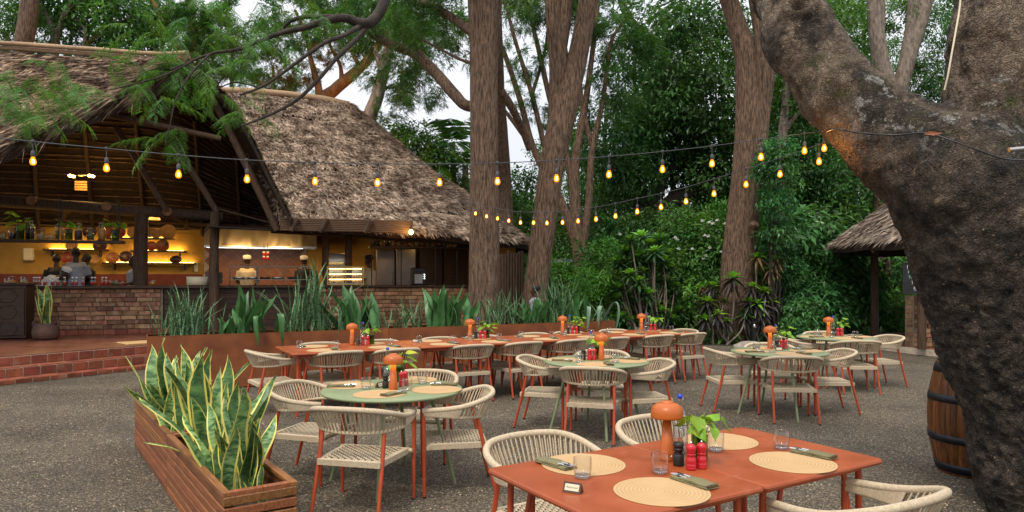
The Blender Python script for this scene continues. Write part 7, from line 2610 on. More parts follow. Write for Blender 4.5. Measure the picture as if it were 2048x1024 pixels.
# hanging shelf over the counter
HN = .35
s0, s1 = BS(-160, HN), BS(249, HN); hz = BP(40, 482, HN).z
c = MB()
bbox(c, (s0 + s1) / 2, HN, hz, (s1 - s0, .28, .06), ch=.006)
HSH = c.build('hanging_shelf', MT['shelfwood'], REST)
for px in (121, 237, -60):
    s_ = BS(px, HN)
    for dn in (-.12, .12):
        MB().tube([W(s_, HN + dn, hz - .04), W(s_, HN + dn, hz + .95)], .011, 7).build('hanger_rod', MT['black'], HSH)
area('shelf_light', W(BS(120, HN), HN + .35, hz + .1), 3.4, 9, WARM, tuple(BN * .7 + Vector((0, 0, .75))), sy=.06)  # added uplight, no fitting built, for warm glints on the roof battens
def jar(px, py, wpx, hpx, n, content, label, lid=True, z=None, glassm='glass'):
    """a jar whose foot stands at px, py"""
    b = BP(px, py, n)
    if z is not None:
        b.z = z
    r = wpx / 2 * b.y / F; h = hpx * b.y / F
    t = thing('jar', label, 'jar', b)
    MB().lathe([(0, .002), (r * .92, .002), (r, .01), (r, h * .86), (r * .8, h * .93), (r * .8, h), (r * .76, h), (r * .76, h * .92), (r * .93, h * .85), (r * .93, .012), (0, .012)], 18).build('glass', MT[glassm], t)
    if content:
        MB().lathe([(0, .013), (r * .9, .013), (r * .9, h * .62), (0, h * .66)], 16).build('contents', MT[content], t)
    if lid:
        MB().lathe([(0, h * 1.0), (r * .84, h), (r * .84, h * 1.05), (r * .3, h * 1.07), (r * .2, h * 1.12), (0, h * 1.13)], 16).build('lid', MT['glass' if lid == 2 else 'steel'], t)
    return t
MT['grain'] = mat('dry_grain', (0.30, 0.20, 0.09), (0.5, 0.36, 0.18), ns=60, rough=.9)
MT['spice'] = mat('red_spice', (0.22, 0.03, 0.012), (0.36, 0.07, 0.02), ns=60, rough=.9)
MT['coffee'] = mat('dark_beans', (0.02, 0.011, 0.007), (0.06, 0.03, 0.018), ns=60, rough=.6)
MT['herb'] = mat('dry_herbs', (0.05, 0.08, 0.02), (0.13, 0.16, 0.05), ns=50, rough=.9)
MT['honey'] = mat('amber_preserve', (0.42, 0.16, 0.02), (0.55, 0.25, 0.04), ns=9, rough=.3)
hs = hz + .031
for px, w, h, ct_, gl, lb in ((5, 14, 14, 'grain', 'glass', 'squat pale jar at the left edge of the hanging shelf'), (24, 12, 20, 'coffee', 'glass', 'dark jar left of the leafy vase on the hanging shelf'), (55, 7, 34, 'coffee', 'greenglass', 'tall dark bottle on the hanging shelf'), (64, 9, 36, 'coffee', 'glass', 'second tall dark bottle on the hanging shelf'),
                          (82, 15, 20, 'grain', 'glass', 'wide clear jar of grain on the hanging shelf'), (101, 17, 12, 'grain', 'glass', 'low wide jar on the hanging shelf'), (115, 8, 30, 'herb', 'glass', 'first tall slim jar by the hanger rod'), (125, 8, 30, 'honey', 'glass', 'second tall slim jar by the hanger rod'),
                          (157, 14, 32, 'coffee', 'glass', 'tall jar of dark beans on the hanging shelf'), (181, 13, 24, 'herb', 'glass', 'clear lidded jar right of the bean jar'), (204, 14, 34, 'honey', 'glass', 'tall speckled amber jar near the shelf end')):
    jar(px, 478, w, h, HN, ct_, lb, z=hs, glassm=gl)
for px, sc_, lb in ((40, 2.3, 'leafy vase on the left of the hanging shelf'), (138, 1.9, 'leafy vase in the middle of the hanging shelf'), (231, 2.0, 'leafy dark vase at the right end of the hanging shelf')):
    b = BP(px, 478, HN)
    put(VASES[px % 3], lb, 'plant', b.x, b.y, None, 'pothos vases', sc_, z=hs)
# rail of small bottles on the counter
MT['label_red'] = mat('red_label', (0.30, 0.03, 0.02), rough=.5)
MT['capw'] = mat('white_cap', (0.75, 0.74, 0.70), rough=.4)
def make_small():
    t = thing('sauce_bottle', 'placeholder', 'bottle')
    MB().lathe([(0, 0), (.026, 0), (.029, .005), (.029, .085), (.014, .115), (.012, .14), (0, .14)], 14).build('bottle_glass', MT['water'], t)
    MB().lathe([(.0293, .02), (.0296, .02), (.0296, .075), (.0293, .075)], 14).build('paper_label', MT['label_red'], t)
    MB().lathe([(0, .141), (.019, .141), (.019, .166), (0, .168)], 12).build('cap', MT['capw'], t)
    return remember(t)
SB_ = make_small()
for i, (px, red) in enumerate(((68, 1), (73, 1), (79, 1), (90, 1), (105, 0), (116, 1), (129, 1), (145, 1), (153, 1), (166, 1), (184, 1), (190, 0), (205, 0), (212, 0))):
    b = BP(px, 574, .10)
    put(SB_, f'{ORD[i]} white capped sauce bottle from the left on the brick counter', 'bottle', b.x, b.y, None, 'sauce bottles on the counter', 1.15, z=1.45)
jar(15, 574, 13, 16, .3, 'grain', 'open jar on the far left of the counter', lid=False, z=1.45)
jar(24, 574, 15, 18, .3, 'honey', 'round jar at the left of the counter', z=1.45)
jar(48, 574, 14, 20, .0, 'grain', 'wide glass on a pale coaster at the counter edge', lid=False, z=1.45)
for px, w, h, ct_, lb in ((220, 12, 12, 'spice', 'small red tub on the counter'), (232, 16, 12, 'herb', 'low tray of glasses on the counter'), (244, 18, 10, 'spice', 'red towel basket by the thick post'), (305, 12, 11, 'honey', 'small yellow tub right of the thick post')):
    jar(px, 570, w, h, .25, ct_, lb, lid=False, z=1.45)
o = MB().lathe([(0, 0), (.22, 0), (.25, .02), (.25, .20), (.235, .20), (.235, .03), (0, .02)], 28).build('stock_pot', MT['plate'], None, (BP(397, 570, .2).x, BP(397, 570, .2).y, 1.45))
tag(o, 'large pale pot standing on the dark counter left of the till', 'pot')
TILL = thing('till_screen', 'dark till screen leaning back on the timber counter beside the round post', 'screen', (BP(428, 570, .1).x, BP(428, 570, .1).y, 1.45), BROT)
MB().box((0, 0, .015), (.26, .2, .03), ch=.008).build('base', MT['black'], TILL)
o = MB().box((0, 0, 0), (.36, .03, .27), ch=.01).build('screen', MT['black'], TILL, (0, -.02, .17)); o.rotation_euler = (R(-18), 0, 0)
MT['screen_red'] = emit('dim_red_text', (.5, .03, .03), .35)
for k in range(3):
    q = MB().box((0, 0, 0), (.24 - .07 * k, .002, .008)).build('screen_line', MT['screen_red'], TILL, (-.02, -.045 + .012 * k - .004, .25 - .035 * k)); q.rotation_euler = (R(-18), 0, 0)

# extractor hood
def hood_steel():
    m = bpy.data.materials.new('dented_hood_steel'); m.use_nodes = True
    n, l = m.node_tree.nodes, m.node_tree.links
    b = n['Principled BSDF']
    b.inputs['Base Color'].default_value = (.50, .42, .33, 1); b.inputs['Metallic'].default_value = 1; b.inputs['Roughness'].default_value = .36
    tc = n.new('ShaderNodeTexCoord'); mp = n.new('ShaderNodeMapping'); mp.inputs['Scale'].default_value = (1.6, 1.6, .5)
    nz = n.new('ShaderNodeTexNoise'); nz.inputs['Scale'].default_value = 2.2; nz.inputs['Detail'].default_value = 1
    bp = n.new('ShaderNodeBump'); bp.inputs['Strength'].default_value = .8; bp.inputs['Distance'].default_value = .05
    l.new(tc.outputs['Object'], mp.inputs[0]); l.new(mp.outputs[0], nz.inputs['Vector']); l.new(nz.outputs['Fac'], bp.inputs['Height']); l.new(bp.outputs[0], b.inputs['Normal'])
    return m
MT['steel_hood'] = hood_steel()
HD = thing('extractor_hood', 'long stainless extractor hood over the kitchen range', 'hood', (0, 0, 0))
n0, n1 = 1.9, 3.3
a0, a1 = BS(409, n0), BS(633, n0)
zt, zb = BP(520, 459, n0).z, BP(520, 494, n0).z
c = MB()
c.add([BMAT @ Vector(v) for v in ((a0, n0, zb), (a1, n0, zb), (a1, n0 + .12, zt), (a0, n0 + .12, zt), (a0, n1, zb), (a1, n1, zb), (a1, n1, zt), (a0, n1, zt))],
      [(0, 1, 2, 3), (1, 5, 6, 2), (5, 4, 7, 6), (4, 0, 3, 7), (3, 2, 6, 7)])
c.build('hood_body', MT['steel_hood'], HD)
c = MB()
bbox(c, (a0 + a1) / 2, n0 - .012, zb, (a1 - a0 + .02, .03, .05))
c.build('rim', MT['steel'], HD)
c = MB()
bbox(c, (a0 + a1) / 2 - .15, n0 + .10, zb - .01, ((a1 - a0) * .86, .05, .03))
c.build('tube_light', MT['hood_light'], HD)
area('hood_lamp', W((a0 + a1) / 2, n0 + .5, zb - .06), (a1 - a0) * .85, 3.5, (1.0, .80, .55), (0, .25, -1), sy=.3)
# pass: shelf gantry on legs with pans and a warming lamp glow
PS = thing('pass_gantry', 'steel serving gantry with shelf and legs on the timber counter', 'kitchen rack', (0, 0, 0))
pn = .3
a0, a1 = BS(458, pn), BS(622, pn)
zs = BP(540, 533, pn).z; zc = 1.45
c = MB(); bbox(c, (a0 + a1) / 2, pn + .12, zs, (a1 - a0, .3, .03), ch=.004); c.build('top_shelf', MT['steel_dark'], PS)
for f in (0.01, .33, .345, .66, .99):
    MB().tube([W(a0 + (a1 - a0) * f, pn, zc), W(a0 + (a1 - a0) * f, pn, zs - .016)], .014, 8).build('leg', MT['steel_dark'], PS)
c = MB(); bbox(c, (a0 + a1) / 2, pn + .1, zc + .13, (a1 - a0, .36, .02)); c.build('lower_shelf', MT['steel_dark'], PS)
def pan(px, py, wpx, h, m, lb, n=.35, z=None):
    b = BP(px, py, n); r = wpx / 2 * b.y / F
    o = MB().lathe([(0, 0), (r * .85, 0), (r, h), (r * .97, h), (r * .82, .008), (0, .008)], 20).build('pan', MT[m], None, (b.x, b.y, z or zc + .142))
    tag(o, lb, 'pan', 'pans on the serving pass')
for px, w, m, lb in ((478, 26, 'steel', 'first steel pan on the serving pass'), (505, 24, 'steel', 'second steel pan on the serving pass'), (530, 22, 'dish_dark', 'dark pan on the serving pass'), (556, 26, 'steel', 'steel pan near the middle of the serving pass'), (588, 26, 'blackwood', 'black pan at the right of the serving pass')):
    pan(px, 560, w, .05, m, lb)
for px, lb in ((528, 'left red and white spice dispenser hanging under the hood'), (535.5, 'right red and white spice dispenser hanging under the hood')):
    t = thing('spice_dispenser', lb, 'dispenser', BP(px, 520, 1.6), 0, 'spice dispensers')
    for k in range(2):
        MB().lathe([(0, 0), (.03, 0), (.036, .05), (.036, .07), (0, .07)], 12, (0, 0, .115 * k)).build('red_cup', MT['redgloss'], t)
        MB().lathe([(0, .07), (.03, .07), (.03, .10), (0, .10)], 12, (0, 0, .115 * k)).build('white_cap', MT['capw'], t)
    MB().tube([Vector((0, 0, .21)), Vector((0, 0, .42))], .006, 6).build('hook', MT['black'], t)
# bread bin and pastry case
o = MB()
o.tube([Vector((-.23, 0, 0)), Vector((.23, 0, 0))], .22, 20, flat=(1, 1))
b = BP(676, 522, .55)
o2 = o.build('bread_bin', MT['steel_pale'], None, b, BROT); o2.scale = (1, .8, .85)
tag(o2, 'rounded pale steel lid standing above the pastry case', 'bread bin')
PC = thing('pastry_case', 'lit glass pastry case with gold frame on the counter between two posts', 'display case', (0, 0, 0))
pn0, pn1 = .05, .5
a0, a1 = BS(655, pn0), BS(727, pn0)
z0, z1 = 1.45, BP(690, 533, pn0).z
MT['gold'] = mat('gold_frame', (0.55, 0.36, 0.12), rough=.3, metal=1)
fr = MB()
for a in (a0, (a0 + a1) / 2, a1):
    for nn in (pn0, pn1):
        bbox(fr, a, nn, (z0 + z1) / 2, (.022, .022, z1 - z0))
for nn in (pn0, pn1):
    for zz in (z0 + .012, z1 - .012):
        bbox(fr, (a0 + a1) / 2, nn, zz, (a1 - a0 - .023, .02, .02))
fr.build('frame', MT['gold'], PC)
c = MB(); bbox(c, (a0 + a1) / 2, pn0 + .002, (z0 + z1) / 2, (a1 - a0 - .03, .006, z1 - z0 - .03)); c.build('glass_pane', MT['glass'], PC)
for k in range(3):
    zz = z0 + .03 + (z1 - z0 - .06) * k / 3
    c = MB(); bbox(c, (a0 + a1) / 2, (pn0 + pn1) / 2, zz, (a1 - a0 - .05, pn1 - pn0 - .05, .012)); c.build('glass_shelf', MT['steel'], PC)
    c = MB(); bbox(c, (a0 + a1) / 2, pn0 + .05, zz + (z1 - z0) / 3 - .045, (a1 - a0 - .08, .015, .012)); c.build('light_strip', MT['led'], PC)
c = MB(); bbox(c, (a0 + a1) / 2, pn1 + .01, (z0 + z1) / 2, (a1 - a0, .015, z1 - z0)); c.build('back_panel', MT['steel'], PC)
MT['pastry'] = mat('baked_pastry', (0.35, 0.17, 0.05), (0.55, 0.32, 0.12), ns=9, rough=.6)
for k in range(14):
    s_ = a0 + .06 + (a1 - a0 - .12) * (k % 7) / 6
    if abs(s_ - (a0 + a1) / 2) < .03: continue
    zz = z0 + .03 + (z1 - z0 - .06) * (k // 7) / 3 + .036
    p = W(s_, .25, zz)
    tag(MB().ball((0, 0, 0), (.05, .042, .03), 10, 6).build('pastry', MT['pastry'], None, p), f'{ORD[k % 7]} pastry from the left on the {"lower" if k < 7 else "middle"} case shelf', 'pastry', 'pastries in the case')
# right hand kitchen: steel cabinets, machine, shelf with jars
SN = 2.4
for px0, px1, py0, lb in ((752, 790, 498, 'left tall steel cold cabinet behind the right counter'), (791, 832, 498, 'right tall steel cold cabinet with a bright reflection behind the right counter')):
    a0, a1 = BS(px0, SN), BS(px1, SN)
    zt = BP(px0, py0, SN).z
    t = thing('cold_cabinet', lb, 'refrigerator', (0, 0, 0))
    c = MB(); bbox(c, (a0 + a1) / 2, SN + .3, (FL + zt) / 2, (a1 - a0 - .01, .6, zt - FL), ch=.01); c.build('cabinet', MT['steel_dark'], t)
    c = MB(); bbox(c, (a0 + a1) / 2, SN - .012, (FL + zt) / 2, (a1 - a0 - .04, .024, zt - FL - .06), ch=.008); c.build('door', MT['steel_dark'], t)
    c = MB(); bbox(c, a1 - .07, SN - .045, 1.6, (.02, .03, .4)); c.build('handle', MT['chrome'], t)
for px0, px1, lb in ((838, 886, 'added dark tall box over the bright wall right of the cold cabinets'), (887, 944, 'added dark tall box over the bright wall next to the straight trunk')):  # added dark boxes that tone down the bright back wall
    a0, a1 = BS(px0, 2.9), BS(px1, 2.9)
    t = thing('wall_darkening_box', lb, 'cupboard', (0, 0, 0))
    c = MB(); bbox(c, (a0 + a1) / 2, 3.1, 1.5, (a1 - a0 - .01, .4, 2.2), ch=.01); c.build('carcass', MT['darkwood'], t)
    c = MB(); bbox(c, (a0 + a1) / 2, 2.88, 1.5, (a1 - a0 - .06, .03, 2.1), ch=.008); c.build('door', MT['darkwood'], t)
b = BP(836, 572, .5)
CM = thing('coffee_machine', 'dark coffee machine with small lit buttons on the right counter', 'coffee machine', (b.x, b.y, 1.437), BROT)
MB().box((0, 0, .22), (.34, .36, .44), ch=.02).build('body', MT['black'], CM)
MB().box((-.02, -.185, .16), (.2, .02, .24), ch=.006).build('front', MT['steel'], CM)
for k in range(3):
    MB().box((.13, -.184, .17 + .05 * k), (.02, .012, .02)).build('button', MT['hood_light'], CM)
n_ = .5
a0, a1 = BS(738, n_), BS(942, n_); zsh = BP(840, 495.5, n_).z
c = MB(); bbox(c, (a0 + a1) / 2, n_, zsh, (a1 - a0, .3, .05), ch=.005); SH2 = c.build('hanging_shelf', MT['shelfwood'], REST)
for px in (742, 801, 869, 912, 938):
    MB().tube([W(BS(px, n_), n_ - .12, 1.44), W(BS(px, n_), n_ - .12, zsh + .5)], .013, 7).build('hanger_rod', MT['black'], SH2)
zj = zsh + .026
for i, (px, w, h, ct_, lb) in enumerate(((748, 9, 18, 'herb', 'first dark jar'), (757, 8, 17, 'coffee', 'bean jar'), (775, 11, 17, 'coffee', 'round dark jar'), (788, 7, 22, 'honey', 'tall bottle of amber oil'), (797, 12, 12, 'grain', 'low pale jar'), (812, 9, 11, 'honey', 'honey jar under the wall lamp'), (821, 13, 14, 'honey', 'wide amber jar'), (833, 10, 26, 'grain', 'tall lidded jar of grain'),
                           (844, 11, 16, 'spice', 'red spice jar'), (857, 10, 17, 'herb', 'green herb jar'), (865, 10, 10, 'honey', 'small amber tub'), (880, 10, 16, 'coffee', 'black bean jar'), (889, 9, 15, 'herb', 'herb jar'), (900, 11, 12, 'honey', 'orange preserve tub'), (911, 10, 10, 'grain', 'last pale tub'))):
    jar(px, 493, w, h, n_, ct_, f'{lb} on the right hand kitchen shelf, {ORD[i]} from the left', z=zj, lid=(i % 2 == 0))
o = MB(); bbox(o, 0, 0, 0, (.01, .01, .01))
c = MB(); bbox(c, BS(890, 2.6), 2.6, 1.15, (2.0, .7, .06)); bbox(c, BS(890, 2.6), 2.6, .78, (1.9, .6, .7)); c.build('work_bench', MT['darkwood'], REST)
c = MB(); bbox(c, BS(200, 2.9), 2.95, 1.29, (7.5, .6, .05)); c.build('back_worktop', MT['darkwood'], REST)
c = MB(); bbox(c, BS(520, 2.6), 2.7, 1.3, (2.9, .7, .06)); c.build('range_top', MT['steel'], REST)
# lamps in the kitchen
def wall_lamp(px, py, n, label):
    p = BP(px, py, n)
    t = thing('bare_bulb_lamp', label, 'lamp', p)
    MB().ball((0, 0, 0), (.045, .045, .055), 12, 8).build('bulb', MT['filament'], t)
    MB().tube([Vector((0, 0, .05)), Vector((0, 0, .16))], .018, 8).build('holder', MT['black'], t)
    return p
p = wall_lamp(822, 464, -1.45, 'glowing bare bulb at the end of the rolled reed blind')
point('bulb_light', p + Vector((0, -.12, -.08)), 9, (1, .55, .15), .05)
# three armed pendant under the gable
p = BP(163, 352, 1.0)
PD = thing('pendant_light', 'three armed brass pendant with lit spots hanging in the gable', 'pendant lamp', p)
MB().tube([Vector((0, 0, .05)), Vector((0, 0, 1.2))], .008, 6).build('rod', MT['black'], PD)
MB().lathe([(0, 0), (.06, 0), (.06, .04), (0, .05)], 14).build('hub', MT['gold'], PD)
for k, a in enumerate((15, 165, 195, 345)):
    d = Vector((math.cos(R(a)), math.sin(R(a)), 0))
    MB().tube([d * .05 + Vector((0, 0, .02)), d * .22 + Vector((0, 0, .02))], .01, 6).build('arm', MT['black'], PD)
    MB().ball(d * .23 + Vector((0, 0, .0)), (.04, .04, .03), 10, 6).build('spot', MT['filament'], PD)
point('pendant_lamp', p + Vector((0, 0, -.12)), 24, (1, .6, .2), .1)
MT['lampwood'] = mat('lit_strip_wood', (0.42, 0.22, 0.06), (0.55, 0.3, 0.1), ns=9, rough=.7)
for k in range(4):
    b_ = BP(162, 364 + k * 5, 1.6)
    MB().box((0, 0, 0), (.26, .04, .045), ch=.004).build('slat', MT['lampwood'], PD, b_ - p, BROT)
# rattan shade
p = BP(309, 432, 1.2)
RS = thing('rattan_lamp', 'small glowing rattan lampshade hanging right of the thick post', 'pendant lamp', p)
MT['rattan_glow'] = emit('lit_rattan', (1.0, .40, .07), 1.6)
sh = MB()
for k in range(28):
    a = k * 2 * math.pi / 28
    sh.tube([Vector((.06 * math.cos(a), .06 * math.sin(a), .09)), Vector((.12 * math.cos(a), .12 * math.sin(a), -.09))], .008, 5)
sh.lathe([(.058, .088), (.062, .092), (.058, .096)], 20)
sh.build('shade', MT['rattan_glow'], RS, kind='stuff')
MB().tube([Vector((0, 0, .09)), Vector((0, 0, .7))], .005, 6).build('cord', MT['black'], RS)
point('rattan_lamp_light', p + Vector((0, 0, -.16)), 6, (1, .55, .18), .05)
# added warm fill lamps without fittings above the work area, two aimed at the hood
for px, e_, n_ in ((60, 9, 2.2), (240, 9, 2.2), (470, 10, .9), (560, 9, .9), (690, 10, 2.0), (850, 5, 1.6)):
    q = BP(px, 430, n_)
    q.z = 2.64
    area('added_kitchen_fill', q, .25, e_, (1, .62, .22), (0, 0, -1) if n_ > 1 else tuple(BN * .9 + Vector((0, 0, -.45))))

# ---------------------------------------------------------------- people
SK = {'a': mat('deep_brown_skin', (0.045, 0.020, 0.012), (0.062, 0.030, 0.018), ns=6, rough=.5)}
MT['hair'] = mat('black_hair', (0.008, 0.007, 0.007), (0.02, 0.017, 0.016), ns=40, rough=.6, bump=.6, bs=90)
MT['shirt_white'] = mat('white_cotton', (0.55, 0.53, 0.50), (0.66, 0.64, 0.6), ns=5, rough=.9)
MT['shirt_grey'] = mat('grey_blue_cotton', (0.23, 0.25, 0.29), (0.30, 0.32, 0.36), ns=5, rough=.9)
MT['shirt_tan'] = mat('cream_jacket', (0.5, 0.42, 0.30), (0.6, 0.52, 0.4), ns=5, rough=.9)
MT['trouser'] = mat('dark_trousers', (0.015, 0.016, 0.02), (0.03, 0.03, 0.035), ns=5, rough=.9)
MT['eye'] = mat('eye_white', (0.6, 0.58, 0.55), rough=.3)
def remesh(mb, name, vox, smooth_it, m):
    me = mb.mesh(name, m)
    o = bpy.data.objects.new(name, me); COL.objects.link(o)
    md = o.modifiers.new('r', 'REMESH'); md.mode = 'VOXEL'; md.voxel_size = vox
    ms = o.modifiers.new('s', 'SMOOTH'); ms.iterations = smooth_it; ms.factor = .5
    dg = bpy.context.evaluated_depsgraph_get()
    m2 = bpy.data.meshes.new_from_object(o.evaluated_get(dg))
    bpy.data.objects.remove(o)
    m2.polygons.foreach_set('use_smooth', np.ones(len(m2.polygons), dtype=bool))
    m2.name = name
    return m2
def person(label, foot, face, height, shirt, lean=0, arms='work', hat=None, turn=0, apron=False, stride=0):
    """a standing figure 1.75 m tall facing +y, scaled to height; face = heading in degrees from +x"""
    root = thing('person', label, 'person', foot, R(face - 90))
    root.scale = (height / 1.75,) * 3
    LN_ = Matrix.Translation((0, 0, .93)) @ Matrix.Rotation(-R(lean), 4, 'X') @ Matrix.Translation((0, 0, -.93))
    up = lambda x, y, z: LN_ @ Vector((x, y, z))
    HM = LN_ @ Matrix.Translation((0, .015, 1.63)) @ Matrix.Rotation(R(turn), 4, 'Z') @ Matrix.Rotation(R(lean * .5), 4, 'X')
    hp = lambda x, y, z: HM @ Vector((x, y, z))
    b = MB()
    b.ball(HM @ Vector((0, 0, .02)), (.075, .095, .105), 16, 12, mat=HM.to_3x3().to_4x4())
    b.ball(HM @ Vector((0, .035, -.06)), (.052, .062, .062), 14, 10, mat=HM.to_3x3().to_4x4())
    b.tube([hp(0, .085, .03), hp(0, .108, -.012), hp(0, .088, -.022)], [.010, .017, .012], 8)
    b.tube([hp(-.022, .088, -.055), hp(0, .097, -.052), hp(.022, .088, -.055)], [.006, .010, .006], 8)
    for sg in (-1, 1):
        b.ball(hp(sg * .076, -.005, 0), (.012, .022, .032), 8, 6)
    b.tube([up(0, -.01, 1.42), hp(0, -.01, -.08)], [.062, .055], 12)
    b.tube([up(0, 0, .95), up(0, -.01, 1.2), up(0, -.005, 1.38)], [.12, .13, .12], 14, flat=(1, 1))
    el, ha = {}, {}
    for sg in (-1, 1):
        sh_ = up(sg * .185, 0, 1.40)
        if arms == 'work':
            e_ = up(sg * .245, .03, 1.13); h_ = up(sg * .17, .27, 1.06)
        elif arms == 'reach':
            e_ = up(sg * .22, .18, 1.18); h_ = up(sg * .14, .42, 1.12)
        else:
            e_ = up(sg * .23, -.02 + .06 * sg * stride, 1.13); h_ = up(sg * .235, .07 + .12 * sg * stride, .88)
        el[sg], ha[sg] = e_, h_
        b.tube([sh_, e_, h_], [.052, .042, .029], 12)
        d = (h_ - e_).normalized()
        s_ = d.cross(Vector((0, 0, 1)))
        s_ = s_.normalized() if s_.length > .1 else Vector((1, 0, 0))
        b.tube([h_, h_ + d * .085], [.028, .036], 10, flat=(1, 1))
        for f in range(4):
            o_ = s_ * (-.027 + .018 * f)
            ln = (.07, .08, .075, .058)[f]
            b.tube([h_ + d * .08 + o_, h_ + d * (.08 + ln * .5) + o_ * 1.1, h_ + d * (.08 + ln) + o_ * 1.05 + Vector((0, 0, -.02))], [.0095, .0085, .007], 7)
        b.tube([h_ + d * .02 + s_ * .025 * -sg, h_ + d * .06 + s_ * .055 * -sg, h_ + d * .09 + s_ * .058 * -sg], [.012, .010, .008], 7)
        k = sg * stride
        b.tube([Vector((sg * .09, 0, .92)), Vector((sg * .1, .10 * k, .5)), Vector((sg * .1, .16 * k - .02, .08))], [.085, .06, .042], 12)
        b.tube([Vector((sg * .1, .16 * k - .05, .045)), Vector((sg * .105, .16 * k + .15, .035))], [.042, .036], 10)
    obj('body', remesh(b, 'body', .011, 3, SK['a']), root)
    # shirt
    s = MB()
    s.tube([up(0, 0, .88), up(0, .0, 1.0), up(0, -.008, 1.2), up(0, -.005, 1.36), up(0, -.005, 1.44)], [.165, .155, .168, .165, .085], 18, flat=(1, 1))
    s.tube([up(-.17, 0, 1.385), up(.17, 0, 1.385)], [.072, .072], 12)
    for sg in (-1, 1):
        sh_ = up(sg * .175, 0, 1.39)
        s.tube([sh_, sh_.lerp(el[sg], .8)], [.072, .062], 12)
    me = remesh(s, 'shirt', .014, 4, MT[shirt])
    obj('shirt', me, root)
    t_ = MB()
    for sg in (-1, 1):
        k = sg * stride
        t_.tube([Vector((sg * .085, 0, .95)), Vector((sg * .1, .10 * k, .5)), Vector((sg * .1, .16 * k - .02, .08))], [.115, .085, .07], 12)
    t_.tube([Vector((0, 0, .86)), Vector((0, 0, .97))], [.15, .15], 14)
    obj('trousers', remesh(t_, 'trousers', .016, 4, MT['trouser']), root)
    hm = MB()
    hm.ball(HM @ Vector((0, -.012, .045)), (.083, .098, .092), 16, 10, mat=HM.to_3x3().to_4x4())
    if hat == 'bun':
        hm.ball(hp(0, -.11, .06), (.055, .055, .05), 12, 8)
        for k in range(26):
            a = random.uniform(0, 6.28)
            d0 = hp(.07 * math.cos(a), -.03 + .08 * math.sin(a), .07)
            hm.tube([d0, d0 + HM.to_3x3() @ Vector((.05 * math.cos(a), -.06, random.uniform(-.02, .05))), d0 + HM.to_3x3() @ Vector((.09 * math.cos(a), -.14, random.uniform(-.09, .05)))], [.012, .009, .004], 5)
    obj('hair', hm.mesh('hair', MT['hair']), root)
    if hat in ('cap', 'dark'):
        c_ = MB()
        pr = [(.089, 0), (.094, .02), (.100, .05), (.092, .085), (.05, .105), (0, .108)]
        c_.lathe(pr, 20, mat=HM @ Matrix.Translation((0, -.012, .055)) @ Matrix.Diagonal((1, 1.12, 1, 1)))
        if hat == 'dark':
            c_.lathe([(.09, .0), (.15, -.012), (.15, -.006), (.09, .008)], 20, mat=HM @ Matrix.Translation((0, -.012, .06)))
        obj('hat', c_.mesh('hat', MT['shirt_white'] if hat == 'cap' else MT['trouser']), root)
    for sg in (-1, 1):
        MB().ball(hp(sg * .03, .086, .022), (.011, .007, .007), 8, 6).build('eye', MT['eye'], root)
    if apron:
        a_ = MB()
        a_.tube([up(-.09, .03, 1.45), up(-.075, .155, 1.36), up(-.03, .172, 1.2)], .018, 8, flat=(1, 1))
        a_.tube([up(.09, .03, 1.45), up(.075, .155, 1.36), up(.03, .172, 1.2)], .018, 8)
        obj('apron_strap', a_.mesh('apron_strap', MT['shirt_white']), root)
    return root
BD = math.degrees(BROT)
def staff(label, px, pytop, n, face, shirt, **k):
    q = BP(px, pytop, n)
    h = (q.z - FL)
    if k.get('lean'):
        h = 1.72
    person(label, (q.x, q.y, FL), face, h, shirt, **k)
staff('cook in a white shirt and pale cap bending over the counter at the left', 78, 520, 1.0, BD - 10, 'shirt_white', lean=52, arms='reach', hat='cap')
staff('tall man in a grey blue shirt standing with his back turned behind the brick counter', 152, 496, 1.1, BD + 95, 'shirt_grey', arms='work')
staff('man with close cropped hair and white apron strap facing the tall man', 174, 508, 1.5, BD + 170, 'trouser', arms='work', apron=True)
staff('dark haired worker behind the bending cook, only the head showing', 113, 509, 1.9, BD + 100, 'trouser', arms='work')
staff('worker in a grey blue shirt half hidden by the thick post', 268, 512, 1.3, BD + 200, 'shirt_grey', arms='work')
staff('chef with a white cap and cream jacket at the range under the hood', 494, 513, 1.5, BD + 80, 'shirt_tan', arms='work', hat='cap')
staff('cook with a pale cap at the right end of the hood', 608, 514, 1.9, BD + 60, 'trouser', arms='work', hat='cap')
staff('barista in a dark hat and pale brown top at the right counter', 738, 512, 1.1, BD + 150, 'shirt_tan', arms='work', hat='dark')
person('person with long dark hair walking past behind the planters beside the palisade', (.50, 15.4, 0), 178, 1.44, 'shirt_grey', arms='walk', hat='bun', stride=1)

# ---------------------------------------------------------------- things on the terrace
b = G(92, 679, FL)
MT['pot'] = mat('dark_clay_pot', (0.06, 0.028, 0.020), (0.11, 0.055, 0.038), ns=5, rough=.7, bump=.3, bs=20)
POT = thing('clay_pot', 'round dark clay pot with small handles standing against the brick counter', 'plant pot', b)
r = .245
MB().lathe([(0, 0), (r * .75, 0), (r * .95, .05), (r, .16), (r * .9, .26), (r * .78, .30), (r * .82, .33), (r * .75, .33), (r * .7, .28), (0, .26)], 30).build('pot_body', MT['pot'], POT)
for sg in (-1, 1):
    MB().tube([Vector((sg * r * .86, 0, .24)), Vector((sg * r * 1.05, 0, .30)), Vector((sg * r * 1.0, 0, .36)), Vector((sg * r * .8, 0, .33))], .025, 8).build('handle', MT['pot'], POT)
plant('tall variegated snake plant growing in the dark clay pot', b + Vector((0, 0, .26)), [('var', 9, .55, .95, .12), ('thin', 3, .4, .55, .3)], 'variegated snake plants', spread=(.06, .06))
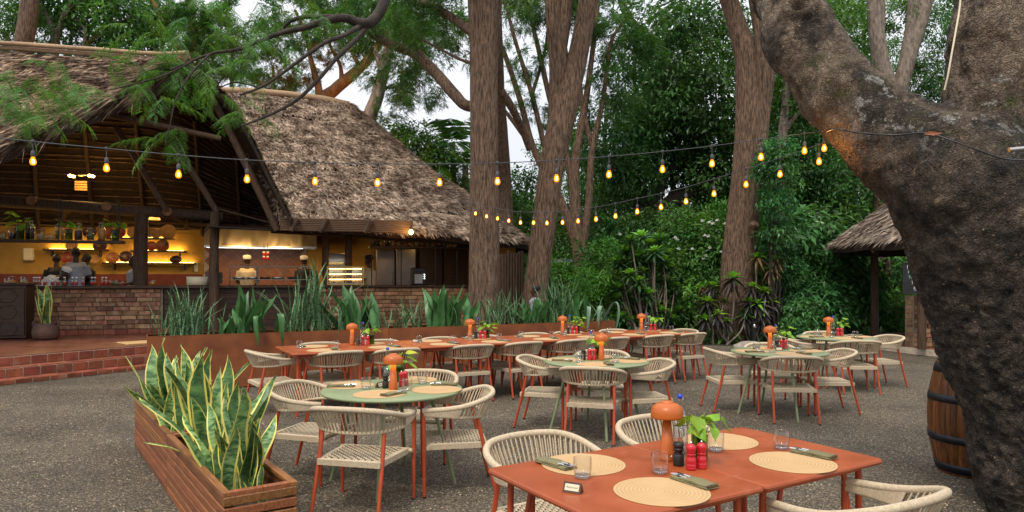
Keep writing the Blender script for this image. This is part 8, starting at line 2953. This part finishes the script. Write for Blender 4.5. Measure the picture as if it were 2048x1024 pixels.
# carved cabinet at the left edge
c0 = G(33, 681, FL)
CAB = thing('carved_cabinet', 'dark carved wooden cabinet standing at the left edge of the terrace', 'cabinet', (c0.x - .62, c0.y + .12, FL), BROT)
MB().box((0, .25, .56), (1.25, .5, 1.08), ch=.01).build('carcass', MT['darkwood'], CAB)
MB().box((0, .25, 1.11), (1.35, .58, .05), ch=.012).build('top', MT['darkwood'], CAB)
for k in range(2):
    MB().box((-.31 + .62 * k, -.012, .55), (.58, .03, .95), ch=.006).build('door', MT['darkwood'], CAB)
    for j in range(3):
        t_ = MB()
        o6 = [(.17 * math.cos(R(a)), .15 * math.sin(R(a))) for a in range(0, 360, 60)]
        t_.tube([Vector((x, 0, z)) for x, z in o6 + o6[:2]], .012, 5)
        t_.build('carved_moulding', MT['darkwood'], CAB, (-.31 + .62 * k, -.032, .22 + .33 * j))
c = MB(); bbox(c, -1.75, .12, (FL + 1.385) / 2, (1.9, .2, 1.385 - FL)); c.build('counter_end', MT['darkwood'], REST)
# door mat
m0, m1, m2 = G(206, 690, FL), G(293, 684, FL), G(232, 679, FL)
o = MB().box((0, 0, .008), (1.15, .6, .016), ch=.004).build('door_mat', MT['straw'], None, (m0.x + .62, m0.y + .62, FL + .001), sang + R(-10))
tag(o, 'tan door mat lying at the edge of the red tiled terrace', 'mat')
# metal roof of a shed glimpsed far behind
MT['shed'] = mat('blue_grey_sheet', (0.20, 0.25, 0.30), (0.28, 0.33, 0.38), ns=3, rough=.4, metal=.3)
SHD = thing('garden_shed', 'low shed with blue grey sheet metal roof glimpsed behind the forked trunk', 'shed')
q = P(1120, 522, 29)
MB().box((q.x, q.y + 1.2, q.z), (2.0, 3, .14)).build('roof', MT['shed'], SHD)
MB().box((q.x, q.y + 1.2, q.z - .35), (2.2, 3.4, .06)).build('lower_roof', MT['shed'], SHD)
MB().box((q.x, q.y + 1.4, (q.z - .4) / 2), (1.7, 2.2, q.z - .42)).build('wall', MT['darkwood'], SHD)
# floodlight that tints the acacia limbs behind the roof
fl_ = W(5.2, 7.5, 4.6)
point('garden_floodlight', fl_, 420, (1.0, .42, .10), .2)
